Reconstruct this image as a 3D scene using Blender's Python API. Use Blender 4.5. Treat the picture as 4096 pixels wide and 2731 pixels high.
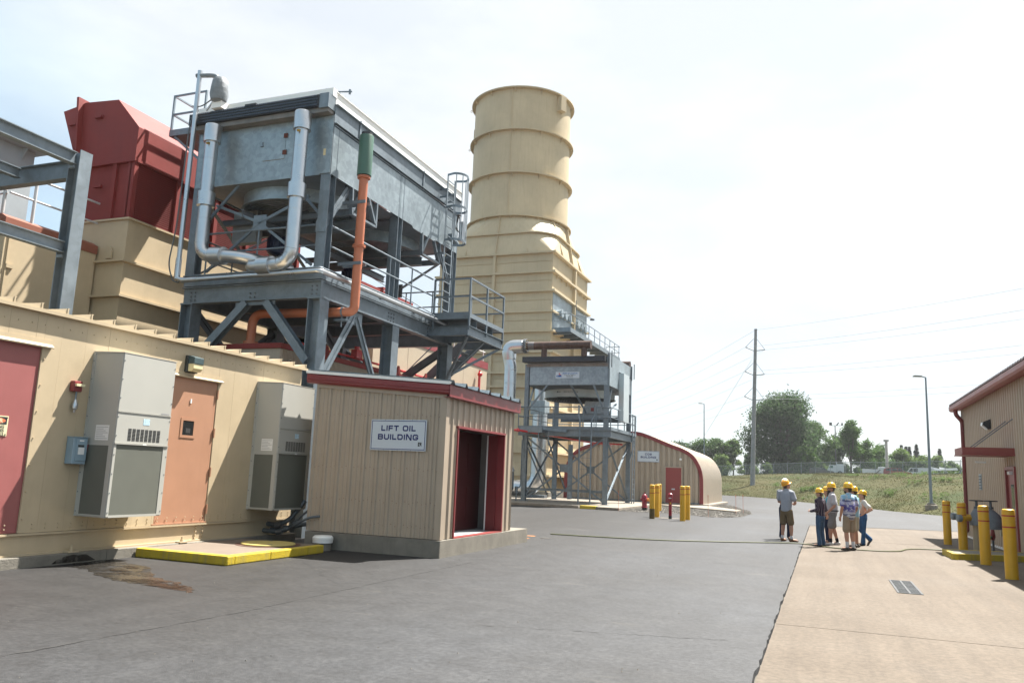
import bpy, math, random
import numpy as np
from mathutils import Vector, Matrix
random.seed(7)
for _o in list(bpy.data.objects):
    bpy.data.objects.remove(_o)
S = bpy.context.scene
COL = S.collection
R = math.radians

# ------------------------------------------------------------------ camera
cam = bpy.data.cameras.new('camera')
camo = bpy.data.objects.new('camera', cam)
COL.objects.link(camo)
_p, _r, _y = 0.163978, 0.0399, -0.373824
_f = Vector((math.sin(_y) * math.cos(_p), math.cos(_y) * math.cos(_p), math.sin(_p)))
_rt = Vector((math.cos(_y), -math.sin(_y), 0))
_up = _rt.cross(_f)
_r2 = _rt * math.cos(_r) + _up * math.sin(_r)
_u2 = -_rt * math.sin(_r) + _up * math.cos(_r)
camo.matrix_world = Matrix(((_r2.x, _u2.x, -_f.x, 0), (_r2.y, _u2.y, -_f.y, 0), (_r2.z, _u2.z, -_f.z, 1.65), (0, 0, 0, 1)))
cam.sensor_width = 36
cam.lens = 28.036
cam.clip_start = .1
cam.clip_end = 8000
S.camera = camo
S.render.resolution_x, S.render.resolution_y = 1024, 682

# ------------------------------------------------------------------ sky, sun, exposure
SUN = Vector((.275, .49, 1.0)).normalized()
elev = math.asin(SUN.z)
azim = math.atan2(SUN.x, SUN.y)
W = bpy.data.worlds.new('World')
S.world = W
W.use_nodes = True
nt = W.node_tree
nt.nodes.clear()
sky = nt.nodes.new('ShaderNodeTexSky')
sky.sky_type = 'NISHITA'
sky.sun_disc = False
sky.sun_elevation = elev
sky.sun_rotation = azim
sky.air_density = 1.0
sky.dust_density = .9
sky.ozone_density = 1.0
tc = nt.nodes.new('ShaderNodeTexCoord')
mp = nt.nodes.new('ShaderNodeMapping')
mp.inputs['Scale'].default_value = (1.2, 1.2, 3.2)
nz = nt.nodes.new('ShaderNodeTexNoise')
nz.inputs['Scale'].default_value = 2.1
nz.inputs['Detail'].default_value = 7
nz.inputs['Roughness'].default_value = .55
rp = nt.nodes.new('ShaderNodeValToRGB')
rp.color_ramp.elements[0].position = .40
rp.color_ramp.elements[1].position = .66
mx = nt.nodes.new('ShaderNodeMix')
mx.data_type = 'RGBA'
mx.inputs[7].default_value = (6.55, 6.85, 6.95, 1)      # thin bright haze, same units as the sky
hm = nt.nodes.new('ShaderNodeMix')
hm.data_type = 'RGBA'
hm.inputs[6].default_value = (4.35, 6.25, 7.4, 1)
hm.inputs[7].default_value = (6.7, 6.95, 7.0, 1)
mlt = nt.nodes.new('ShaderNodeMath')
mlt.operation = 'MULTIPLY_ADD'
mlt.inputs[1].default_value = .28
mlt.use_clamp = True
bg = nt.nodes.new('ShaderNodeBackground')
bg.inputs['Strength'].default_value = .0465
wo = nt.nodes.new('ShaderNodeOutputWorld')
L = nt.links.new
L(tc.outputs['Generated'], mp.inputs['Vector'])
L(mp.outputs[0], nz.inputs['Vector'])
L(nz.outputs['Fac'], rp.inputs[0])
L(rp.outputs[0], mlt.inputs[0])
# the haze is brighter and thicker towards the sun
vd = nt.nodes.new('ShaderNodeVectorMath')
vd.operation = 'DOT_PRODUCT'
vd.inputs[1].default_value = SUN
L(tc.outputs['Generated'], vd.inputs[0])
vr = nt.nodes.new('ShaderNodeMapRange')
vr.inputs['From Min'].default_value = .25
vr.inputs['From Max'].default_value = .72
vr.inputs['To Min'].default_value = .52
vr.inputs['To Max'].default_value = .80
L(vd.outputs['Value'], vr.inputs['Value'])
L(vr.outputs[0], mlt.inputs[2])
vr2 = nt.nodes.new('ShaderNodeMapRange')
vr2.inputs['From Min'].default_value = .2
vr2.inputs['From Max'].default_value = .5
L(vd.outputs['Value'], vr2.inputs['Value'])
L(vr2.outputs[0], hm.inputs[0])
L(hm.outputs[2], mx.inputs[7])
L(mlt.outputs[0], mx.inputs[0])
L(sky.outputs[0], mx.inputs[6])
L(mx.outputs[2], bg.inputs['Color'])
L(bg.outputs[0], wo.inputs[0])
sl = bpy.data.lights.new('sun', 'SUN')
sl.energy = 4.8
sl.angle = R(.6)
sl.color = (1, .955, .88)
so = bpy.data.objects.new('sun', sl)
COL.objects.link(so)
so.rotation_euler = SUN.to_track_quat('Z', 'Y').to_euler()
so.location = (20, 40, 60)
S.view_settings.view_transform = 'Standard'
S.view_settings.look = 'None'
S.view_settings.gamma = 1
S.view_settings.exposure = 1.74
S.view_settings.use_curve_mapping = False
S.render.engine = 'CYCLES'

# ------------------------------------------------------------------ materials
MATS = {}


def mat(name, col, rough=.6, metal=0, var=.10, scale=2.0, bump=0, bscale=40, streak=0, scol=None, spangle=0, spec=.5, alpha=1, trans=0, coat=0):
    if name in MATS:
        return MATS[name]
    m = bpy.data.materials.new(name)
    m.use_nodes = True
    t = m.node_tree
    N = t.nodes
    b = N['Principled BSDF']
    b.inputs['Roughness'].default_value = rough
    b.inputs['Metallic'].default_value = metal
    b.inputs['Specular IOR Level'].default_value = spec
    if coat:
        b.inputs['Coat Weight'].default_value = coat
        b.inputs['Coat Roughness'].default_value = .15
    if trans:
        b.inputs['Transmission Weight'].default_value = trans
    if alpha < 1:
        b.inputs['Alpha'].default_value = alpha
    g = N.new('ShaderNodeTexCoord')
    out = None
    base = N.new('ShaderNodeRGB')
    base.outputs[0].default_value = (*col, 1)
    out = base.outputs[0]

    def mul(fac_sock, lo, hi, o):
        mr = N.new('ShaderNodeMapRange')
        mr.inputs['To Min'].default_value = lo
        mr.inputs['To Max'].default_value = hi
        mr.inputs['From Min'].default_value = .3
        mr.inputs['From Max'].default_value = .7
        t.links.new(fac_sock, mr.inputs['Value'])
        x = N.new('ShaderNodeMix')
        x.data_type = 'RGBA'
        x.blend_type = 'MULTIPLY'
        x.inputs[0].default_value = 1
        t.links.new(o, x.inputs[6])
        t.links.new(mr.outputs[0], x.inputs[7])
        return x.outputs[2]
    if var:
        n = N.new('ShaderNodeTexNoise')
        n.inputs['Scale'].default_value = scale
        n.inputs['Detail'].default_value = 6
        n.inputs['Roughness'].default_value = .62
        t.links.new(g.outputs['Object'], n.inputs['Vector'])
        out = mul(n.outputs['Fac'], 1 - var, 1 + var, out)
        rr = N.new('ShaderNodeMapRange')
        rr.inputs['To Min'].default_value = max(.03, rough - .09)
        rr.inputs['To Max'].default_value = min(1, rough + .09)
        t.links.new(n.outputs['Fac'], rr.inputs['Value'])
        t.links.new(rr.outputs[0], b.inputs['Roughness'])
    if spangle:
        v = N.new('ShaderNodeTexVoronoi')
        v.inputs['Scale'].default_value = 9
        t.links.new(g.outputs['Object'], v.inputs['Vector'])
        sp = N.new('ShaderNodeSeparateColor')
        t.links.new(v.outputs['Color'], sp.inputs[0])
        out = mul(sp.outputs[0], 1 - spangle, 1 + spangle, out)
    if streak:
        mpp = N.new('ShaderNodeMapping')
        mpp.inputs['Scale'].default_value = (5, 5, .35)
        t.links.new(g.outputs['Object'], mpp.inputs['Vector'])
        n2 = N.new('ShaderNodeTexNoise')
        n2.inputs['Scale'].default_value = 1.6
        n2.inputs['Detail'].default_value = 8
        n2.inputs['Roughness'].default_value = .7
        t.links.new(mpp.outputs[0], n2.inputs['Vector'])
        mr = N.new('ShaderNodeMapRange')
        mr.inputs['From Min'].default_value = .5
        mr.inputs['From Max'].default_value = .75
        mr.inputs['To Max'].default_value = streak
        t.links.new(n2.outputs['Fac'], mr.inputs['Value'])
        x = N.new('ShaderNodeMix')
        x.data_type = 'RGBA'
        t.links.new(mr.outputs[0], x.inputs[0])
        t.links.new(out, x.inputs[6])
        x.inputs[7].default_value = (*(scol or tuple(c * .45 for c in col)), 1)
        out = x.outputs[2]
    t.links.new(out, b.inputs['Base Color'])
    if bump:
        n3 = N.new('ShaderNodeTexNoise')
        n3.inputs['Scale'].default_value = bscale
        n3.inputs['Detail'].default_value = 4
        t.links.new(g.outputs['Object'], n3.inputs['Vector'])
        bp = N.new('ShaderNodeBump')
        bp.inputs['Strength'].default_value = bump
        bp.inputs['Distance'].default_value = .02
        t.links.new(n3.outputs['Fac'], bp.inputs['Height'])
        t.links.new(bp.outputs[0], b.inputs['Normal'])
    MATS[name] = m
    return m


TAN = mat('tan_paint', (.46, .37, .245), .5, var=.07, streak=.2, scol=(.34, .27, .175))
TANB = mat('tan_beige_siding', (.38, .31, .238), .45, var=.06, streak=.16)
CREAM = mat('stack_tan', (.49, .405, .27), .6, var=.12, scale=.45, streak=.42, scol=(.34, .265, .165))
RED = mat('dark_red_paint', (.25, .045, .042), .42, var=.07, streak=.06)
REDT = mat('red_trim', (.20, .029, .032), .4, var=.08, streak=.1)
REDH = mat('oxide_red_paint', (.20, .032, .028), .65, var=.1, scale=1.2, streak=.2, spec=.3)
REDP = mat('fire_red', (.55, .015, .02), .3, var=.05, coat=.4)
SALM = mat('salmon_door_paint', (.385, .205, .128), .5, var=.06, streak=.1)
PINK = mat('faded_red_door', (.30, .095, .09), .55, var=.07, streak=.1)
GALV = mat('galvanized_steel', (.17, .205, .235), .5, .45, var=.18, scale=1.6, spangle=.05, streak=.25, scol=(.10, .12, .14))
GALVS = mat('galvanized_sheet', (.26, .31, .34), .43, .5, var=.2, scale=1.1, spangle=.08, streak=.2, scol=(.32, .36, .385))
GALVD = mat('weathered_galvanized', (.14, .16, .18), .6, .4, var=.2, scale=1.5, streak=.3)
ALU = mat('aluminium_cladding', (.50, .52, .54), .30, .92, var=.06, scale=3)
WHITE = mat('white_paint', (.75, .75, .73), .45, var=.04)
WHITES = mat('white_sheet', (.80, .80, .78), .4, var=.04)
ACG = mat('ac_grey_beige', (.40, .395, .36), .45, var=.04, scale=1)
ACS = mat('ac_coil_screen', (.115, .12, .10), .7, var=.06, scale=3)
BLACK = mat('black_steel', (.025, .027, .032), .5, var=.2, scale=5)
DARK = mat('dark_void', (.012, .012, .013), .8, var=0)
RUST = mat('rusty_pipe', (.075, .042, .032), .55, .35, var=.35, scale=3, streak=.3, scol=(.2, .17, .16))
ORANGE = mat('orange_primer', (.42, .135, .065), .45, var=.08, streak=.1)
GREEN = mat('dark_green_paint', (.05, .115, .085), .4, var=.06)
YEL = mat('safety_yellow', (.60, .33, .012), .42, var=.08, scale=2.5, streak=.22, scol=(.36, .19, .03))
YELC = mat('yellow_kerb_paint', (.46, .34, .02), .6, var=.12, scale=6, streak=.65, scol=(.17, .155, .115), bump=.3)
CONC = mat('concrete', (.22, .19, .155), .85, var=.16, scale=2.2, bump=.35, bscale=45, streak=.25, scol=(.15, .135, .115))
CONCD = mat('weathered_concrete', (.185, .17, .142), .88, var=.22, scale=2.5, bump=.4, bscale=35, streak=.4, scol=(.11, .10, .085))
GREYP = mat('grey_lamp_paint', (.16, .19, .21), .5, var=.06)
WOOD = mat('weathered_wood_pole', (.25, .25, .255), .85, var=.2, scale=2, streak=.5, scol=(.16, .145, .135), bump=.4)
BLUEB = mat('blue_grey_enclosure', (.23, .32, .38), .45, var=.06)
NAVY = mat('navy_ink', (.012, .022, .13), .5, var=0)
INK = mat('dark_ink', (.03, .035, .035), .5, var=0)
BLUEI = mat('blue_ink', (.015, .10, .34), .5, var=0)
REDI = mat('red_ink', (.5, .03, .03), .5, var=0)
SIGN = mat('sign_white', (.52, .57, .62), .35, var=.03)
CREAMS = mat('sign_cream', (.72, .66, .42), .4, var=.03)
GLASS = mat('dark_glass', (.015, .018, .02), .06, var=0, spec=.8)
LENS = mat('lamp_lens', (.72, .62, .36), .25, var=.05)
RUBB = mat('black_rubber', (.02, .02, .02), .7, var=.1)
CONDG = mat('grey_conduit', (.10, .115, .125), .5, .2, var=.15)
BAG = mat('grey_insulation_bag', (.17, .19, .21), .6, var=.2, scale=6, bump=.8, bscale=12)
HOSEG = mat('green_hose', (.09, .10, .035), .55, var=.15)
MOTOR = mat('navy_motor', (.012, .017, .05), .4, var=.1)


# ------------------------------------------------------------------ mesh builder
class B:
    def __init__(s):
        s.v = []
        s.f = []
        s.sm = []

    def add(s, vs, fs, smooth=False):
        n = len(s.v)
        s.v += [tuple(p) for p in vs]
        for f in fs:
            s.f.append(tuple(i + n for i in f))
            s.sm.append(smooth)
        return s

    def box(s, x0, x1, y0, y1, z0, z1):
        if x0 > x1: x0, x1 = x1, x0
        if y0 > y1: y0, y1 = y1, y0
        if z0 > z1: z0, z1 = z1, z0
        return s.add([(x, y, z) for z in (z0, z1) for y in (y0, y1) for x in (x0, x1)],
                     [(0, 2, 3, 1), (4, 5, 7, 6), (0, 1, 5, 4), (2, 6, 7, 3), (0, 4, 6, 2), (1, 3, 7, 5)])

    def prism(s, poly, fn, a, b, smooth=False):
        """poly: list of (u,v) counter-clockwise; fn(u,v,w)->xyz; from w=a to w=b"""
        n = len(poly)
        vs = [fn(u, v, a) for u, v in poly] + [fn(u, v, b) for u, v in poly]
        s.add(vs, [tuple(range(n - 1, -1, -1)), tuple(range(n, 2 * n))])
        s.add(vs, [(i, (i + 1) % n, n + (i + 1) % n, n + i) for i in range(n)], smooth)
        return s

    def frame(s, p, q, up=(0, 0, 1)):
        p = Vector(p); q = Vector(q)
        d = (q - p).normalized()
        u = Vector(up)
        if abs(d.dot(u)) > .97:
            u = Vector((0, 1, 0)) if abs(d.y) < .9 else Vector((1, 0, 0))
        r = d.cross(u).normalized()
        u = r.cross(d).normalized()
        return p, q, d, r, u

    def sect(s, p, q, poly, up=(0, 0, 1)):
        p, q, d, r, u = s.frame(p, q, up)
        L_ = (q - p).length
        return s.prism(poly, lambda a, b, w: p + r * a + u * b + d * w, 0, L_)

    def bar(s, p, q, w, h, up=(0, 0, 1)):
        return s.sect(p, q, [(-w / 2, -h / 2), (w / 2, -h / 2), (w / 2, h / 2), (-w / 2, h / 2)], up)

    def ibeam(s, p, q, d, w, tf=.02, tw=.014, up=(0, 0, 1)):
        h = d / 2; b = w / 2; t = tw / 2
        return s.sect(p, q, [(-b, -h), (b, -h), (b, -h + tf), (t, -h + tf), (t, h - tf), (b, h - tf), (b, h), (-b, h), (-b, h - tf), (-t, h - tf), (-t, -h + tf), (-b, -h + tf)], up)

    def chan(s, p, q, d, w, t=.014, up=(0, 0, 1)):
        h = d / 2
        return s.sect(p, q, [(0, -h), (w, -h), (w, -h + t), (t, -h + t), (t, h - t), (w, h - t), (w, h), (0, h)], up)

    def angle(s, p, q, w=.08, t=.01, up=(0, 0, 1)):
        return s.sect(p, q, [(0, 0), (w, 0), (w, t), (t, t), (t, w), (0, w)], up)

    def cyl(s, p, q, r, r2=None, n=16, caps=True, smooth=True):
        p, q, d, rr, u = s.frame(p, q)
        r2 = r if r2 is None else r2
        a = [(math.cos(2 * math.pi * i / n), math.sin(2 * math.pi * i / n)) for i in range(n)]
        vs = [p + (rr * c + u * k) * r for c, k in a] + [q + (rr * c + u * k) * r2 for c, k in a]
        s.add(vs, [(i, (i + 1) % n, n + (i + 1) % n, n + i) for i in range(n)], smooth)
        if caps:
            s.add(vs, [tuple(range(n - 1, -1, -1)), tuple(range(n, 2 * n))])
        return s

    def tube(s, pts, r, n=12, caps=True, closed=False):
        pts = [Vector(p) for p in pts]
        m = len(pts)
        rad = r if hasattr(r, '__len__') else [r] * m
        vs = []
        ref = None
        for i, p in enumerate(pts):
            if closed:
                t = (pts[(i + 1) % m] - pts[i - 1]).normalized()
            else:
                t = (pts[min(i + 1, m - 1)] - pts[max(i - 1, 0)]).normalized()
            if ref is None:
                ref = Vector((0, 0, 1)) if abs(t.z) < .9 else Vector((1, 0, 0))
            u = (ref - t * ref.dot(t)).normalized()
            ref = u
            w = t.cross(u)
            for k in range(n):
                a = 2 * math.pi * k / n
                vs.append(p + (u * math.cos(a) + w * math.sin(a)) * rad[i])
        fs = []
        for i in range(m if closed else m - 1):
            j = (i + 1) % m
            for k in range(n):
                fs.append((i * n + k, i * n + (k + 1) % n, j * n + (k + 1) % n, j * n + k))
        s.add(vs, fs, True)
        if caps and not closed:
            s.add(vs, [tuple(range(n - 1, -1, -1)), tuple(range((m - 1) * n, m * n))])
        return s

    def lathe(s, prof, c, n=24, smooth=True, ax=None):
        """prof: (r, h) list revolved about the axis through c (z by default)"""
        c = Vector(c)
        ax = Vector(ax).normalized() if ax else Vector((0, 0, 1))
        _, _, d, r, u = s.frame(c, c + ax)
        vs = []
        for rr, h in prof:
            for k in range(n):
                a = 2 * math.pi * k / n
                vs.append(c + ax * h + (r * math.cos(a) + u * math.sin(a)) * rr)
        i0 = 0
        for i in range(len(prof) - 1):
            last = i == len(prof) - 2
            cut = last
            if not last:
                a0 = math.atan2(prof[i + 1][1] - prof[i][1], prof[i + 1][0] - prof[i][0])
                a1 = math.atan2(prof[i + 2][1] - prof[i + 1][1], prof[i + 2][0] - prof[i + 1][0])
                dd = abs((a1 - a0 + math.pi) % (2 * math.pi) - math.pi)
                cut = dd > .62
            if cut:      # sharp edge: the next run gets its own vertices
                run = vs[i0 * n:(i + 2) * n]
                s.add(run, [(j * n + k, j * n + (k + 1) % n, (j + 1) * n + (k + 1) % n, (j + 1) * n + k) for j in range(i + 1 - i0) for k in range(n)], smooth)
                i0 = i + 1
        if prof[0][0] > 1e-4: s.add(vs, [tuple(range(n - 1, -1, -1))])
        if prof[-1][0] > 1e-4: s.add(vs, [tuple(range((len(prof) - 1) * n, len(prof) * n))])
        return s

    def sphere(s, c, rx, ry=None, rz=None, n=12, m=8):
        ry = ry or rx; rz = rz or rx
        c = Vector(c)
        vs = [c + Vector((0, 0, -rz))]
        for i in range(1, m):
            ph = -math.pi / 2 + math.pi * i / m
            for k in range(n):
                a = 2 * math.pi * k / n
                vs.append(c + Vector((rx * math.cos(ph) * math.cos(a), ry * math.cos(ph) * math.sin(a), rz * math.sin(ph))))
        vs.append(c + Vector((0, 0, rz)))
        fs = [(0, 1 + (k + 1) % n, 1 + k) for k in range(n)]
        for i in range(m - 2):
            for k in range(n):
                fs.append((1 + i * n + k, 1 + i * n + (k + 1) % n, 1 + (i + 1) * n + (k + 1) % n, 1 + (i + 1) * n + k))
        e = len(vs) - 1
        fs += [(e, 1 + (m - 2) * n + k, 1 + (m - 2) * n + (k + 1) % n) for k in range(n)]
        return s.add(vs, fs, True)

    def rail(s, pts, posts, h=1.07, mid=.54, r=.022, toe=0, pr=.022):
        """handrail: pts deck-level polyline, posts deck-level points"""
        Z = Vector((0, 0, 1))
        for a, b in zip(pts[:-1], pts[1:]):
            s.cyl(Vector(a) + Z * h, Vector(b) + Z * h, r, n=8)
            s.cyl(Vector(a) + Z * mid, Vector(b) + Z * mid, r * .9, n=8)
            if toe: s.bar(Vector(a) + Z * (toe / 2), Vector(b) + Z * (toe / 2), .008, toe)
        for p in posts:
            s.cyl(Vector(p) - Z * .1, Vector(p) + Z * h, pr, n=8)
        return s


OFF = {}
_mc = {}


def finish(o, parent=None):
    COL.objects.link(o)
    if parent is not None:
        o.parent = parent
    return o


def thing(name, label, cat, loc=(0, 0, 0), group=None, kind=None):
    o = bpy.data.objects.new(name, None)
    o.empty_display_size = .3
    o.location = loc
    o['label'] = label
    o['category'] = cat
    if group: o['group'] = group
    if kind: o['kind'] = kind
    OFF[o.name] = Vector(loc)
    return finish(o)


def mesh(name, b, m, off=(0, 0, 0)):
    me = bpy.data.meshes.new(name)
    ox, oy, oz = off
    me.from_pydata([(x - ox, y - oy, z - oz) for x, y, z in b.v], [], b.f)
    me.polygons.foreach_set('use_smooth', b.sm)
    for k in (m if isinstance(m, (list, tuple)) else [m]):
        me.materials.append(k)
    me.update()
    return me


def part(name, b, m, parent, label=None, kind=None, bevel=0):
    off = OFF[parent.name]
    o = bpy.data.objects.new(name, mesh(name, b, m, off))
    OFF[o.name] = off
    if label: o['label'] = label
    if kind: o['kind'] = kind
    finish(o, parent)
    OFF[o.name] = off
    if bevel: bev(o, bevel)
    return o


def bev(o, w, seg=2):
    md = o.modifiers.new('bevel', 'BEVEL')
    md.width = w
    md.segments = seg
    md.limit_method = 'ANGLE'
    return o


def single(name, b, m, label, cat, loc=(0, 0, 0), group=None, kind=None, bevel=0):
    o = bpy.data.objects.new(name, mesh(name, b, m, loc))
    o.location = loc
    if kind == 'structure':
        o['kind'] = kind
        if label: o['label'] = label
    else:
        o['label'] = label
        o['category'] = cat
        if kind: o['kind'] = kind
    if group: o['group'] = group
    finish(o)
    OFF[o.name] = Vector(loc)
    if bevel: bev(o, bevel)
    return o


def copy_tree(root, loc, label=None, rotz=None, parent=None):
    r = root.copy()
    COL.objects.link(r)
    if parent is None:
        r.location = loc
        if rotz is not None: r.rotation_euler = (0, 0, rotz)
        if label: r['label'] = label
    else:
        r.parent = parent
    OFF[r.name] = Vector(loc)
    for c in list(root.children):
        copy_tree(c, loc, parent=r)
    return r


def arc(c, r, a0, a1, fn, n=8):
    return [fn(c[0] + r * math.cos(a0 + (a1 - a0) * i / n), c[1] + r * math.sin(a0 + (a1 - a0) * i / n)) for i in range(n + 1)]


def fillet(pts, r, n=6):
    """round the corners of a polyline"""
    pts = [Vector(p) for p in pts]
    out = [pts[0]]
    for a, b, c in zip(pts[:-2], pts[1:-1], pts[2:]):
        u = (a - b); v = (c - b)
        k = min(r, u.length * .49, v.length * .49)
        p0 = b + u.normalized() * k
        p1 = b + v.normalized() * k
        for i in range(n + 1):
            t = i / n
            out.append(p0 * (1 - t) ** 2 + b * 2 * t * (1 - t) + p1 * t * t)
    out.append(pts[-1])
    return out


# ------------------------------------------------------------------ lettering
def rr(w, h, c, x=0, y=0, n=4):
    P = []
    for cx, cy, a in ((x + w - c, y + c, -90), (x + w - c, y + h - c, 0), (x + c, y + h - c, 90), (x + c, y + c, 180)):
        P += [(cx + c * math.cos(R(a + 90 * i / n)), cy + c * math.sin(R(a + 90 * i / n))) for i in range(n + 1)]
    return P


GL = {  # wide square letters, unit height, (width, strokes); each stroke an open or closed centre line
    'L': (.86, [[(.12, 1), (.12, .12), (.86, .12)]]), 'I': (.24, [[(.12, 0), (.12, 1)]]),
    'F': (.9, [[(.12, 0), (.12, .88), (.9, .88)], [(.12, .47), (.84, .47)]]),
    'T': (.98, [[(0, .88), (.98, .88)], [(.49, .88), (.49, 0)]]),
    'O': (1.12, [rr(.88, .78, .22, .12, .11) + [None]]),
    'B': (1.04, [[(.12, 0), (.12, .89), (.78, .89), (.9, .8), (.9, .62), (.78, .52), (.12, .52)], [(.78, .52), (.92, .42), (.92, .2), (.78, .11), (.12, .11)]]),
    'U': (1.06, [[(.12, 1), (.12, .28), (.3, .11), (.76, .11), (.94, .28), (.94, 1)]]),
    'D': (1.1, [[(.12, .11), (.12, .89), (.78, .89), (.98, .7), (.98, .3), (.78, .11), (.12, .11)]]),
    'N': (1.14, [[(.12, 0), (.12, .96), (.22, .96), (.92, .04), (1.02, .04), (1.02, 1)]]),
    'G': (1.12, [[(1.0, .66), (1.0, .74), (.84, .89), (.28, .89), (.12, .74), (.12, .26), (.28, .11), (.84, .11), (.99, .26), (.99, .46), (.56, .46)]]),
    'C': (1.1, [[(.99, .66), (.99, .74), (.84, .89), (.28, .89), (.12, .74), (.12, .26), (.28, .11), (.84, .11), (.99, .26), (.99, .34)]]),
    '2': (1.02, [[(.1, .66), (.1, .76), (.24, .89), (.76, .89), (.9, .78), (.9, .6), (.76, .5), (.26, .48), (.12, .36), (.12, .11), (.94, .11)]]),
}


def stroke(b, pts, t, fn):
    closed = pts[-1] is None
    if closed: pts = pts[:-1]
    m = len(pts)
    Lp, Rp = [], []
    for i in range(m):
        p = Vector(pts[i])
        a = Vector(pts[i - 1]) if (i > 0 or closed) else None
        c = Vector(pts[(i + 1) % m]) if (i < m - 1 or closed) else None
        d0 = (p - a).normalized() if a is not None else None
        d1 = (c - p).normalized() if c is not None else None
        if d0 is None: d0 = d1
        if d1 is None: d1 = d0
        n0 = Vector((-d0.y, d0.x)); n1 = Vector((-d1.y, d1.x))
        nn = (n0 + n1)
        nn = nn / max(.35, nn.dot(n0)) if nn.length > 1e-6 else n0
        Lp.append(p + nn * t / 2); Rp.append(p - nn * t / 2)
    vs = [fn(q.x, q.y) for q in Lp] + [fn(q.x, q.y) for q in Rp]
    b.add(vs, [(m + i, m + (i + 1) % m, (i + 1) % m, i) for i in range(m if closed else m - 1)])


def letters(b, text, h, fn, gap=.2, t=.255, space=.62):
    """centred line of wide letters; fn(u,v) maps metres on the sign to a point"""
    ws = sum((GL[c][0] + gap) if c != ' ' else space for c in text) - gap
    x = -ws / 2
    for c in text:
        if c == ' ':
            x += space
            continue
        w, st = GL[c]
        for k in st:
            pts = [None if p is None else ((x + p[0]) * h, p[1] * h) for p in k]
            stroke(b, pts, t * h, fn)
        x += w + gap


def text_mesh(b, txt, size, fn, sx=1, shear=0, bold=0, align='CENTER'):
    cu = bpy.data.curves.new('t', 'FONT')
    cu.body = txt
    cu.size = size
    cu.align_x = align
    cu.shear = shear
    cu.offset = bold
    o = bpy.data.objects.new('t', cu)
    COL.objects.link(o)
    me = bpy.data.meshes.new_from_object(o.evaluated_get(bpy.context.evaluated_depsgraph_get()))
    b.add([fn(v.co.x * sx, v.co.y) for v in me.vertices], [tuple(p.vertices) for p in me.polygons])
    bpy.data.objects.remove(o)
    bpy.data.curves.remove(cu)
    bpy.data.meshes.remove(me)
# ================================================================== the setting
def nodes_mat(name):
    m = bpy.data.materials.new(name)
    m.use_nodes = True
    return m, m.node_tree.nodes, m.node_tree.links.new, m.node_tree.nodes['Principled BSDF']


def noise(N, Lk, vec, scale, detail=6, rough=.6, stretch=None):
    if stretch:
        mpn = N.new('ShaderNodeMapping')
        mpn.inputs['Scale'].default_value = stretch
        Lk(vec, mpn.inputs['Vector'])
        vec = mpn.outputs[0]
    n = N.new('ShaderNodeTexNoise')
    n.inputs['Scale'].default_value = scale
    n.inputs['Detail'].default_value = detail
    n.inputs['Roughness'].default_value = rough
    Lk(vec, n.inputs['Vector'])
    return n.outputs['Fac']


def ramp(N, Lk, fac, stops):
    r = N.new('ShaderNodeValToRGB')
    e = r.color_ramp.elements
    e[0].position, e[0].color = stops[0][0], (*stops[0][1], 1)
    e[1].position, e[1].color = stops[-1][0], (*stops[-1][1], 1)
    for p, c in stops[1:-1]:
        k = e.new(p)
        k.color = (*c, 1)
    Lk(fac, r.inputs[0])
    return r.outputs[0]


def mixc(N, Lk, fac, a, b, mode='MIX'):
    x = N.new('ShaderNodeMix')
    x.data_type = 'RGBA'
    x.blend_type = mode
    for i, v in ((0, fac), (6, a), (7, b)):
        if isinstance(v, (int, float)):
            x.inputs[i].default_value = v
        elif isinstance(v, tuple):
            x.inputs[i].default_value = (*v, 1)
        else:
            Lk(v, x.inputs[i])
    return x.outputs[2]


def rescale(N, Lk, v, a, b):
    r = N.new('ShaderNodeMapRange')
    r.inputs['From Min'].default_value = a
    r.inputs['From Max'].default_value = b
    Lk(v, r.inputs['Value'])
    return r.outputs[0]


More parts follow.
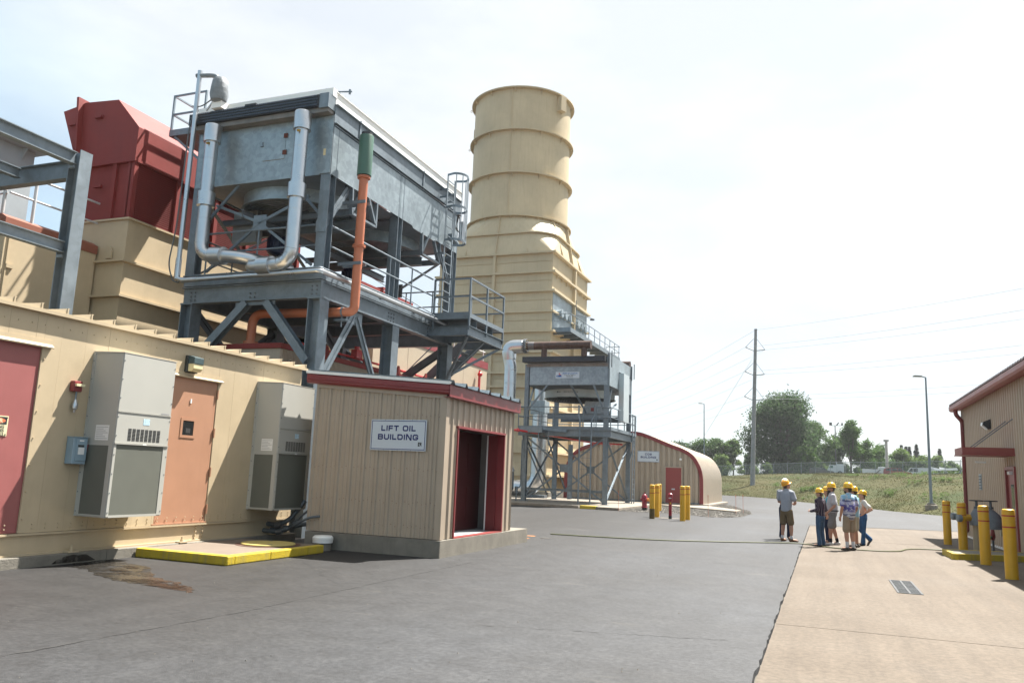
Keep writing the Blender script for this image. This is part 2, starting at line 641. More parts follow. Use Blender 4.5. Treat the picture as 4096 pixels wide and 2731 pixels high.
def asphalt_mat():
    m, N, Lk, b = nodes_mat('asphalt')
    g = N.new('ShaderNodeTexCoord').outputs['Object']
    big = noise(N, Lk, g, .16, 5, .6)
    c = ramp(N, Lk, big, [(.35, (.031, .030, .030)), (.52, (.036, .036, .0375)), (.68, (.042, .0435, .0465))])
    lanes = noise(N, Lk, g, .9, 4, .6, (1.0, .06, 1))
    c = mixc(N, Lk, .55, c, ramp(N, Lk, lanes, [(.3, (.72, .72, .72)), (.7, (1.22, 1.22, 1.22))]), 'MULTIPLY')
    med = noise(N, Lk, g, 2.3, 9, .72)
    c = mixc(N, Lk, .7, c, ramp(N, Lk, med, [(.38, (.76, .75, .74)), (.5, (1, 1, 1)), (.62, (1.25, 1.24, 1.21))]), 'MULTIPLY')
    sp = noise(N, Lk, g, 120, 2, .5)
    c = mixc(N, Lk, .5, c, ramp(N, Lk, sp, [(.33, (.45, .45, .45)), (.5, (1, 1, 1)), (.7, (1.9, 1.85, 1.8))]), 'MULTIPLY')
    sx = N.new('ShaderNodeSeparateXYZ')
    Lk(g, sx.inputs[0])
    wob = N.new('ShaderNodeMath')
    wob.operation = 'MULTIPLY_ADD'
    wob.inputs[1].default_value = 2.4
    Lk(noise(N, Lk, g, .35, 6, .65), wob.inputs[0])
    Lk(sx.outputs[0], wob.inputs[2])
    c = mixc(N, Lk, 1.0, c, ramp(N, Lk, rescale(N, Lk, wob.outputs[0], -7.4, -2.2), [(.0, (.53, .515, .50)), (.42, (.69, .69, .695)), (1, (1.06, 1.10, 1.16))]), 'MULTIPLY')  # darker strip at left; bluish right is sky reflection put into the colour
    gr1 = noise(N, Lk, g, 16, 10, .82)
    c = mixc(N, Lk, .8, c, ramp(N, Lk, gr1, [(.41, (.62, .62, .62)), (.5, (1, 1, 1)), (.59, (1.55, 1.53, 1.5))]), 'MULTIPLY')
    # oil drips and dark specks
    vo = N.new('ShaderNodeTexVoronoi')
    vo.inputs['Scale'].default_value = 1.1
    Lk(g, vo.inputs['Vector'])
    spc = N.new('ShaderNodeSeparateColor')
    Lk(vo.outputs['Color'], spc.inputs[0])
    dm = N.new('ShaderNodeMath')
    dm.operation = 'MULTIPLY'
    Lk(ramp(N, Lk, vo.outputs['Distance'], [(.03, (1, 1, 1)), (.11, (0, 0, 0))]), dm.inputs[0])
    Lk(ramp(N, Lk, spc.outputs[1], [(.72, (0, 0, 0)), (.9, (.6, .6, .6))]), dm.inputs[1])
    c = mixc(N, Lk, dm.outputs[0], c, (.022, .021, .021))
    # pale worn scuffs and tan dried patches
    st = noise(N, Lk, g, .45, 8, .7, (.7, 2.2, 1))
    c = mixc(N, Lk, ramp(N, Lk, st, [(.62, (0, 0, 0)), (.72, (.55, .55, .55))]), c, (.10, .093, .083))
    # hairline cracks
    v = N.new('ShaderNodeTexVoronoi')
    v.feature = 'DISTANCE_TO_EDGE'
    v.inputs['Scale'].default_value = .22
    wv = N.new('ShaderNodeVectorMath')
    wv.operation = 'ADD'
    nn = N.new('ShaderNodeTexNoise')
    nn.inputs['Scale'].default_value = 1.6
    nn.inputs['Detail'].default_value = 6
    Lk(g, nn.inputs['Vector'])
    Lk(g, wv.inputs[0])
    Lk(nn.outputs['Color'], wv.inputs[1])
    Lk(wv.outputs[0], v.inputs['Vector'])
    br = noise(N, Lk, g, .7, 3, .5)
    brk = N.new('ShaderNodeMath')
    brk.operation = 'MULTIPLY'
    Lk(ramp(N, Lk, v.outputs['Distance'], [(.0, (1, 1, 1)), (.0035, (0, 0, 0))]), brk.inputs[0])
    Lk(ramp(N, Lk, br, [(.5, (0, 0, 0)), (.62, (.8, .8, .8))]), brk.inputs[1])
    c = mixc(N, Lk, brk.outputs[0], c, (.028, .027, .027))
    Lk(c, b.inputs['Base Color'])
    b.inputs['Specular IOR Level'].default_value = .38
    rg = N.new('ShaderNodeMapRange')
    rg.inputs['To Min'].default_value = .50
    rg.inputs['To Max'].default_value = .78
    Lk(med, rg.inputs['Value'])
    Lk(rg.outputs[0], b.inputs['Roughness'])
    bp = N.new('ShaderNodeBump')
    bp.inputs['Strength'].default_value = .55
    bp.inputs['Distance'].default_value = .012
    Lk(noise(N, Lk, g, 70, 5, .7), bp.inputs['Height'])
    Lk(bp.outputs[0], b.inputs['Normal'])
    return m


def apron_mat():
    m, N, Lk, b = nodes_mat('apron_concrete')
    g = N.new('ShaderNodeTexCoord').outputs['Object']
    c = ramp(N, Lk, noise(N, Lk, g, .5, 7, .6), [(.3, (.090, .070, .051)), (.5, (.105, .083, .062)), (.72, (.118, .096, .074))])
    c = mixc(N, Lk, .5, c, ramp(N, Lk, noise(N, Lk, g, 1.3, 6, .7, (2.6, .13, 1)), [(.3, (.70, .68, .66)), (.7, (1.26, 1.25, 1.23))]), 'MULTIPLY')
    rs = noise(N, Lk, g, 1.0, 8, .75, (3.2, .22, 1))
    c = mixc(N, Lk, ramp(N, Lk, rs, [(.63, (0, 0, 0)), (.74, (.5, .5, .5))]), c, (.14, .095, .06))
    gr = noise(N, Lk, g, .33, 6, .7)
    c = mixc(N, Lk, ramp(N, Lk, gr, [(.55, (0, 0, 0)), (.72, (.42, .42, .42))]), c, (.092, .08, .068))
    c = mixc(N, Lk, .7, c, ramp(N, Lk, noise(N, Lk, g, 14, 10, .8), [(.41, (.74, .73, .72)), (.5, (1, 1, 1)), (.59, (1.28, 1.28, 1.28))]), 'MULTIPLY')
    Lk(c, b.inputs['Base Color'])
    b.inputs['Roughness'].default_value = .85
    bp = N.new('ShaderNodeBump')
    bp.inputs['Strength'].default_value = .25
    bp.inputs['Distance'].default_value = .01
    Lk(noise(N, Lk, g, 60, 5, .7), bp.inputs['Height'])
    Lk(bp.outputs[0], b.inputs['Normal'])
    return m


def grass_mat(name, lo, mid, hi, sc=.18):
    m, N, Lk, b = nodes_mat(name)
    g = N.new('ShaderNodeTexCoord').outputs['Object']
    c = ramp(N, Lk, noise(N, Lk, g, sc, 8, .68, (1, .6, 1)), [(.33, lo), (.5, mid), (.68, hi)])
    c = mixc(N, Lk, .4, c, ramp(N, Lk, noise(N, Lk, g, sc * 12, 6, .75), [(.3, (.62, .64, .6)), (.7, (1.35, 1.3, 1.2))]), 'MULTIPLY')
    Lk(c, b.inputs['Base Color'])
    b.inputs['Roughness'].default_value = .95
    b.inputs['Specular IOR Level'].default_value = .15
    if 'blades' in name or 'weed' in name:
        tr_ = N.new('ShaderNodeBsdfTranslucent')
        Lk(c, tr_.inputs['Color'])
        mx_ = N.new('ShaderNodeMixShader')
        mx_.inputs[0].default_value = .5
        Lk(b.outputs[0], mx_.inputs[1])
        Lk(tr_.outputs[0], mx_.inputs[2])
        Lk(mx_.outputs[0], N['Material Output'].inputs['Surface'])
    return m


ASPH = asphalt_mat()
APRON = apron_mat()
HILLM = grass_mat('dry_meadow', (.032, .044, .014), (.053, .053, .020), (.07, .06, .027))
BLADE = grass_mat('meadow_blades', (.036, .046, .015), (.056, .055, .021), (.068, .06, .027), .25)
DIRT = grass_mat('dirt', (.12, .10, .06), (.16, .13, .08), (.2, .16, .1))

# base ground sheet out to the horizon, below the yard
g = B()
g.add([(4500 * math.cos(2 * math.pi * i / 48), 4500 * math.sin(2 * math.pi * i / 48), -.08) for i in range(48)], [tuple(range(48))])
single('ground', g, DIRT, 'flat ground below the yard', None, kind='structure')

# foot of the meadow bank and the fence line on top of it, in pairs
BANK = [((-900, 130), (-900, 260, 2.4)), ((-300, 118), (-300, 190, 2.5)), ((-60, 112), (-60, 178, 2.6)), ((-30, 109), (-32, 174, 2.7)), ((-12.2, 106.5), (-19.8, 171.5, 2.8)),
        ((-8.6, 104.5), (-11.3, 169.3, 3.4)), ((-4.8, 97.5), (1.1, 161, 4.0)), ((-2.0, 86), (5.5, 158, 4.0)), ((3.6, 71), (10.4, 153.8, 4.0)), ((5, 66.5), (19.8, 140, 4.2)),
        ((9, 58), (30, 122, 4.3)), ((20, 44), (60, 95, 4.4)), ((60, 30), (150, 70, 4.4)), ((900, 10), (900, 60, 4.4))]


def bank(u, v):
    """u: index along BANK, v: 0 foot .. 1 fence; returns the surface point"""
    i = min(int(u), len(BANK) - 2)
    t = u - i
    f0, f1 = BANK[i][0], BANK[i + 1][0]
    c0, c1 = BANK[i][1], BANK[i + 1][1]
    fx, fy = f0[0] + (f1[0] - f0[0]) * t, f0[1] + (f1[1] - f0[1]) * t
    cx, cy, cz = (c0[k] + (c1[k] - c0[k]) * t for k in range(3))
    z = cz * (1 - (1 - min(v, 1)) ** 1.9)
    z += .12 * math.sin(fx * .7 + v * 9) * math.sin(v * 3.14) + .1 * math.sin(cx * .33 + v * 23) * math.sin(v * 3.14)
    return (fx + (cx - fx) * v, fy + (cy - fy) * v, z + .004)


h = B()
us = [i / 6 for i in range((len(BANK) - 1) * 6 + 1)]
vsv = [i / 24 for i in range(25)]
pts = []
for u in us:
    for v in vsv: pts.append(bank(u, v))
    x, y, z = bank(u, 1)
    pts.append((x * 1.1, y * 1.35, z + .15))
    pts.append((x * 3 if abs(x) < 500 else x * 2, max(y, 200) * 20, z + .4))
nv = len(vsv) + 2
h.add(pts, [(i * nv + j, i * nv + j + 1, (i + 1) * nv + j + 1, (i + 1) * nv + j) for i in range(len(us) - 1) for j in range(nv - 1)], True)
hill = single('grass_hill', h, HILLM, 'dry meadow bank rising behind the yard', None, kind='structure')

# meadow grass blades
rg = np.random.default_rng(3)
NB = 40000
bu = rg.uniform(3.6, 10.4, NB)
bv = rg.uniform(0, 1, NB) ** 1.15
gb = B()
vs_, fs_ = [], []
for i in range(NB):
    x, y, z = bank(bu[i], bv[i])
    hgt = .04 + .11 * rg.random() * (.5 + .5 * bv[i])
    w = .025 + .035 * rg.random()
    a = rg.random() * 6.28
    ca, sa = math.cos(a) * w, math.sin(a) * w
    lx, ly = (rg.random() - .5) * .3, (rg.random() - .5) * .3
    k = len(vs_)
    vs_ += [(x - ca, y - sa, z - .03), (x + ca, y + sa, z - .03), (x + lx, y + ly, z + hgt)]
    fs_.append((k, k + 1, k + 2))
gb.add(vs_, fs_)
single('meadow_grass', gb, BLADE, 'dry brownish meadow grass covering the bank', 'grass', kind='stuff')
# leafy green weeds in loose patches on the bank
WEED = grass_mat('weed_leaves', (.065, .10, .03), (.085, .13, .04), (.11, .16, .055), .8)
wb = B()
for _ in range(24):
    u0, v0 = rg.uniform(5.2, 9.6), rg.uniform(.05, .75) ** 1.2
    for _k in range(int(rg.integers(12, 55))):
        x, y, z = bank(u0 + rg.normal() * .10, min(max(v0 + rg.normal() * .02, 0), 1))
        for _j in range(5):
            a, el = rg.random() * 6.28, rg.random() * .5
            l_, w_ = .12 + .16 * rg.random(), .07 + .08 * rg.random()
            d = Vector((math.cos(a), math.sin(a), el)).normalized()
            s_ = Vector((-math.sin(a), math.cos(a), 0)) * w_
            o = Vector((x, y, z + .1 + .3 * rg.random()))
            wb.add([o, o + d * l_ * .5 + s_, o + d * l_, o + d * l_ * .5 - s_], [(0, 1, 2, 3)])
single('weeds', wb, WEED, 'patches of light green leafy weeds on the meadow bank', 'weeds', kind='stuff')

# asphalt yard: left strip with a ragged edge against the concrete apron, and everything beyond it
a = B()
ys = [-30 + i * 1.0 for i in range(30)] + [i * .12 for i in range(306)] + [36.72]
ex = []
rng = random.Random(5)
ofs = 0
for y in ys:
    ofs = ofs * .55 + rng.uniform(-.011, .011)
    ex.append(-.60 + ofs + .004 * math.sin(y * .9))
vs_ = []
for y, x in zip(ys, ex): vs_ += [(-80, y, 0), (x, y, 0), (x + .012, y, -.055)]
a.add(vs_, [(i * 3, i * 3 + 1, i * 3 + 4, i * 3 + 3) for i in range(len(ys) - 1)] + [(i * 3 + 1, i * 3 + 2, i * 3 + 5, i * 3 + 4) for i in range(len(ys) - 1)])
FARL = [(-80, 36.72), (ex[-1], 36.72), (5.3, 38.75), (60, 58)]
ft = [(-80, 120), (-12.2, 110), (-4.8, 101), (3.6, 75), (60, 58.2)]
mid = [(-80, 70), (-6, 70), (0, 62), (5.4, 55), (60, 58.1)]
a.add([(*FARL[0], 0), (*FARL[1], 0), (*FARL[2], 0), (*FARL[3], 0), (60, 70, 0), (5, 72, 0), (3.6, 78, 0), (-4.8, 103, 0), (-12.2, 112, 0), (-80, 122, 0)], [tuple(range(10))])
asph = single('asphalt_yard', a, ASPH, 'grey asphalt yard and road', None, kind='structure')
# lengthwise paving seam with broken edges
sm = B()
prev = None
for i in range(90):
    y = 4.2 + i * .11
    x = -6.42 + .3 * min(1, (y - 4.2) / 3.5) + rng.uniform(-.015, .015)
    w = max(.002, rng.gauss(.008, .008)) * (1.8 if y < 6 else 1)
    if prev: sm.add([(prev[0] - prev[2], prev[1], .004), (prev[0] + prev[2], prev[1], .004), (x + w, y, .004), (x - w, y, .004)], [(0, 1, 2, 3)])
    prev = (x, y, w)
seamo = part('paving_seam', sm, mat('crack_dark', (.03, .029, .029), .9, var=.3, scale=6), asph)
for q0, q1 in (((-4.6, 17.6), (-.8, 17.2)), ((-9.0, 12.6), (-6.3, 9.9)), ((-3.6, 8.4), (-1.0, 9.1))):
    hb_ = B()
    prev = None
    for i in range(40):
        t_ = i / 39
        x, y = q0[0] + (q1[0] - q0[0]) * t_ + rng.uniform(-.03, .03), q0[1] + (q1[1] - q0[1]) * t_ + rng.uniform(-.03, .03)
        w = max(.0015, rng.gauss(.004, .004))
        if prev: hb_.add([(prev[0], prev[1] - prev[2], .003), (x, y - w, .003), (x, y + w, .003), (prev[0], prev[1] + prev[2], .003)], [(0, 1, 2, 3)])
        prev = (x, y, w)
    part('hairline_crack', hb_, MATS['crack_dark'], asph)
# utility paint marks on the asphalt
pm = B()
pm.add([(-7.55, 20.0, .004), (-7.2, 20.05, .004), (-7.2, 20.2, .004), (-7.55, 20.15, .004)], [(0, 1, 2, 3)])
pm.add([(-7.75, 20.9, .004), (-7.35, 20.95, .004), (-7.35, 21.12, .004), (-7.75, 21.05, .004)], [(0, 1, 2, 3)])
part('paint_mark', pm, mat('orange_mark', (.5, .2, .05), .8, var=.3, scale=12), asph)
# loose stones and grit
gt = B()
for _ in range(420):
    x, y = rng.uniform(-9, -.8), rng.uniform(4, 26)
    r_ = rng.uniform(.003, .011)
    gt.add([(x + r_ * math.cos(k * 2.1 + x), y + r_ * math.sin(k * 2.1 + x), .001) for k in range(3)] + [(x, y, r_ * 1.2)], [(0, 1, 3), (1, 2, 3), (2, 0, 3)])
single('grit', gt, CONCD, 'small loose grit scattered over the asphalt', 'grit', kind='stuff')

# concrete apron: bed and cast slabs with open joints
ab = B()
ab.add([(-.75, -30, -.045), (30, -30, -.045), (30, 46.6, -.045), (5.3, 38.9, -.045), (-.75, 36.8, -.045)], [(0, 1, 2, 3, 4)])
apron = single('concrete_apron', ab, mat('joint_dark', (.10, .09, .075), .95, var=.2), 'tan concrete apron', None, kind='structure')
jy = [-12.6, -6.8, -1.0, 4.8, 10.55, 16.3, 22.1, 27.9, 33.7]
for i in range(len(jy)):
    y0 = jy[i] + .003
    y1 = (jy[i + 1] - .003) if i < len(jy) - 1 else None
    for x0, x1 in ((-.578, 6.2), (6.212, 13)):
        sb = B()
        if y1 is None:
            q = [(x0, y0), (x1, y0), (x1, 36.73 + (x1 + .6) * .345), (x0, 36.73 + (x0 + .6) * .345)]
        else:
            q = [(x0, y0), (x1, y0), (x1, y1), (x0, y1)]
        dz = rng.uniform(-.002, .002)
        sb.add([(x, y, -.008 + dz) for x, y in q] + [(x, y, -.05) for x, y in q], [(0, 1, 2, 3), (0, 4, 5, 1), (1, 5, 6, 2), (2, 6, 7, 3), (3, 7, 4, 0)])
        part('concrete_slab', sb, APRON, apron)

# drain grate let into the apron
gr = thing('drain_grate', 'rectangular galvanized drain grate set in the tan concrete', 'grate', (1.27, 15.75, 0))
gb_ = B().box(1.1, 1.44, 14.8, 16.7, -.02, -.004)
part('pit', gb_, DARK, gr)
fb = B()
for x0, x1, y0, y1 in ((1.08, 1.11, 14.78, 16.72), (1.43, 1.46, 14.78, 16.72), (1.11, 1.43, 14.78, 14.81), (1.11, 1.43, 16.69, 16.72), (1.255, 1.285, 14.81, 16.69), (1.11, 1.43, 15.42, 15.45), (1.11, 1.43, 16.05, 16.08)):
    fb.box(x0, x1, y0, y1, -.006, .004)
part('frame', fb, mat('worn_iron', (.07, .075, .08), .6, .3, var=.2), gr)
bb = B()
for i in range(44):
    y = 14.84 + i * .0425
    bb.box(1.112, 1.428, y, y + .018, -.006, .002)
part('bars', bb, MATS['worn_iron'], gr, kind='stuff')

# water that ran out under the enclosure: wet asphalt and a reddish film painted as the reflection of door and wall
def blob(pts, z, jit=.05, n=3, seed=1):
    rb = random.Random(seed)
    out = []
    m_ = len(pts)
    for i in range(m_):
        p, q = pts[i], pts[(i + 1) % m_]
        for k in range(n):
            t = k / n
            out.append((p[0] + (q[0] - p[0]) * t + rb.uniform(-jit, jit), p[1] + (q[1] - p[1]) * t + rb.uniform(-jit, jit), z))
    return out


WET = mat('wet_asphalt', (.02, .018, .016), .26, var=.3, scale=8, spec=.3)
REFLW = mat('painted_red_reflection', (.011, .0065, .0045), .34, var=.35, scale=9, spec=.25)  # reddish tint imitates the door and wall mirrored in the water
for _m, _lo, _hi in ((WET, .40, .52), (REFLW, .42, .56)):
    _N = _m.node_tree.nodes
    _L = _m.node_tree.links.new
    _g = _N.new('ShaderNodeTexCoord').outputs['Object']
    _L(ramp(_N, _L, noise(_N, _L, _g, 2.2, 8, .68), [(_lo, (0, 0, 0)), (_hi, (1, 1, 1))]), _N['Principled BSDF'].inputs['Alpha'])
pw = blob([(-10.97, 9.55), (-10.6, 9.25), (-10.2, 9.15), (-9.75, 8.9), (-9.2, 8.68), (-8.6, 8.52), (-7.9, 8.42), (-7.5, 8.35), (-7.72, 8.62), (-8.2, 8.95), (-8.9, 9.1), (-9.3, 9.5), (-9.9, 9.95), (-10.5, 10.15), (-10.97, 10.2)], .004, .06, 4)
wbm = B().add(pw, [tuple(range(len(pw)))])
single('puddle', wbm, WET, 'thin wet run of water on the asphalt', None, kind='structure')
pr_ = blob([(-9.1, 8.72), (-8.6, 8.56), (-8.0, 8.47), (-7.78, 8.55), (-7.95, 8.72), (-8.4, 8.85), (-8.8, 8.93)], .008, .03, 4, 2)
rb_ = B().add(pr_, [tuple(range(len(pr_)))])
for isl in ([(-10.1, 9.42), (-9.6, 9.12), (-9.3, 9.1), (-9.7, 9.45)], [(-10.2, 9.75), (-9.8, 9.6), (-9.75, 9.72), (-10.1, 9.85)]):
    q = blob(isl, .008, .04, 4, 9)
    rb_.add(q, [tuple(range(len(q)))])
single('reflection_film', rb_, REFLW, 'reddish brown painted reflection of door and wall on the wet asphalt', None, kind='structure')

# gravel bed by the arched building
GRAV = grass_mat('gravel', (.08, .075, .068), (.12, .113, .105), (.17, .16, .15), 3)
gv = [(-9.7, 40.7), (-9.0, 40.5), (-8.2, 40.9), (-6.8, 41.3), (-5.8, 39.9), (-5.2, 39.2), (-4.3, 39.6), (-3.75, 42), (-3.7, 46), (-4.1, 50), (-4.8, 53), (-5.6, 57.5), (-6.6, 61.5), (-7.2, 61), (-7.2, 54.4), (-9.7, 51)]
q = blob(gv, .012, .12, 4, 4)
gvb = B().add(q, [tuple(range(len(q)))])
single('gravel_bed', gvb, GRAV, 'grey gravel bed in front of the arched building', None, kind='structure')


def inside(x, y, P):
    c = False
    for i in range(len(P)):
        x0, y0 = P[i]; x1, y1 = P[i - 1]
        if (y0 > y) != (y1 > y) and x < (x1 - x0) * (y - y0) / (y1 - y0) + x0: c = not c
    return c


st = B()
cnt = 0
while cnt < 4200:
    x, y = rng.uniform(-9.7, -3.7), rng.uniform(39.2, 61.5)
    if not inside(x, y, gv): continue
    r_ = rng.uniform(.025, .07)
    a0 = rng.random() * 6
    st.add([(x + r_ * math.cos(a0 + k * 1.57), y + r_ * math.sin(a0 + k * 1.57) * .8, .012) for k in range(4)] + [(x, y, .012 + r_ * .7)], [(0, 1, 4), (1, 2, 4), (2, 3, 4), (3, 0, 4)])
    cnt += 1
single('gravel_stones', st, GRAV, 'loose grey stones of the gravel bed', 'gravel', kind='stuff')
sw = B().prism([(-7.5, 49.7), (-4.55, 46.6), (-4.5, 49.0), (-7.0, 54.2), (-9.75, 54.3), (-9.75, 51.6)], lambda u, v, w: (u, v, w), .013, .085)
single('sidewalk', sw, CONC, 'pale concrete walk from the arched building door', None, kind='structure')
# ================================================================== tan equipment enclosure on the left
XW = -11.1
enc = thing('equipment_enclosure', 'long tan panelled equipment enclosure with ribbed roof at the left', 'building', (-12.6, 9, 0))
part('core', B().box(-14.1, XW - .045, -1, 15.16, .5, 3.78), TAN, enc)
part('base_channel', B().prism([(XW - .3, .16), (XW + .02, .16), (XW + .02, .19), (XW - .03, .19), (XW - .03, .46), (XW + .02, .46), (XW + .02, .49), (XW - .3, .49)], lambda u, v, w: (u, w, v), -1, 15.2), TAN, enc)
# wall panels, 0.445 m wide, with open seams
k = 0
y = 15.19
RD = (6.9, 8.66)      # red door opening
OD = (11.24, 12.53)   # salmon door opening
while y > 4.5:
    y0 = y - .445
    for a, b_, z0, z1 in [(y0, y, .495, 3.82)]:
        segs = [(a, b_, z0, z1)]
        for d0, d1, dz in ((*RD, 3.28), (*OD, 3.19)):
            ns = []
            for (p, q, u, v) in segs:
                if q <= d0 or p >= d1:
                    ns.append((p, q, u, v))
                    continue
                if p < d0: ns.append((p, d0, u, v))
                if q > d1: ns.append((d1, q, u, v))
                ns.append((max(p, d0), min(q, d1), dz, v))
            segs = ns
        for p, q, u, v in segs:
            if q - p > .01:
                part('wall_panel', B().box(XW - .04, XW + random.uniform(-.0015, .0015), p + .0012, q - .0012, u, v), TAN, enc)
    y = y0
# far end wall
for i in range(7):
    x0 = -14.1 + i * .4286
    part('end_panel', B().box(x0 + .003, x0 + .4256, 15.165, 15.2, .5, 3.82), TAN, enc)
# roof deck, overhanging edge strip and standing seams
rf = part('roof', B().box(-14.3, XW + .085, -1.2, 15.3, 3.825, 3.845), TAN, enc)
part('edge_strip', B().box(XW + .075, XW + .087, -1.2, 15.3, 3.79, 3.846), TAN, rf)
y = 15.22
seam = None
while y > 4:
    if seam is None:
        sb = B().box(-14.3, XW + .08, y - .012, y + .012, 3.845, 3.925)
        sb.box(-14.3, XW + .08, y - .012, y + .028, 3.925, 3.933)
        sb.prism([(y - .38, 3.846), (y, 3.846), (y, 3.93)], lambda u, v, w: (w, u, v), XW - .25, XW + .07)
        seam = part('standing_seam', sb, TAN, enc)
        base_y = y
    else:
        c = seam.copy()
        c.location = (0, y - base_y, 0)
        COL.objects.link(c)
    y -= .4485
scr = B()
yy = 15.1
i = 0
while yy > 7:
    for dz in ((3.62, .56, .62) if True else ()):
        scr.cyl((XW, yy, dz), (XW + .012, yy, dz), .011, n=6)
    yy -= .2225 + (0 if i % 2 else .0)
    i += 1
part('screws', scr, TAN, enc, kind='stuff')
# dark red double door at the frame edge
dr = part('door', B().box(XW - .04, XW - .022, 5.6, 8.645, .5, 3.28), PINK, enc, label='faded red steel door')
part('drip_cap', B().prism([(XW, 3.275), (XW + .06, 3.265), (XW + .065, 3.285), (XW + .012, 3.33), (XW + .012, 3.4), (XW, 3.4)], lambda u, v, w: (u, w, v), 5.6, 8.8), TAN, enc)
part('door_trim', B().box(XW - .02, XW + .006, 8.645, 8.68, .5, 3.275), TAN, enc)
hb = B()
for z in (.7, 1.1, 1.5, 1.9, 2.3, 2.7, 3.1): hb.cyl((XW, 8.69, z), (XW + .02, 8.69, z), .012, n=6)
part('trim_screws', hb, TAN, enc, kind='stuff')
# salmon door
d2 = part('door', B().box(XW - .04, XW - .012, 11.26, 12.51, .52, 3.185), SALM, enc, label='salmon pink steel door with a small window')
part('window', B().box(XW - .011, XW - .008, 11.70, 11.98, 2.12, 2.39), GLASS, d2)
wf = B()
for a, b_, u, v in ((11.65, 11.7, 2.07, 2.44), (11.98, 12.03, 2.07, 2.44), (11.7, 11.98, 2.07, 2.12), (11.7, 11.98, 2.39, 2.44)): wf.box(XW - .012, XW - .001, a, b_, u, v)
part('window_frame', wf, SALM, d2)
part('view_slot', B().box(XW - .012, XW + .004, 11.83, 11.86, 2.72, 2.8), WHITE, d2)
part('sticker', B().box(XW - .008, XW - .005, 11.79, 11.9, 2.16, 2.25), mat('smoked_grey', (.06, .06, .06), .3), d2)
for z in (2.95, 2.2, 1.45, .75):
    hg = B().cyl((XW + .01, 12.525, z - .09), (XW + .01, 12.525, z + .09), .018, n=8)
    part('hinge', hg, SALM, enc)
part('drip_cap', B().prism([(XW, 3.19), (XW + .06, 3.18), (XW + .065, 3.2), (XW + .012, 3.235), (XW + .012, 3.29), (XW, 3.29)], lambda u, v, w: (u, w, v), 11.2, 12.62), TAN, enc)
part('sill', B().box(XW - .02, XW + .012, 11.2, 12.56, .497, .52), SALM, enc)
# blanked access plate and anchor bolts
pa = part('access_plate', B().box(XW, XW + .006, 13.05, 13.37, .7, 1.02), TAN, enc)
part('inner_plate', B().box(XW + .006, XW + .012, 13.12, 13.29, .77, .94), TAN, pa)
for y in (9.35 + .2, 11.9, 14.55):
    ab_ = B().box(XW + .0, XW + .13, y - .1, y + .1, .165, .185).cyl((XW + .07, y, .18), (XW + .07, y, .27), .018, n=8).cyl((XW + .07, y, .185), (XW + .07, y, .215), .034, n=6)
    part('anchor_bolt', ab_, TAN, enc)
rv = B()
for y in (12.32, 12.5):
    for z in (.2, .27, .34, .41): rv.cyl((XW - .03, y, z), (XW - .005, y, z), .02, n=8)
part('base_bolts', rv, TAN, enc, kind='stuff')
# danger sign on the red door
dg = thing('danger_sign', 'cream danger sign screwed to the faded red door', 'sign', (XW - .02, 8.0, 1.9))
part('plate', B().box(XW - .0225, XW - .014, 7.72, 8.275, 1.9, 2.19), CREAMS, dg)
fnd = lambda u, v: (XW - .0125, 8.0 + u, v)
part('header', B().add([fnd(-.255, 2.065), fnd(.255, 2.065), fnd(.255, 2.175), fnd(-.255, 2.175)], [(0, 1, 2, 3)]), INK, dg)
el = [(.235 * math.cos(2 * math.pi * i / 28), 2.12 + .05 * math.sin(2 * math.pi * i / 28)) for i in range(28)]
part('oval', B().add([(XW - .0115, 8.0 + u, v) for u, v in el], [tuple(range(28))]), mat('danger_orange', (.62, .16, .07), .5, var=0), dg)
tb = B()
text_mesh(tb, 'DANGER', .085, lambda u, v: (XW - .0105, 8.0 + u, 2.09 + v), 1.1, bold=.002)
part('lettering', tb, CREAMS, dg)
tb = B()
for i, t_ in enumerate(('NO SMOKING', 'OPEN FLAMES', 'OR SPARKS')):
    text_mesh(tb, t_, .06, lambda u, v, i=i: (XW - .012, 8.225 + u, 2.012 - i * .055 + v), 1.0, bold=.0012, align='RIGHT')
part('lettering', tb, INK, dg)
part('screws', B().cyl((XW - .015, 8.25, 2.165), (XW - .005, 8.25, 2.165), .01, n=8).cyl((XW - .015, 8.25, 1.92), (XW - .005, 8.25, 1.92), .01, n=8), INK, dg)

# concrete plinth under the enclosure
pl_ = thing('plinth', 'low weathered concrete plinth under the tan enclosure', 'plinth', (-12.5, 8, 0))
x_ = [-1.2, 2.5, 5.9, 8.3, 10.2, 12.4, 14.0, 15.3]
for y0, y1 in zip(x_[:-1], x_[1:]):
    o = part('plinth_block', B().box(-14.4, -10.98 + random.uniform(-.006, .006), y0 + .004, y1 - .004, -.02, .16), CONCD, pl_, bevel=.012)
dk = [(-10.972, 9.18, .02), (-10.972, 9.3, .1), (-10.972, 9.55, .135), (-10.972, 9.8, .12), (-10.972, 9.98, .02)]
part('wet_stain', B().add(dk, [(0, 1, 2, 3, 4)]), WET, pl_)

# air conditioners on the wall
XF = -10.44


def louvre(b, x, y0, y1, z0, z1, nc, nr):
    """dark slots in columns"""
    cw = (y1 - y0) / nc
    rh = (z1 - z0) / nr
    for c in range(nc):
        for r_ in range(nr):
            b.box(x, x + .004, y0 + c * cw + cw * .12, y0 + (c + 1) * cw - cw * .12, z0 + r_ * rh + rh * .2, z0 + (r_ + 1) * rh - rh * .25)


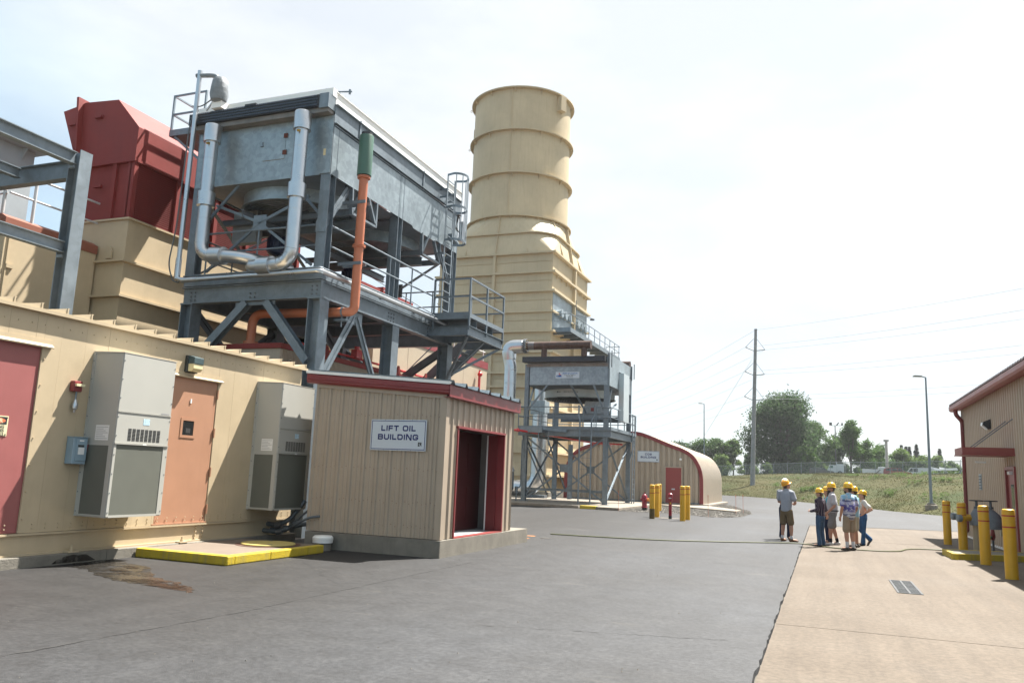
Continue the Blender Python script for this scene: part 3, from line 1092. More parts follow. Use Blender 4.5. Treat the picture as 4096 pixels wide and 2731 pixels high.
def make_ac(y0, label):
    y1 = y0 + 1.125
    t = thing('air_conditioner', label, 'air conditioner', (XW, (y0 + y1) / 2, .72), group='wall air conditioners on the enclosure')
    cab = part('cabinet', B().box(XW + .002, XF - .012, y0, y1, .72, 3.32), ACG, t, bevel=.008)
    part('top_cap', B().prism([(XW + .004, 3.322), (XF + .004, 3.322), (XF + .004, 3.332), (XW + .004, 3.36)], lambda u, v, w: (u, w, v), y0 - .006, y1 + .006), ACG, t)
    part('upper_panel', B().box(XF - .012, XF, y0 + .006, y1 - .006, 2.39, 3.315), ACG, t, bevel=.006)
    mp_ = part('vent_panel', B().box(XF - .012, XF, y0 + .006, y1 - .006, 1.885, 2.375), ACG, t, bevel=.006)
    lb = B()
    louvre(lb, XF, y0 + .24, y0 + .93, 1.93, 2.13, 8, 9)
    part('louvre_slots', lb, DARK, mp_, kind='stuff')
    part('ledge', B().box(XF - .01, XF + .016, y0 + .003, y1 - .003, 1.868, 1.884), ACG, t)
    part('ledge', B().box(XF - .01, XF + .01, y0 + .003, y1 - .003, 2.376, 2.389), ACG, t)
    sc_ = B().box(XF - .02, XF - .006, y0 + .02, y1 - .09, .76, 1.862)
    part('coil_screen', sc_, ACS, t)
    for a, b_ in ((y0 + .003, y0 + .05), (y1 - .10, y1 - .003)): part('coil_flange', B().box(XF - .012, XF + .001, a, b_, .735, 1.866), ACG, t)
    part('bottom_flange', B().box(XF - .012, XF + .001, y0 + .05, y1 - .1, .722, .758), ACG, t)
    sg = part('side_screen', B().box(XW + .09, XF - .1, y0 - .006, y0 + .002, .76, 1.84), ACS, t)
    fr = B()
    for a, b_, u, v in ((XW + .05, XW + .09, .74, 1.88), (XF - .1, XF - .015, .72, 1.9), (XW + .09, XF - .1, .74, .76), (XW + .09, XF - .1, 1.84, 1.88)): fr.box(a, b_, y0 - .01, y0 + .002, u, v)
    part('side_frame', fr, ACG, sg)
    part('wall_flange', B().box(XW + .001, XW + .05, y0 - .012, y0 + .003, .72, 3.34), ACG, t)
    lp = part('data_plate', B().box(XW + .24, XF - .14, y0 - .004, y0 - .001, 1.92, 2.16), WHITE, t)
    tl = B()
    for i in range(7):
        tl.box(XW + .255, XF - (.155 + .05 * (i % 3)), y0 - .006, y0 - .004, 1.945 + i * .03, 1.952 + i * .03)
    part('print_lines', tl, mat('grey_print', (.28, .28, .28), .6), lp)
    part('maker_badge', B().box(XF, XF + .003, y0 + .54, y0 + .67, 2.2, 2.3), mat('badge_blue_white', (.45, .62, .72), .3, var=.3, scale=30), t)
    part('model_plate', B().box(XF, XF + .003, y1 - .22, y1 - .05, 2.40, 2.425), mat('grey_print', (.28, .28, .28), .6), t)
    part('warning_sticker', B().box(XF + .014, XF + .018, y0 + .56, y0 + .64, 1.87, 1.888), WHITE, t)
    hs = B()
    for i in range(9):
        z = .8 + i * .3
        for y in (y0 + .022, y1 - .022): hs.cyl((XF, y, z), (XF + .006, y, z), .01, n=6)
        hs.cyl((XW + .03, y0 - .018, z), (XW + .03, y0 - .01, z), .01, n=6)
    part('screws', hs, GALVD, t, kind='stuff')
    return t


make_ac(9.585, 'tall grey air conditioner on the wall left of the salmon door')
make_ac(13.69, 'tall grey air conditioner on the wall beside the lift oil building')

# small devices on the enclosure wall
wl = thing('wall_lamp', 'small dark box lamp with amber lens above the salmon door', 'lamp', (XW, 11.7, 3.3))
part('back_box', B().box(XW + .001, XW + .07, 11.58, 11.86, 3.28, 3.6), mat('dark_bronze', (.03, .035, .035), .5), wl, bevel=.01)
part('hood', B().prism([(XW + .07, 3.44), (XW + .21, 3.44), (XW + .21, 3.56), (XW + .07, 3.6)], lambda u, v, w: (u, w, v), 11.6, 11.84), mat('teal_hood', (.05, .08, .085), .45), wl, bevel=.008)
part('lens', B().prism([(XW + .07, 3.3), (XW + .15, 3.3), (XW + .2, 3.35), (XW + .2, 3.44), (XW + .07, 3.44)], lambda u, v, w: (u, w, v), 11.605, 11.835), LENS, wl, bevel=.008)
al = thing('alarm_horn', 'small red alarm horn on the enclosure wall with conduit below', 'alarm', (XW, 9.3, 2.7))
part('housing', B().box(XW + .001, XW + .1, 9.2, 9.36, 2.66, 2.83), REDT, al, bevel=.015)
part('strobe', B().box(XW + .1, XW + .14, 9.22, 9.37, 2.745, 2.785), CREAMS, al)
part('conduit', B().cyl((XW + .06, 9.29, 2.48), (XW + .06, 9.29, 2.66), .014, n=8), GALV, al)
part('seal_fitting', B().lathe([(.016, 2.33), (.02, 2.37), (.04, 2.39), (.045, 2.46), (.03, 2.5), (.018, 2.54)], (XW + .06, 9.29, 0), 12), ALU, al)
ds = thing('disconnect_switch', 'blue grey disconnect switch box left of the air conditioner', 'switch box', (XW, 9.42, 1.53))
part('box', B().box(XW + .001, XW + .15, 9.28, 9.54, 1.53, 1.945), BLUEB, ds, bevel=.008)
part('cover', B().box(XW + .151, XW + .162, 9.33, 9.53, 1.58, 1.935), BLUEB, ds, bevel=.01)
part('lid_lip', B().box(XW + .001, XW + .17, 9.275, 9.545, 1.945, 1.955), BLUEB, ds)
part('label_plate', B().box(XW + .1625, XW + .165, 9.37, 9.48, 1.68, 1.79), WHITE, ds)
part('brand_plate', B().box(XW + .1625, XW + .165, 9.36, 9.47, 1.795, 1.83), INK, ds)
part('name_tag', B().box(XW + .1625, XW + .165, 9.38, 9.46, 1.885, 1.905), WHITE, ds)
part('handle', B().bar((XW + .1, 9.545, 1.78), (XW + .13, 9.62, 1.88), .03, .03).bar((XW + .1, 9.54, 1.74), (XW + .1, 9.555, 1.82), .05, .05), REDT, ds)
part('flex_conduit', B().tube(fillet([(XW + .08, 9.55, 1.7), (XW + .08, 9.585, 1.7), (XW + .1, 9.585, 1.75)], .03), .015, 8), BLUEB, ds)

# ================================================================== yellow edged concrete pad
pad = thing('manhole_pad', 'low concrete pad with yellow painted kerb and a round yellow hatch', 'pad', (-10, 12.1, 0))
part('slab', B().box(-10.97, -9.18, 10.97, 13.52, 0, .146), mat('pad_concrete', (.155, .122, .094), .85, var=.1, bump=.2), pad, bevel=.01)
part('kerb', B().box(-10.97, -9.02, 10.78, 10.967, 0, .152), YELC, pad, bevel=.02)
for y0, y1 in ((10.97, 11.9), (11.905, 13.0), (13.005, 13.52)): part('kerb', B().box(-9.177, -9.03 + random.uniform(-.006, .006), y0, y1, 0, .152), YELC, pad, bevel=.02)
part('hatch_ring', B().lathe([(.0, .15), (.6, .15), (.6, .153), (.0, .153)], (-9.83, 12.85, 0), 40), mat('brown_ring', (.09, .04, .026), .8, var=.2), pad)
hc = part('hatch', B().lathe([(.0, .156), (.5, .156), (.5, .172), (.49, .18), (.0, .18)], (-9.83, 12.85, 0), 40), mat('pale_yellow_hatch', (.42, .34, .11), .55, var=.06), pad)
part('lift_handle', B().box(-9.63, -9.53, 12.55, 12.58, .18, .186).box(-10.1, -10.02, 13.2, 13.23, .18, .188), GALVD, hc)
cd = thing('white_cover', 'white plastic dome cover beside the lift oil building slab', 'cover', (-9.35, 13.93, 0))
part('riser', B().lathe([(.17, 0), (.17, .15), (.0, .15)], (-9.35, 13.93, 0), 24), CONCD, cd)
part('cap', B().lathe([(.2, .15), (.2, .2), (.205, .205), (.205, .25), (.17, .285), (.0, .295)], (-9.35, 13.93, 0), 28), WHITE, cd)

# bundle of conduits between enclosure and lift oil building
cg = thing('conduit_bundle', 'bundle of grey conduits running from the enclosure into the lift oil building', 'conduits', (-10.4, 14.3, .1))
for i, (p, r_, m_) in enumerate((
        ([(XW - .02, 14.45, .39), (-10.86, 14.45, .38), (-10.6, 14.5, .5), (-10.42, 14.75, .9)], .05, CONDG),
        ([(XW - .02, 14.33, .26), (-10.75, 14.33, .25), (-10.55, 14.35, .33), (-10.3, 14.5, .42), (-10.05, 14.6, .45)], .045, CONDG),
        ([(XW + .02, 14.5, .3), (-10.7, 14.5, .3), (-10.42, 14.3, .4), (-10.0, 14.28, .73)], .024, CONDG),
        ([(XW + .02, 14.6, .24), (-10.6, 14.42, .27), (-10.2, 14.1, .42), (-9.86, 14.12, .6), (-9.69, 14.27, .63)], .026, CONDG),
        ([(XW + .02, 14.65, .34), (-10.6, 14.5, .36), (-10.33, 14.25, .45), (-10.1, 14.3, .52)], .022, CONDG))):
    part('conduit', B().tube(fillet(p, .12), r_, 10), m_, cg)
for c_, d_, r_ in (((-10.84, 14.45, .38), (1, .05, .25), .062), ((-10.72, 14.335, .25), (1, .05, .2), .055)):
    c_ = Vector(c_); d_ = Vector(d_).normalized()
    part('coupling', B().cyl(c_ - d_ * .06, c_ + d_ * .08, r_, n=12), mat('conduit_fitting', (.3, .31, .32), .35, .8), cg)

# ================================================================== lift oil building
lob = thing('lift_oil_building', 'small tan metal lift oil building with dark red trim and open doorway', 'building', (-8.5, 16.2, 0))
YF, XR = 14.27, -6.95     # front wall plane, door wall plane
slab = B().prism([(-9.95, 14.15), (-6.87, 14.15), (-6.87, 19.08), (-9.95, 19.08)], lambda u, v, w: (u, v, w), -.02, .325)
part('slab', slab, CONCD, lob, bevel=.02)


def ribbed(along, n_rib, w, h0, h1, t=.032, minor=True):
    """profile (u, depth) of a ribbed sheet of width w, n_rib trapezoid ribs"""
    P = []
    p = w / n_rib
    for i in range(n_rib):
        a = i * p
        P += [(a, t), (a + .035, t), (a + .055, 0)]
        if minor:
            P += [(a + p * .42, 0), (a + p * .45, .009), (a + p * .52, .009), (a + p * .55, 0), (a + p * .74, 0), (a + p * .77, .009), (a + p * .84, .009), (a + p * .87, 0)]
        P += [(a + p - .02, 0)]
    P.append((w, t))
    return P


def sheet(b, prof, fn, z0, z1f):
    """ribbed sheet as open surface with top following z1f(u)"""
    n = len(prof)
    vs = []
    for u, d in prof:
        vs += [fn(u, d, z0), fn(u, d, z1f(u))]
    b.add(vs, [(2 * i, 2 * i + 2, 2 * i + 3, 2 * i + 1) for i in range(n - 1)])


RP = .305
ztop = lambda x: 3.17 + (XR - x) * .078
# front wall sheets (0.915 m, three ribs each)
x = -9.97
while x < XR - .05:
    w = min(.915, XR - .03 - x)
    nr = max(1, round(w / RP))
    sb = B()
    sheet(sb, ribbed(0, nr, w, 0, 0), lambda u, d, z, x=x: (x + u, YF - d, z), .335, lambda u, x=x: ztop(x + u))
    part('wall_sheet', sb, TANB, lob)
    x += w
# door wall sheets beside and above the opening
D0, D1, DH = 14.86, 17.4, 2.52
for y0, y1, z0 in ((YF + .05, D0 - .03, .335), (D1 + .03, 18.0, .335), (D0 - .03, D0 + .85, DH), (D0 + .85, D0 + 1.72, DH), (D0 + 1.72, D1 + .03, DH)):
    w = y1 - y0
    sb = B()
    sheet(sb, ribbed(0, max(1, round(w / RP)), w, 0, 0, minor=False), lambda u, d, z, y0=y0: (XR + d, y0 + u, z), z0, lambda u: 3.14)
    part('wall_sheet', sb, TANB, lob)
part('corner_trim', B().box(XR - .1, XR + .036, YF - .036, YF - .034, .335, 3.14).box(XR + .034, XR + .036, YF - .036, YF + .11, .335, 3.14), TANB, lob)
part('end_trim', B().box(-9.985, -9.967, YF - .036, 18.03, .335, 3.37), TANB, lob)
part('eave_trim', B().prism([(YF - .045, 0), (YF - .035, .11), (YF + .01, .11), (YF + .01, 0)], lambda u, v, w: (w, u, v + ztop(w) - .11), -9.97, XR + .03), TANB, lob)
# structural shell (closed box so that the inside is dark), inner room
part('inner_wall', B().box(-9.93, XR - .1, YF + .06, YF + .1, .33, 3.1).box(-9.93, XR - .05, 17.9, 17.98, .33, 3.1).box(-9.965, -9.93, YF + .02, 18, .33, 3.3).box(XR - .06, XR - .01, YF + .02, D0, .33, 3.1).box(XR - .06, XR - .01, D1, 18.0, .33, 3.1).box(XR - .06, XR - .01, D0, D1, DH, 3.1), mat('shaded_insulation', (.22, .22, .21), .7, var=.15), lob)  # white insulation coloured grey to stand in for the dim interior
part('back_sheet', B().box(-9.97, XR, 18.0, 18.03, .33, 3.3), TANB, lob)
# door frame and leaves
fr = B()
fr.box(XR - .14, XR + .045, D1 - .005, D1 + .045, .33, DH + .04).box(XR - .14, XR + .045, D0 - .04, D0 + .005, .33, DH + .04).box(XR - .14, XR + .055, D0 - .05, D1 + .05, DH, DH + .045)
part('door_frame', fr, REDT, lob)
lf = part('door_leaf', B().box(-7.3, XR - .12, D1 - .045, D1 - .005, .345, DH - .01), mat('leaf_red', (.15, .02, .022), .45, var=.06), lob)
part('hem', B().box(-7.33, -7.3, D1 - .05, D1 + .0, .345, DH - .01), WHITE, lf)
REDSH = mat('shaded_leaf_red', (.055, .008, .009), .5, var=.06)  # inner leaf red darkened to imitate the shade inside the doorway
l2 = part('door_leaf', B().box(-7.76, -7.7, 14.92, 17.86, .34, 2.55), REDSH, lob)
ps = B()
for a, b_, u, v in ((16.35, 16.95, 1.55, 2.3), (17.1, 17.7, 1.55, 2.3), (16.35, 16.95, .55, 1.3), (17.1, 17.7, .55, 1.3)): ps.box(-7.7, -7.685, a, b_, u, v)
part('door_panels', ps, REDSH, l2)
part('handle', B().cyl((-7.685, 15.5, 1.3), (-7.63, 15.5, 1.3), .03, n=10), GALV, l2)
part('floor', B().box(-9.93, XR - .02, YF + .1, 17.9, .326, .332), mat('painted_floor', (.42, .45, .46), .5, var=.08), lob)
part('threshold', B().box(XR - .12, XR + .05, D0 - .02, D1 + .02, .326, .345), RED, lob)
# roof: panels with ribs falling to the door side, fascia, white rake cap
zr = lambda x: 3.345 + (XR + .1 - x) * .074
yq = [14.15, 14.77, 15.39, 16.01, 16.63, 17.25, 17.87, 18.1]
for y0, y1 in zip(yq[:-1], yq[1:]):
    P = [(y0, .085), (y0 + .03, .085), (y0 + .085, 0), (y1 - .055, 0), (y1, .085)] if y1 - y0 > .3 else [(y0, .085), (y0 + .03, .085), (y0 + .085, 0), (y1, 0)]
    rb2 = B()
    vs = []
    for u, d in P:
        for x_ in (-10.18, XR + .2): vs.append((x_, u, zr(x_) + d))
    rb2.add(vs, [(2 * i, 2 * i + 1, 2 * i + 3, 2 * i + 2) for i in range(len(P) - 1)])
    part('roof_panel', rb2, GALVS, lob)
part('roof_deck', B().prism([(-10.16, 3.53), (XR + .1, 3.3), (XR + .1, 3.338), (-10.16, 3.572)], lambda u, v, w: (u, w, v), 14.16, 18.08), WHITE, lob)
fa = B().prism([(14.245, -.215), (14.165, -.205), (14.135, -.17), (14.135, -.03), (14.165, 0), (14.245, 0)], lambda u, v, w: (w, u, zr(w) + v), -10.19, XR + .12)
part('rake_fascia', fa, REDT, lob)
part('rake_rib', B().prism([(14.138, -.10), (14.12, -.11), (14.12, -.125), (14.138, -.135)], lambda u, v, w: (w, u, zr(w) + v), -10.19, XR + .12), REDT, lob)
part('rake_cap', B().prism([(14.125, -.005), (14.12, .05), (14.27, .07), (14.27, .062), (14.128, .002)], lambda u, v, w: (w, u, zr(w) + v), -10.21, XR + .14), WHITES, lob)
part('eave_fascia', B().prism([(XR + .13, 3.10), (XR + .145, 3.10), (XR + .145, 3.335), (XR + .13, 3.335)], lambda u, v, w: (u, w, v), 14.13, 18.1), REDT, lob)
part('soffit', B().box(XR + .0, XR + .14, 14.14, 18.09, 3.09, 3.1), REDT, lob)
fs_ = B()
for z in (.55, 1.0, 1.65, 2.72):
    for i in range(32):
        x_ = -9.9 + i * .094
        fs_.cyl((x_, YF - .004, z + .02 * ((i * 7) % 3 - 1)), (x_, YF - .012, z + .02 * ((i * 7) % 3 - 1)), .008, n=6)
part('sheet_screws', fs_, mat('screw_brown', (.2, .13, .09), .6), lob, kind='stuff')

# signs
def sign_board(name, label, cx, y, cz, w, h, lines, lh, gap, fy, loc):
    t = thing(name, label, 'sign', loc)
    part('board', B().box(cx - w / 2, cx + w / 2, y - .012, y, cz - h / 2, cz + h / 2), SIGN, t, bevel=.004)
    fnp = lambda u, v: (cx + u, y - .0135, cz + v)
    bd = B()
    i_ = .022
    o_ = .036
    for a, b_, c_, d_ in ((-w / 2 + i_, w / 2 - i_, -h / 2 + i_, -h / 2 + o_), (-w / 2 + i_, w / 2 - i_, h / 2 - o_, h / 2 - i_), (-w / 2 + i_, -w / 2 + o_, -h / 2 + o_, h / 2 - o_), (w / 2 - o_, w / 2 - i_, -h / 2 + o_, h / 2 - o_)):
        bd.add([fnp(a, c_), fnp(b_, c_), fnp(b_, d_), fnp(a, d_)], [(0, 1, 2, 3)])
    part('border', bd, NAVY, t)
    for i, tx in enumerate(lines):
        lb = B()
        letters(lb, tx, lh, lambda u, v, i=i: (cx + u, y - .0135, cz + fy - i * gap + v))
        part('lettering', lb, NAVY, t)
    # emblem: dark square with a white winding river
    ex_, ez_, es = w / 2 - .135 * w / 1.27, -h / 2 + .135 * h / .62, .08 * w / 1.27
    em = part('emblem', B().add([fnp(ex_ - es / 2, ez_ - es / 2), fnp(ex_ + es / 2, ez_ - es / 2), fnp(ex_ + es / 2, ez_ + es / 2), fnp(ex_ - es / 2, ez_ + es / 2)], [(0, 1, 2, 3)]), INK, t)
    rv_ = [(.08, .5, .05), (.16, .38, .08), (.02, .2, .12), (-.18, .04, .16), (-.12, -.1, .2), (.14, -.25, .26), (.22, -.5, .3)]
    vs = []
    for a, b_, k in rv_: vs += [(cx + ex_ + (a - k / 2) * es, y - .0145, cz + ez_ + b_ * es), (cx + ex_ + (a + k / 2) * es, y - .0145, cz + ez_ + b_ * es)]
    part('river_mark', B().add(vs, [(2 * i, 2 * i + 1, 2 * i + 3, 2 * i + 2) for i in range(len(rv_) - 1)]), SIGN, em)
    hs = B()
    for i in range(5):
        for s_ in (-1, 1): hs.cyl((cx + (-.5 + i / 4) * (w - .03), y - .012, cz + s_ * (h / 2 - .011)), (cx + (-.5 + i / 4) * (w - .03), y - .016, cz + s_ * (h / 2 - .011)), .006, n=6)
    part('rivets', hs, GALV, t, kind='stuff')
    return t


sign_board('building_sign', 'white LIFT OIL BUILDING sign with navy border', -7.96, YF - .034, 2.325, 1.27, .62, ('LIFT OIL', 'BUILDING'), .112, .175, .08, (-7.96, YF, 2.02))
# ================================================================== large air cooler on a steel frame
ac = thing('air_cooler', 'tall galvanized air cooler on a steel frame with walkways and caged ladder', 'air cooler', (-13.35, 19.5, 0))
XR1, XL1, YF1, YB1 = -11.2, -15.5, 15.8, 23.3
# lower columns
for xo in (XR1 - .18, XL1 + .18):
    for yc in (16.0, 19.52, 23.08):
        c = part('column', B().ibeam((xo, yc, -.01), (xo, yc, 5.64), .36, .37, .025, .02, up=(1, 0, 0)), GALV, ac)
        part('cap_plate', B().box(xo - .2, xo + .2, yc - .2, yc + .2, 5.64, 5.66), GALV, c)
# perimeter beams and inner cross beams
ZB = 5.875
bm = []
bm.append(part('beam', B().ibeam((XL1, YF1 + .1, ZB), (XR1 - .01, YF1 + .1, ZB), .43, .2, .022, .02), GALV, ac))
bm.append(part('beam', B().ibeam((XL1, YB1 - .1, ZB), (XR1 - .01, YB1 - .1, ZB), .43, .2, .022, .02), GALV, ac))
bm.append(part('beam', B().ibeam((XR1 - .1, YF1 + .21, ZB), (XR1 - .1, YB1 - .21, ZB), .43, .2, .022, .02), GALV, ac))
bm.append(part('beam', B().ibeam((XL1 + .1, YF1 + .21, ZB), (XL1 + .1, YB1 - .21, ZB), .43, .2, .022, .02), GALV, ac))
for yc in (17.6, 19.5, 21.4): part('cross_beam', B().ibeam((XL1 + .21, yc, ZB + .04), (XR1 - .21, yc, ZB + .04), .34, .16, .018, .012), GALVD, ac)
part('end_plate', B().box(XR1 - .6, XR1 + .002, YF1 + .072, YF1 + .088, 5.69, 6.06).box(XR1 - .012, XR1 + .004, YF1 - .0, YF1 + .088, 5.655, 6.095), GALV, bm[0])
bo = B()
for x0, n_ in ((-15.25, 3), (-13.35, 2), (-11.5, 3)):
    for i in range(2):
        for j in range(n_): bo.cyl((x0 + i * .14, YF1 + .075, 5.76 + j * .1), (x0 + i * .14, YF1 + .05, 5.76 + j * .1), .022, n=6)
for y0 in (19.2, 19.35, 19.5, 21.6, 21.75):
    for j in range(3): bo.cyl((XR1 - .09, y0, 5.76 + j * .1), (XR1 - .065, y0, 5.76 + j * .1), .022, n=6)
part('bolts', bo, GALVD, ac, kind='stuff')
# lower bracing
W8 = lambda p, q: B().ibeam(p, q, .2, .2, .016, .012, up=(0, 1, 0))
part('brace', W8((-13.45, YF1 + .12, 5.64), (-15.2, YF1 + .12, 3.95)), GALV, ac)
part('brace', W8((-12.85, YF1 + .12, 5.64), (-11.5, YF1 + .12, 4.12)), GALV, ac)
part('gusset', B().box(-13.8, -12.6, YF1 + .1, YF1 + .13, 5.56, 5.65), GALV, ac)


def dbl(p, q, w=.1, gap=.02):
    """double angle in the y-z plane"""
    b = B()
    b.bar(p, q, .014, w, up=(1, 0, 0))
    p = Vector(p); q = Vector(q)
    b.bar(p + Vector((.03, 0, 0)), q + Vector((.03, 0, 0)), w * 1.6, .012, up=(1, 0, 0))
    return b


part('brace', dbl((XR1 - .12, 17.44, 5.5), (XR1 - .12, 16.15, 3.65), .15), GALV, ac)
part('brace', dbl((XR1 - .12, 17.6, 5.5), (XR1 - .12, 18.95, 3.5), .15), GALV, ac)
part('gusset', B().box(XR1 - .13, XR1 - .11, 17.15, 17.9, 5.3, 5.65), GALV, ac)
for xo in (XL1 + .15,):
    for y0, y1 in ((16.2, 19.4), (19.7, 22.9)):
        part('brace', dbl((xo, y0, 5.5), (xo, y1, 3.2), .16), GALVD, ac)
        part('brace', dbl((xo + .03, y1, 5.5), (xo + .03, y0, 3.2), .16), GALVD, ac)
part('brace', dbl((XL1 + 1.6, 20.0, 5.6), (XL1 + 1.6, 22.6, 3.6), .2), GALVD, ac)
part('brace', W8((-15.2, YB1 - .1, 5.5), (-11.5, YB1 - .1, 3.2)), GALVD, ac)
part('brace', W8((-11.5, YB1 - .15, 5.5), (-15.2, YB1 - .15, 3.2)), GALVD, ac)
# deck: perimeter channel and grating strips
dkb = B().box(XL1 + .02, XR1 - .02, YF1 + .02, YF1 + .04, 6.12, 6.4).box(XL1 + .02, XR1 - .02, YB1 - .04, YB1 - .02, 6.12, 6.4).box(XR1 - .04, XR1 - .02, YF1 + .04, YB1 - .04, 6.12, 6.42).box(XL1 + .02, XL1 + .04, YF1 + .04, YB1 - .04, 6.12, 6.4)
part('toe_plate', dkb, GALV, ac)
part('deck_plate', B().box(XL1 + .05, XR1 - .05, YF1 + .05, 20.4, 6.2, 6.225), GALVD, ac)
gt_ = B()
yy = 20.45
while yy < YB1 - .06:
    gt_.box(XL1 + .05, XR1 - .05, yy, yy + .012, 6.2, 6.23)
    yy += .07
part('grating', gt_, GALVD, ac, kind='stuff')
# upper columns
for xo in (XR1 - .15, XL1 + .15):
    for yc in (15.96, 19.4, 23.1):
        part('upper_column', B().ibeam((xo, yc, 6.23), (xo, yc, 10.35), .26, .28, .02, .014, up=(0, 1, 0)), GALV, ac)
part('splice_plate', B().box(XR1 - .3, XR1 - .0, YF1 + .005, YF1 + .024, 7.3, 7.62), GALV, ac)
# plenum sheets
ZP0, ZP1 = 8.79, 10.32
pf = part('plenum_front', B().box(XL1 + .05, XR1 - .32, YF1 + .02, YF1 + .04, ZP0, ZP1), GALVS, ac)
part('plenum_front', B().box(XR1 - .315, XR1 - .015, YF1 - .0, YF1 + .012, ZP0 + .02, ZP1), GALVS, ac)
for i, (y0, y1) in enumerate(((15.84, 19.36), (19.37, 23.2))):
    pr0 = [(y0, ZP0), (y1, ZP0), (y1, 10.04), (y0, 10.04)] if i == 0 else [(y0, ZP0), (20.1, ZP0), (20.18, ZP0 - .06), (21.6, ZP0 - .06), (21.7, ZP0), (y1, ZP0), (y1, 10.04), (y0, 10.04)]
    part('plenum_side', B().prism(pr0, lambda u, v, w: (w, u, v), XR1 - .03, XR1 - .015), GALVS, ac)
part('plenum_side', B().box(XL1 + .015, XL1 + .03, YF1 + .04, 23.2, ZP0, 10.04), GALVS, ac)
part('plenum_back', B().box(XL1 + .05, XR1 - .05, 23.2, 23.22, ZP0, ZP1), GALVS, ac)
part('seam_lip', B().box(XR1 - .015, XR1 - .009, 19.34, 19.39, ZP0, 10.04), GALVS, ac)
# access hatch with rusty hinges
ht = part('access_hatch', B().box(-13.34, -12.64, YF1 + .008, YF1 + .02, 9.33, 10.07), GALVS, ac, bevel=.02)
part('latch', B().bar((-13.42, YF1 - .005, 9.74), (-13.3, YF1 - .005, 9.74), .02, .02).box(-13.36, -13.33, YF1 - .01, YF1 + .01, 9.72, 9.85), GALV, ht)
for z in (9.5, 9.95): part('hinge', B().box(-12.7, -12.58, YF1 - .005, YF1 + .01, z - .06, z + .06), mat('rusty_hinge', (.10, .025, .015), .8, var=.3, scale=20), ht)
part('rust_runs', B().box(-12.655, -12.645, YF1 + .012, YF1 + .0185, 9.33, 10.05).box(-13.3, -12.66, YF1 + .012, YF1 + .0185, 9.325, 9.332), mat('rust_stain', (.22, .13, .06), .8), ht)
part('tag', B().box(-11.45, -11.38, YF1 - .006, YF1 - .001, 9.28, 9.45), mat('tag_yellow', (.6, .5, .3), .6), ac)
# plenum floor sloping to the fan rings
FC = [(-13.35, 17.62), (-13.35, 21.35)]
FR = 1.52
fl = B()
for cx, cy in FC:
    y0, y1 = cy - 1.78, cy + 1.78
    n = 48
    out_, in_ = [], []
    for i in range(n):
        a_ = 2 * math.pi * i / n
        c_, s_ = math.cos(a_), math.sin(a_)
        k_ = min(2.05 / max(abs(c_), 1e-6), 1.78 / max(abs(s_), 1e-6))
        out_.append((cx + c_ * k_, cy + s_ * k_, ZP0 + .02))
        in_.append((cx + c_ * FR, cy + s_ * FR, ZP0 - .04))
    fl.add(out_ + in_, [(i, n + i, n + (i + 1) % n, (i + 1) % n) for i in range(n)])
part('plenum_floor', fl, GALVD, ac)
for cx, cy in FC:
    rgn = part('fan_ring', B().lathe([(FR, ZP0 - .02), (FR, 8.42), (FR + .05, 8.42), (FR + .05, 8.40), (FR - .02, 8.40), (FR - .02, ZP0)], (cx, cy, 0), 48), GALVS, ac)
    gd = B()
    for k in range(1, 12): gd.tube([(cx + FR * k / 12 * math.cos(a_ * .2094), cy + FR * k / 12 * math.sin(a_ * .2094), 8.39) for a_ in range(30)], .008, 4, closed=True)
    part('fan_guard', gd, GALVD, rgn, kind='stuff')
    part('hub', B().cyl((cx, cy, 8.3), (cx, cy, 8.6), .22, n=16), GALVD, rgn)
    for k in range(6):
        a_ = k * math.pi / 3 + .3
        d_ = Vector((math.cos(a_), math.sin(a_), 0)); s_ = Vector((-math.sin(a_), math.cos(a_), .35)).normalized()
        c_ = Vector((cx, cy, 8.52))
        part('fan_blade', B().add([c_ + d_ * .2 - s_ * .1, c_ + d_ * 1.42 - s_ * .14, c_ + d_ * 1.42 + s_ * .14, c_ + d_ * .2 + s_ * .1], [(0, 1, 2, 3)]), mat('fan_blade', (.2, .2, .2), .5), rgn)
    part('support_beam', B().ibeam((XL1 + .3, cy, 8.05), (XR1 - .3, cy, 8.05), .26, .13, .014, .01), GALV, ac)
    part('support_beam', B().ibeam((cx - .5, cy - 1.75, 8.0), (cx - .5, cy + 1.75, 8.0), .2, .12, .014, .01), GALVD, ac)
    mt = part('fan_motor', B().lathe([(.08, 7.36), (.2, 7.38), (.27, 7.44), (.27, 7.9), (.24, 7.98), (.1, 8.0)], (cx - .75, cy + .1, 0), 20), MOTOR, ac)
    fb_ = B()
    for k in range(20):
        a_ = k * math.pi / 10
        fb_.box(-.006, .006, -.006, .006, 0, 0) if False else fb_.bar((cx - .75 + .285 * math.cos(a_), cy + .1 + .285 * math.sin(a_), 7.5), (cx - .75 + .285 * math.cos(a_), cy + .1 + .285 * math.sin(a_), 7.88), .02, .035, up=(math.cos(a_), math.sin(a_), 0))
    part('cooling_fins', fb_, MOTOR, mt)
    part('terminal_box', B().box(cx - .48, cx - .38, cy - .02, cy + .2, 7.6, 7.82), MOTOR, mt)
    part('belt_guard', B().prism(rr(1.3, .34, .16), lambda u, v, w: (cx - .95 + u, cy - .07 + v, w), 8.14, 8.26), GALVD, ac)
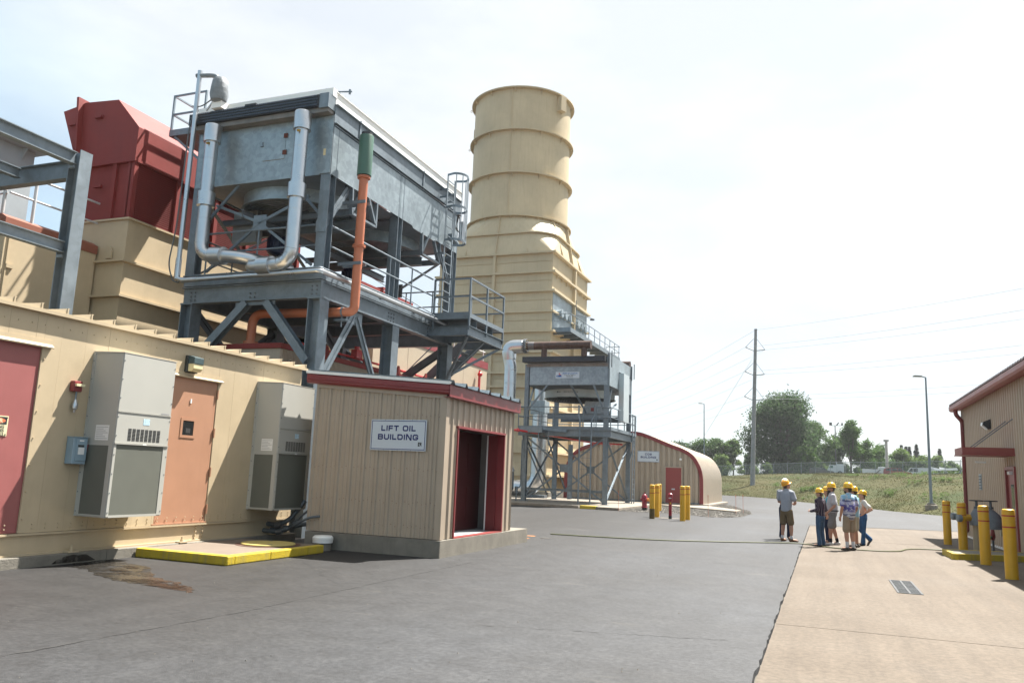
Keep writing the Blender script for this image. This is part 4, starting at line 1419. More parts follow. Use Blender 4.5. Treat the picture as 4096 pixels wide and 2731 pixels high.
# triangular hanger frames below the plenum, right side
for y0, y1 in ((16.82, 18.1), (20.74, 22.0)):
    h_ = B()
    x_ = XR1 - .05
    for p, q in (((x_, y0 + .05, 8.78), (x_, y0 + .1, 8.1)), ((x_, y0 + .1, 8.12), (x_, y1, 8.12)), ((x_, y1, 8.1), (x_, y1, 8.78)), ((x_, y1 - .05, 8.2), (x_, y1 - .42, 8.78)), ((x_, y0 + .12, 8.2), (x_, y0 + .45, 8.78))):
        h_.bar(p, q, .06, .1, up=(1, 0, 0))
    part('hanger_frame', h_, GALV, ac)
for cy in (16.9, 18.05, 20.8, 21.95): part('hanger_beam', B().ibeam((XL1 + .1, cy, 8.15), (XR1 - .06, cy, 8.15), .16, .1, .012, .01), GALVD, ac)
# upper bracing, front
yb = YF1 + .14
ctr = (-13.3, yb, 7.72)
for p, q in (((-14.08, yb, 8.8), (-15.2, yb, 7.7)), ((-12.45, yb, 8.8), (-11.45, yb, 7.75)), ((-14.75, yb, 8.3), ctr), ((-11.85, yb, 8.3), ctr), (ctr, (-14.9, yb, 6.5)), (ctr, (-11.6, yb, 6.5))):
    part('upper_brace', B().bar(p, q, .012, .09, up=(0, 1, 0)).bar(Vector(p) + Vector((0, -.03, 0)), Vector(q) + Vector((0, -.03, 0)), .07, .012, up=(0, 1, 0)), GALV, ac)
part('gusset', B().box(-13.5, -13.1, yb - .03, yb - .015, 7.5, 7.92), GALV, ac)
# right side knee brace and back and left cross bracing
xb = XR1 - .14
part('upper_brace', dbl((xb, 15.9, 7.5), (xb, 16.82, 8.76), .12), GALV, ac)
part('upper_brace', dbl((xb, 23.1, 7.5), (xb, 22.05, 8.76), .12), GALV, ac)
for p, q in (((-15.2, YB1 - .2, 8.6), (-11.5, YB1 - .2, 6.5)), ((-11.5, YB1 - .2, 8.6), (-15.2, YB1 - .2, 6.5))):
    part('upper_brace', B().bar(p, q, .02, .14, up=(0, 1, 0)), GALVD, ac)
part('gusset', B().box(-13.6, -13.1, YB1 - .22, YB1 - .2, 7.35, 7.8), GALVD, ac)
for y0, y1 in ((16.1, 19.3), (19.5, 23.0)):
    for p, q in (((XL1 + .15, y0, 8.6), (XL1 + .15, y1, 6.5)), ((XL1 + .17, y1, 8.6), (XL1 + .17, y0, 6.5))): part('upper_brace', B().bar(p, q, .02, .12, up=(1, 0, 0)), GALVD, ac)
# eave channel, white roof casing, header box with tube plugs
for xo, s_ in ((XR1, 1), (XL1, -1)):
    part('eave_channel', B().chan((xo - s_ * .02, YF1 + .02 if s_ > 0 else 23.35, 10.36), (xo - s_ * .02, 23.35 if s_ > 0 else YF1 + .02, 10.36), .5, .08, .014), GALV, ac)
    part('eave_angle', B().box(xo - .05 * (s_ > 0) - .01, xo + .05 * (s_ < 0) + .02, YF1 + .05, 23.3, 10.05, 10.07), GALV, ac)
rc = part('roof_casing', B().box(XL1 + .02, XR1 - .04, YF1 + .06, 23.45, 10.62, 10.96), WHITES, ac)
part('casing_front', B().box(XL1 + .02, XR1 - .01, YF1 - .12, YF1 + .055, 10.785, 11.0), WHITES, rc)
part('casing_lip', B().box(XR1 - .04, XR1 - .0, YF1 + .04, 23.5, 10.94, 10.965).box(XL1, XR1 - .04, YF1 + .04, YF1 + .08, 10.94, 10.965), WHITES, rc)
te = B()
yy = 15.95
while yy < 23.4:
    te.add([(XR1 - .03, yy, 10.965), (XR1 - .03, yy + .09, 10.965), (XR1 - .03, yy + .02, 11.03), (XR1 - .07, yy + .03, 10.965)], [(0, 1, 2), (1, 3, 2), (3, 0, 2)])
    yy += .24
part('clip_teeth', te, GALVS, rc, kind='stuff')
hd = part('header_box', B().box(XL1 - .1, XR1 - .3, YF1 - .3, YF1 + .04, 10.46, 10.77), BLACK, ac)
part('header_end', B().box(XR1 - .298, XR1 - .02, YF1 - .28, YF1 + .02, 10.42, 10.80), GALV, ac)
part('header_seat', B().box(XL1 + .02, XR1 - .05, YF1 - .22, YF1 + .02, 10.33, 10.455), mat('stained_steel', (.2, .19, .18), .6, .4, var=.25, streak=.3), ac)
tp = B()
for r_ in range(4):
    for i in range(68):
        x_ = XL1 - .05 + i * .0605 + (.03 if r_ % 2 else 0)
        if x_ < XR1 - .33: tp.cyl((x_, YF1 - .3, 10.5 + r_ * .078), (x_, YF1 - .325, 10.5 + r_ * .078), .022, n=6, smooth=False)
part('tube_plugs', tp, mat('plug_steel', (.08, .095, .12), .35, .6), hd, kind='stuff')
part('nozzle_patch', B().box(-13.75, -13.4, YF1 - .34, YF1 - .29, 10.74, 10.79), BLACK, hd)
for x_ in (-15.3, -13.9, -12.4, -11.6): part('lifting_pin', B().cyl((x_, YF1 + .12, 10.96), (x_, YF1 + .12, 11.14), .018, n=8), GALV, rc)
part('corner_arm', B().bar((-11.35, 15.9, 11.0), (-10.95, 16.1, 11.05), .03, .03).cyl((-11.0, 16.08, 10.98), (-11.0, 16.08, 11.1), .03, n=8), GALV, rc)
for yc in (16.98, 20.62):
    part('lifting_lug', B().prism(rr(.075, .62, .036), lambda u, v, w: (XR1 + w, yc - .04 + u, 10.07 + v), .0, .02), GALV, ac)
# handrails
rl = B().rail([(XL1 + .45, YF1 + .1, 6.4), (XR1 - .3, YF1 + .1, 6.4)], [(-13.28, YF1 + .1, 6.4), (-14.9, YF1 + .1, 6.4)], 1.12, .6, .027)
part('handrail', rl, GALV, ac)
rl = B().rail([(XR1 - .02, 16.1, 6.4), (XR1 - .02, 21.65, 6.4)], [(XR1 - .02, y_, 6.4) for y_ in (17.2, 19.0, 20.3)], 1.12, .6, .027)
part('handrail', rl, GALV, ac)
rl = B().rail([(XL1 + .05, 16.2, 6.4), (XL1 + .05, 23.1, 6.4)], [(XL1 + .05, y_, 6.4) for y_ in (17.5, 19.0, 20.5, 22)], 1.12, .6, .025)
part('handrail', rl, GALVD, ac)
rl = B().rail([(XL1 + .3, 23.2, 6.4), (XR1 - .3, 23.2, 6.4)], [(x_, 23.2, 6.4) for x_ in (-14.5, -13, -12)], 1.12, .6, .025)
part('handrail', rl, GALVD, ac)
# side landing at the ladder
PX, PY0, PY1 = -9.9, 21.65, 24.45
ld = part('landing', B().box(XR1, PX - .02, PY0 + .02, PY1 - .02, 6.3, 6.33), GALVD, ac)
part('landing_edge', B().box(PX - .02, PX - .005, PY0, PY1, 6.28, 6.42).box(XR1, PX - .02, PY0, PY0 + .015, 6.24, 6.45).box(XR1, PX - .02, PY1 - .015, PY1, 6.28, 6.42), GALV, ld)
for p, q in (((PX - .06, PY0, 5.86), (PX - .06, PY1, 5.86)),): part('landing_beam', B().chan(p, q, .3, .1, .014), GALV, ld)
for yy in (PY0 + .05, 22.9, PY1 - .05): part('landing_beam', B().ibeam((XR1 - .1, yy, 5.87), (PX - .07, yy, 5.87), .28, .14, .014, .01), GALV, ld)
for yy in (22.3, 23.6): part('landing_joist', B().ibeam((XR1, yy, 6.16), (PX - .05, yy, 6.16), .2, .1, .012, .008), GALV, ld)
part('landing_brace', B().cyl((-9.98, 21.72, 5.72), (XR1 - .05, 22.85, 4.35), .05, n=10), GALV, ld)
part('landing_brace', B().bar((-9.98, 22.95, 5.72), (XR1 + .05, 23.1, 4.75), .08, .08), GALV, ld)
part('landing_brace', B().bar((-9.98, 24.3, 5.72), (XR1 + .05, 23.2, 4.75), .08, .08), GALV, ld)
sq = B()
for p in ((PX - .03, PY0 + .03), (PX - .03, 23.0), (PX - .03, PY1 - .03), (XR1 + .06, PY0 + .03), (XR1 + .06, PY1 - .03)):
    sq.bar((*p, 5.9), (*p, 7.52), .055, .055, up=(0, 1, 0))
for z in (7.5, 6.95):
    sq.bar((XR1 + .06, PY0 + .03, z), (PX - .03, PY0 + .03, z), .05, .05)
    sq.bar((PX - .03, PY0 + .03, z), (PX - .03, PY1 - .03, z), .05, .05)
    sq.bar((PX - .03, PY1 - .03, z), (XR1 + .06, PY1 - .03, z), .05, .05)
part('landing_rail', sq, GALV, ld)
# caged ladder
la = part('ladder', B().bar((-10.95, 21.78, 6.33), (-10.95, 21.78, 10.95), .02, .07, up=(0, 1, 0)).bar((-10.95, 22.3, 6.33), (-10.95, 22.3, 10.95), .02, .07, up=(0, 1, 0)), GALV, ac)
for i in range(15): part('rung', B().cyl((-10.95, 21.78, 6.6 + i * .3), (-10.95, 22.3, 6.6 + i * .3), .013, n=6), GALV, la)
for z in (10.95, 9.88, 8.8):
    P = [(-10.95, 21.74)] + [(-10.72 + .33 * math.cos(R(a_)) * 1.0, 22.04 + .38 * math.sin(R(a_))) for a_ in range(-85, 90, 14)] + [(-10.95, 22.34)]
    hb_ = B()
    for p, q in zip(P[:-1], P[1:]): hb_.bar((*p, z), (*q, z), .012, .07)
    part('cage_hoop', hb_, GALV, la)
for a_ in (-70, -35, 0, 35, 70):
    x_, y_ = -10.72 + .33 * math.cos(R(a_)), 22.04 + .38 * math.sin(R(a_))
    part('cage_strip', B().bar((x_, y_, 8.77), (x_, y_, 10.98), .012, .045, up=(0, 1, 0)), GALV, la)
for z in (10.5, 10.25, 8.4): part('standoff', B().bar((XR1, 21.78, z), (-10.95, 21.78, z), .02, .06).bar((XR1, 22.3, z), (-10.95, 22.3, z), .02, .06), GALV, la)
# flood light, junction box and cables by the ladder
part('junction_box', B().box(-11.0, -10.86, 22.85, 23.05, 9.1, 9.75), ALU, ac)
part('flood_light', B().box(-11.15, -10.95, 22.35, 22.6, 9.0, 9.2).cyl((-11.05, 22.62, 9.05), (-11.0, 22.75, 8.95), .09, n=10), GALV, ac)
cb = B()
for k in range(3): cb.tube(fillet([(-10.95, 22.8, 9.7), (-10.85, 22.55 - k * .05, 9.85 + k * .06), (-10.95, 22.5, 9.5 - k * .06), (-11.0, 22.85, 9.4)], .1), .011, 6)
part('cables', cb, RUBB, ac)
# small service platform, upper left
lp = part('side_platform', B().box(-16.75, XL1 - .02, 16.0, 17.4, 10.5, 10.56).box(-16.75, XL1 - .02, 15.98, 16.0, 10.5, 10.68), GALV, ac)
sq = B()
for p in ((-16.72, 16.02), (-16.72, 17.38), (XL1 - .1, 16.02)): sq.bar((*p, 10.5), (*p, 11.72), .05, .05, up=(0, 1, 0))
for z in (11.7, 11.15):
    sq.bar((-16.72, 16.02, z), (XL1 - .1, 16.02, z), .045, .045).bar((-16.72, 16.02, z), (-16.72, 17.38, z), .045, .045)
part('platform_rail', sq, GALV, lp)
part('platform_brace', B().bar((-16.6, 16.05, 10.5), (XL1 + .02, 16.05, 9.6), .06, .06), GALV, lp)
part('control_box', B().box(-15.1, -14.3, 17.0, 17.25, 7.6, 8.5), mat('grey_cabinet', (.2, .22, .23), .5), ac)

# ------------------------------------------------------------------ silver insulated pipes at the cooler front
pp = thing('insulated_pipe_pair', 'two silver insulated pipes curving down the front of the tall air cooler', 'pipes', (-13.2, 15.35, 6.4))
yq = 15.38
for x_, path, zc in ((-14.62, [(-14.62, yq, 10.2), (-14.62, yq, 6.78), (-13.75, yq, 6.72), (-13.2, 15.55, 6.66), (-12.75, 16.6, 6.6)], 8.27), (-11.83, [(-11.83, yq, 10.2), (-11.83, yq, 6.42), (-12.75, yq, 6.4), (-13.05, yq + .05, 6.42), (-13.1, 16.5, 6.5)], 8.24)):
    pipe = part('pipe', B().tube(fillet(path, .42, 9), .165, 20), ALU, pp)
    part('cap_sleeve', B().lathe([(.17, -.03), (.215, -.02), (.215, .42), (.2, .45), (.0, .46)], (x_, yq, 9.83), 24), ALU, pp)
    part('collar', B().lathe([(.165, -.02), (.22, 0), (.22, .36), (.165, .38)], (x_, yq, zc - .18), 24), ALU, pp)
    part('drain_cock', B().cyl((x_ + .05, yq - .15, 9.74), (x_ + .05, yq - .23, 9.7), .03, n=8), mat('brass', (.45, .3, .08), .35, .8), pp)
    sm_ = B()
    for z in (9.35, 7.75, 7.1): sm_.lathe([(.1655, 0), (.1695, .004), (.1695, .016), (.1655, .02)], (x_, yq, z), 24)
    part('band', sm_, ALU, pipe, kind='stuff')
part('collar', B().lathe([(.165, -.01), (.23, 0), (.23, .36), (.165, .37)], (-14.22, yq, 6.75), 24, ax=(1, 0, -.05)), ALU, pp)
part('collar', B().lathe([(.165, -.01), (.23, 0), (.23, .36), (.165, .37)], (-12.72, yq, 6.4), 24, ax=(1, 0, 0)), ALU, pp)
rb_ = B()
for i in range(5):
    a_ = R(8 + i * 17)
    c_ = Vector((-12.25 + .42 * math.cos(a_), yq, 6.84 - .42 * math.sin(a_)))
    rb_.lathe([(.165, -.006), (.178, 0), (.165, .006)], c_, 20, ax=(math.sin(a_), 0, math.cos(a_)))
part('elbow_gore', rb_, ALU, pp, kind='stuff')

tp_ = thing('relief_pipe', 'thin silver pipe rising past the tall air cooler with a grey wrapped valve on top', 'pipe', (-15.28, 15.36, 6.1))
part('riser', B().tube(fillet([(-15.26, 15.36, 11.9), (-15.28, 15.36, 6.2), (-14.9, 15.36, 6.16), (-11.05, 15.4, 6.2), (-10.98, 15.45, 6.2), (-10.98, 23.4, 6.2)], .14, 7), .062, 12), ALU, tp_)
part('sleeve', B().cyl((-15.28, 15.36, 6.2), (-15.28, 15.36, 6.75), .075, n=14), ALU, tp_)
part('sleeve', B().cyl((-15.1, 15.36, 6.16), (-14.6, 15.36, 6.165), .068, n=14), ALU, tp_)
part('arm', B().tube(fillet([(-15.36, 15.36, 11.78), (-14.9, 15.4, 11.74), (-14.72, 15.42, 11.7), (-14.66, 15.44, 11.4)], .1), .06, 12), BAG, tp_)
part('valve_bag', B().lathe([(.1, -.32), (.2, -.28), (.24, -.1), (.22, .12), (.2, .28), (.13, .36), (.0, .38)], (-14.62, 15.45, 11.28), 18), BAG, tp_)
part('nozzle', B().box(-14.8, -14.48, 15.4, 15.7, 10.8, 11.0), WHITES, tp_)
part('stay', B().cyl((-14.95, 15.4, 10.75), (-14.7, 15.42, 11.08), .025, n=8), ALU, tp_)
part('cable', B().tube(fillet([(-15.3, 15.4, 10.9), (-15.42, 15.36, 10.4), (-15.48, 15.36, 7.6), (-15.62, 15.36, 6.6), (-15.4, 15.36, 6.15), (-15.2, 15.36, 6.12)], .3), .018, 8), CONDG, tp_)
part('cable', B().tube(fillet([(-15.45, 15.4, 10.95), (-15.1, 15.36, 10.86), (-14.8, 15.4, 11.05)], .15), .016, 8), CONDG, tp_)
for x_ in (-13.6, -11.9): part('clamp', B().bar((x_ - .12, 15.38, 6.28), (x_ + .14, 15.42, 6.13), .05, .03), GALVD, tp_)
for y_ in (16.3, 18.1, 20.0, 21.9): part('clamp', B().bar((-10.96, y_ - .14, 6.26), (-11.0, y_ + .14, 6.13), .05, .03), GALVD, tp_)
part('small_conduit', B().tube(fillet([(-15.2, 15.5, 6.3), (-11.1, 15.52, 6.32), (-11.06, 15.6, 6.32), (-11.06, 23, 6.34)], .1), .022, 8), GALV, tp_)

# ------------------------------------------------------------------ green silencer on orange vent pipe
gs = thing('vent_silencer', 'dark green silencer on an orange vent pipe beside the tall air cooler', 'silencer', (-10.75, 16.6, 5.4))
xo, yo = -10.75, 16.62
part('vent_pipe', B().tube(fillet([(xo, yo, 8.9), (xo, yo, 5.45), (xo - .3, 16.5, 5.42), (-13.68, 16.45, 5.46), (-13.68, 16.45, 4.72)], .32, 8), .115, 18), ORANGE, gs)
sl_ = part('silencer', B().lathe([(.06, 8.98), (.185, 8.98), (.185, 10.02), (.175, 10.05), (.12, 10.06), (.12, 10.1), (.0, 10.11)], (xo, yo, 0), 28), GREEN, gs)
part('outlet_ring', B().lathe([(.125, 10.06), (.14, 10.07), (.14, 10.13), (.0, 10.13)], (xo, yo, 0), 20), BLACK, sl_)
for z in (8.93, 7.12): part('flange', B().lathe([(.105, -.03), (.165, -.03), (.165, -.004), (.105, -.004), (.105, .004), (.165, .004), (.165, .03), (.105, .03)], (xo, yo, z), 20), ORANGE, gs)
fbz = B()
for k in range(10): fbz.cyl((xo + .14 * math.cos(k * .628), yo + .14 * math.sin(k * .628), 8.93), (xo + .14 * math.cos(k * .628), yo + .14 * math.sin(k * .628), 9.0), .014, n=6)
part('flange_bolts', fbz, RUBB, gs, kind='stuff')
part('flange', B().lathe([(.105, 4.66), (.19, 4.66), (.19, 4.73), (.105, 4.73)], (-13.68, 16.45, 0), 20), ORANGE, gs)
for z, m_ in ((8.25, GALVD), (6.66, GALVD)): part('bracket', B().box(XR1 - .05, xo + .17, yo - .13, yo - .1, z - .04, z + .04).box(XR1 - .05, xo + .17, yo + .1, yo + .13, z - .04, z + .04), m_, gs)
part('pipe_clamp', B().lathe([(.107, -.02), (.12, -.02), (.12, .02), (.107, .02)], (-11.0, 16.51, 5.43), 18, ax=(1, .04, 0)).box(-11.2, -10.85, 16.42, 16.6, 5.2, 5.24).bar((-11.02, 16.5, 5.05), (-11.02, 16.5, 5.3), .03, .03), GALV, gs)

# ------------------------------------------------------------------ tan skid with red rim below the cooler
sk = thing('equipment_skid', 'tan equipment housing with dark red rim under the tall air cooler', 'housing', (-13.7, 20, 0))
part('body', B().box(-15.0, -12.52, 16.18, 24.2, 0, 4.5), TANB, sk)
rb3 = B()
yy = 16.3
while yy < 24.1:
    rb3.box(-12.52, -12.5, yy, yy + .025, 2.6, 4.49)
    yy += .06
part('ribbed_side', rb3, TANB, sk, kind='stuff')
part('rim', B().box(-15.05, -12.47, 16.13, 24.25, 4.5, 4.63), REDH, sk)
for yy in (18.1, 20.1, 22.1, 24.0): part('lifting_lug', B().prism([(yy, 4.63), (yy + .3, 4.63), (yy + .2, 4.9), (yy + .1, 4.9)], lambda u, v, w: (w, u, v), -12.6, -12.57), REDH, sk)
part('eye_bolt', B().tube([(-12.48, 16.55 + .06 * math.cos(a_ * .628), 4.2 + .06 * math.sin(a_ * .628)) for a_ in range(10)], .016, 6, closed=True), TANB, sk)
part('plug', B().cyl((-12.52, 16.45, 4.0), (-12.4, 16.45, 3.97), .06, n=10), TANB, sk)
part('stub', B().bar((-13.3, 16.18, 4.28), (-13.3, 16.08, 4.27), .15, .03), TANB, sk)
# stair behind the cooler
stg = thing('steel_stair', 'galvanized steel stair seen between the legs of the tall air cooler', 'stair', (-12, 24.6, 0))
for yy in (24.4, 25.4): part('stringer', B().bar((-13.7, yy, 3.8), (-11.3, yy, 6.0), .05, .3, up=(0, 0, 1)), GALVD, stg)
for i in range(9): part('tread', B().box(-13.6 + i * .27, -13.3 + i * .27, 24.42, 25.38, 3.95 + i * .245, 3.98 + i * .245), GALVD, stg)
part('stair_rail', B().cyl((-13.7, 24.4, 4.8), (-11.3, 24.4, 7.0), .02, n=8).cyl((-13.7, 24.4, 4.4), (-11.3, 24.4, 6.6), .02, n=8), GALV, stg)

# ------------------------------------------------------------------ tan building with red band behind the cooler
tb2 = thing('turbine_building', 'pale tan building with red roof band behind the tall air cooler', 'building', (-18, 29.5, 0))
part('walls', B().box(-22, -15, 24.6, 35.1, 0, 6.53), mat('pale_panel', (.40, .33, .24), .5, var=.05), tb2)
jb = B()
for yy in (27.2, 29.8, 32.4): jb.box(-15.002, -14.994, yy, yy + .02, 0, 6.53)
part('panel_joint', jb, TANB, tb2, kind='stuff')
part('roof_band', B().box(-22.02, -14.97, 24.57, 35.13, 6.53, 6.86), REDT, tb2)
part('roof_rail', B().rail([(-15.1, 24.8, 6.86), (-15.1, 35, 6.86)], [(-15.1, y_, 6.86) for y_ in (26, 28, 30, 31.5, 33, 34.8)], 1.0, .5, .025), WHITE, tb2)
fp = thing('fire_pipe', 'bright red fire pipe on the pale tan wall behind the tall cooler', 'pipe', (-14.9, 33.85, 0))
part('riser', B().cyl((-14.85, 33.88, 0), (-14.85, 33.88, 6.1), .06, n=10), REDP, fp)
part('valve', B().sphere((-14.82, 33.86, 6.15), .12).cyl((-14.85, 33.88, 6.0), (-14.85, 33.88, 6.35), .05, n=8), REDP, fp)
part('branch', B().cyl((-14.85, 33.9, 5.3), (-14.85, 25, 5.32), .045, n=8), REDP, fp)
fp2 = thing('fire_pipe', 'thin red pipe with valve running under the tall air cooler', 'pipe', (-12.3, 22, 4.9))
part('run', B().cyl((-12.9, 17, 4.85), (-12.9, 24, 4.85), .035, n=8), REDP, fp2)
part('valve', B().box(-13.0, -12.8, 20.1, 20.4, 4.85, 5.1).cyl((-12.9, 20.25, 5.0), (-12.9, 20.25, 5.2), .08, n=10), REDP, fp2)

# ================================================================== red air hood on its tan duct
hd_ = thing('air_intake_hood', 'dark red angular intake hood on a stepped tan duct behind the enclosure', 'hood', (-18, 18.5, 0))
X0, Y0h, Y1h = -17.02, 15.24, 22.6
part('hood_body', B().prism([(-19.35, 9.55), (X0, 9.55), (X0, 10.48), (-17.88, 11.38), (-19.12, 11.46), (-19.35, 11.4)][::-1], lambda u, v, w: (u, w, v), Y0h - .04, Y1h), REDH, hd_)
part('hood_mouth', B().prism([(-19.1, 9.52), (-19.36, 11.4), (-19.95, 11.3), (-19.12, 9.5)], lambda u, v, w: (u, w, v), Y0h - .04, Y1h), REDH, hd_)
part('mouth_flange', B().prism([(-19.08, 9.55), (-19.02, 9.55), (-19.22, 11.58), (-19.3, 11.58)], lambda u, v, w: (u, w, v), Y0h - .2, Y1h + .1), REDH, hd_)
for px, pz in ((-18.5, 10.95), (-19.45, 10.85), (-18.2, 8.9)):
    part('step_bracket', B().box(px - .13, px + .13, Y0h - .13, Y0h - .04, pz - .05, pz + .02), REDH, hd_)
part('hood_skirt', B().box(-19.1, X0 + .05, Y0h - .08, Y1h + .03, 9.5, 9.56), REDH, hd_)
lv = part('louvre_section', B().box(-19.0, X0 - .055, Y0h + .04, Y1h - .04, 7.95, 9.5), REDH, hd_)
for px in (-18.98, -17.78, X0 - .22): part('post', B().box(px, px + .13, Y0h - .04, Y0h + .045, 7.95, 9.5), REDH, hd_)
for yy in (Y0h - .04, 16.75, 18.3, 19.8, 21.2, Y1h - .15): part('post', B().box(X0 - .125, X0 + .02, yy, yy + .14, 7.95, 9.5), REDH, hd_)
lb_ = B()
z = 8.0
while z < 9.46:
    lb_.prism([(X0 - .06, z), (X0 - .035, z - .012), (X0 - .035, z - .004), (X0 - .06, z + .014)], lambda u, v, w: (u, w, v), Y0h + .1, Y1h - .15)
    z += .058
part('louvre_blades', lb_, REDH, lv, kind='stuff')
zs = [(7.95, 6.76, 0.0), (6.76, 5.82, .0), (5.82, 3.0, -.03)]
for z1, z0, o_ in zs:
    part('duct_section', B().box(-19.2, X0 - .03 + o_, Y0h + .02 - o_, Y1h, z0, z1 - .02), TAN, hd_)
    part('duct_flange', B().box(-19.35, X0 + .08, Y0h - .1, Y1h + .1, z0 - .02, z0 + .035), TAN, hd_)
part('duct_flange', B().box(-19.3, X0 + .04, Y0h - .04, Y1h + .05, 7.9, 7.95), TAN, hd_)
part('lug', B().prism([(-17.65, 6.85), (-17.45, 6.85), (-17.45, 7.05), (-17.5, 7.16), (-17.58, 7.18), (-17.65, 7.1)], lambda u, v, w: (u, w, v), Y0h - .05, Y0h + .0), TAN, hd_)
part('lug', B().prism([(-18.9, 6.85), (-18.7, 6.85), (-18.7, 7.05), (-18.75, 7.16), (-18.85, 7.18)], lambda u, v, w: (u, w, v), Y0h - .05, Y0h + .0), TAN, hd_)
part('step_bracket', B().box(-18.25, -18.0, Y0h - .02, Y0h + .03, 5.2, 5.42), TAN, hd_)
# rounded red duct further back
rd = thing('red_duct', 'faded red duct with rounded top beyond the tall air cooler walkway', 'duct', (-18, 28, 0))
P = [(24.6, 0)] + [(26.9 + 2.3 * math.cos(R(180 - a_)), 7.4 + 1.6 * math.sin(R(a_))) for a_ in range(0, 100, 12)] + [(31, 9.0), (31, 0)]
part('body', B().prism(P[::-1], lambda u, v, w: (w, u, v), -21, -17, smooth=False), REDH, rd)
part('rib', B().box(-16.99, -16.9, 28.2, 28.35, 6, 8.9).box(-21, -16.9, 28.2, 28.35, 8.99, 9.1), REDH, rd)

# ================================================================== galvanized frame at the far left
sf = thing('steel_gantry', 'galvanized steel column and beams standing behind the enclosure at the left', 'gantry', (-14.6, 11.7, 0))
part('column', B().ibeam((-14.66, 11.71, 0), (-14.66, 11.71, 8.05), .32, .3, .024, .016, up=(1, 0, 0)), GALV, sf)
part('beam', B().ibeam((-14.66, 11.56, 7.86), (-14.66, 2, 7.86), .27, .18, .018, .012), GALV, sf)
part('beam', B().ibeam((-14.66, 11.56, 5.92), (-14.66, 2, 5.92), .24, .16, .018, .012), GALV, sf)
part('beam', B().ibeam((-14.83, 11.71, 7.68), (-20.5, 11.71, 7.68), .4, .2, .018, .012), GALV, sf)
part('beam', B().ibeam((-16.35, 11.6, 7.72), (-16.35, 2, 7.72), .22, .16, .016, .012), GALV, sf)
for z in (7.7, 5.75): part('cleat', B().box(-14.72, -14.6, 11.5, 11.56, z - .06, z), GALV, sf)
# tan housing with brown roof edge and rail, grey duct behind
th = thing('tan_housing', 'tan housing with brown roof edge behind the steel frame', 'housing', (-20, 13.5, 0))
part('walls', B().box(-26, -18, 12.66, 15.2, 0, 6.98), TAN, th)
part('roof_edge', B().prism([(-26, 6.98), (-17.97, 6.98), (-17.97, 7.2), (-18.15, 7.3), (-26, 7.3)], lambda u, v, w: (u, w, v), 12.6, 15.21), mat('brown_red_edge', (.23, .075, .045), .6, var=.1), th)
part('door_strip', B().box(-18.0, -17.97, 12.75, 12.78, 3, 6.9).box(-18, -17.95, 12.76, 12.95, 6.0, 6.1), TAN, th)
part('roof_rail', B().rail([(-18.1, 12.7, 7.3), (-18.1, 15.2, 7.3)], [(-18.1, 13.35, 7.3)], 1.1, .55, .03, pr=.04).rail([(-18.2, 12.72, 7.3), (-25, 12.72, 7.3)], [(-18.3, 12.72, 7.3), (-19.5, 12.72, 7.3)], 1.1, .55, .03, pr=.04), mat('pale_grey_rail', (.45, .45, .46), .5), th)
gd_ = thing('grey_duct', 'pale grey duct wall behind the steel frame at the upper left', 'duct', (-22, 13, 0))
part('wall', B().box(-28, -21, 6, 15.3, 7.31, 10.2), mat('pale_grey_duct', (.34, .38, .41), .5, var=.06), gd_)
part('flange', B().box(-28, -20.75, 5.9, 15.5, 10.2, 10.28), MATS['pale_grey_duct'], gd_)
for yy in (9.5, 11.0, 12.5, 13.7, 14.9): part('gusset', B().prism([(-21, 10.2), (-20.78, 10.2), (-21, 9.85)], lambda u, v, w: (u, w, v), yy, yy + .03), MATS['pale_grey_duct'], gd_)
# ================================================================== exhaust stack
CX, CY, HW = -22.45, 57.7, 4.55
es = thing('exhaust_stack', 'huge tan exhaust stack with ring flanges on a square ribbed base', 'stack', (CX, CY, 0))
fz = [17.62, 16.15, 14.75, 13.25, 11.8, 10.3, 8.8, 7.8, 6.3, 4.8, 3.2, 1.6]
zt = 17.62
for z0 in fz[1:] + [.5]:
    part('base_section', B().box(CX - HW, CX + HW, CY - HW, CY + HW, z0, zt), CREAM, es)
    zt = z0
for z0 in fz:
    d_ = .28 if z0 not in (13.25,) else .2
    part('base_flange', B().box(CX - HW - d_, CX + HW + d_, CY - HW - d_, CY + HW + d_, z0 - .07, z0 + .07), CREAM, es)
for x_ in (CX - .09, CX + HW - .5, CX - HW + .3):
    part('front_rib', B().box(x_, x_ + .2, CY - HW - .22, CY - HW + .02, .5, 17.55), CREAM, es) if x_ == CX - .09 else None
for y_ in (CY + .4,):
    part('side_rib', B().box(CX + HW - .02, CX + HW + .24, y_, y_ + .25, .5, 17.55), CREAM, es)
# thin stiffener lines
tl = B()
for z0, z1 in zip(fz[:-1], fz[1:]):
    tl.box(CX - HW - .05, CX + HW - .05, CY - HW - .05, CY - HW, (z0 + z1) / 2 + .1, (z0 + z1) / 2 + .16)
part('stiffener', tl, CREAM, es, kind='stuff')
part('plinth', B().box(CX - HW - .3, CX + HW + .3, CY - HW - .3, CY + HW + .3, 0, .5), CONCD, es)
# transition square to round
RC = 3.92
zq, zm, zc = 17.62, 19.35, 20.9
n = 64
rings = []
for z, t in ((zq, 0), (zm, .52), (zc, 1)):
    ring = []
    for i in range(n):
        a_ = 2 * math.pi * (i + .5) / n
        c_, s_ = math.cos(a_), math.sin(a_)
        k_ = HW / max(abs(c_), abs(s_))
        sx, sy = c_ * k_, s_ * k_
        ring.append((CX + sx * (1 - t) + RC * c_ * t, CY + sy * (1 - t) + RC * s_ * t, z))
    rings.append(ring)
# corner-faceted look: linear loft from square corners to circle arcs
tr = B()
NC = 8
sqc = [(HW, -HW), (HW, HW), (-HW, HW), (-HW, -HW)]


def lerp3(p, q, t): return tuple(p[i] + (q[i] - p[i]) * t for i in range(3))


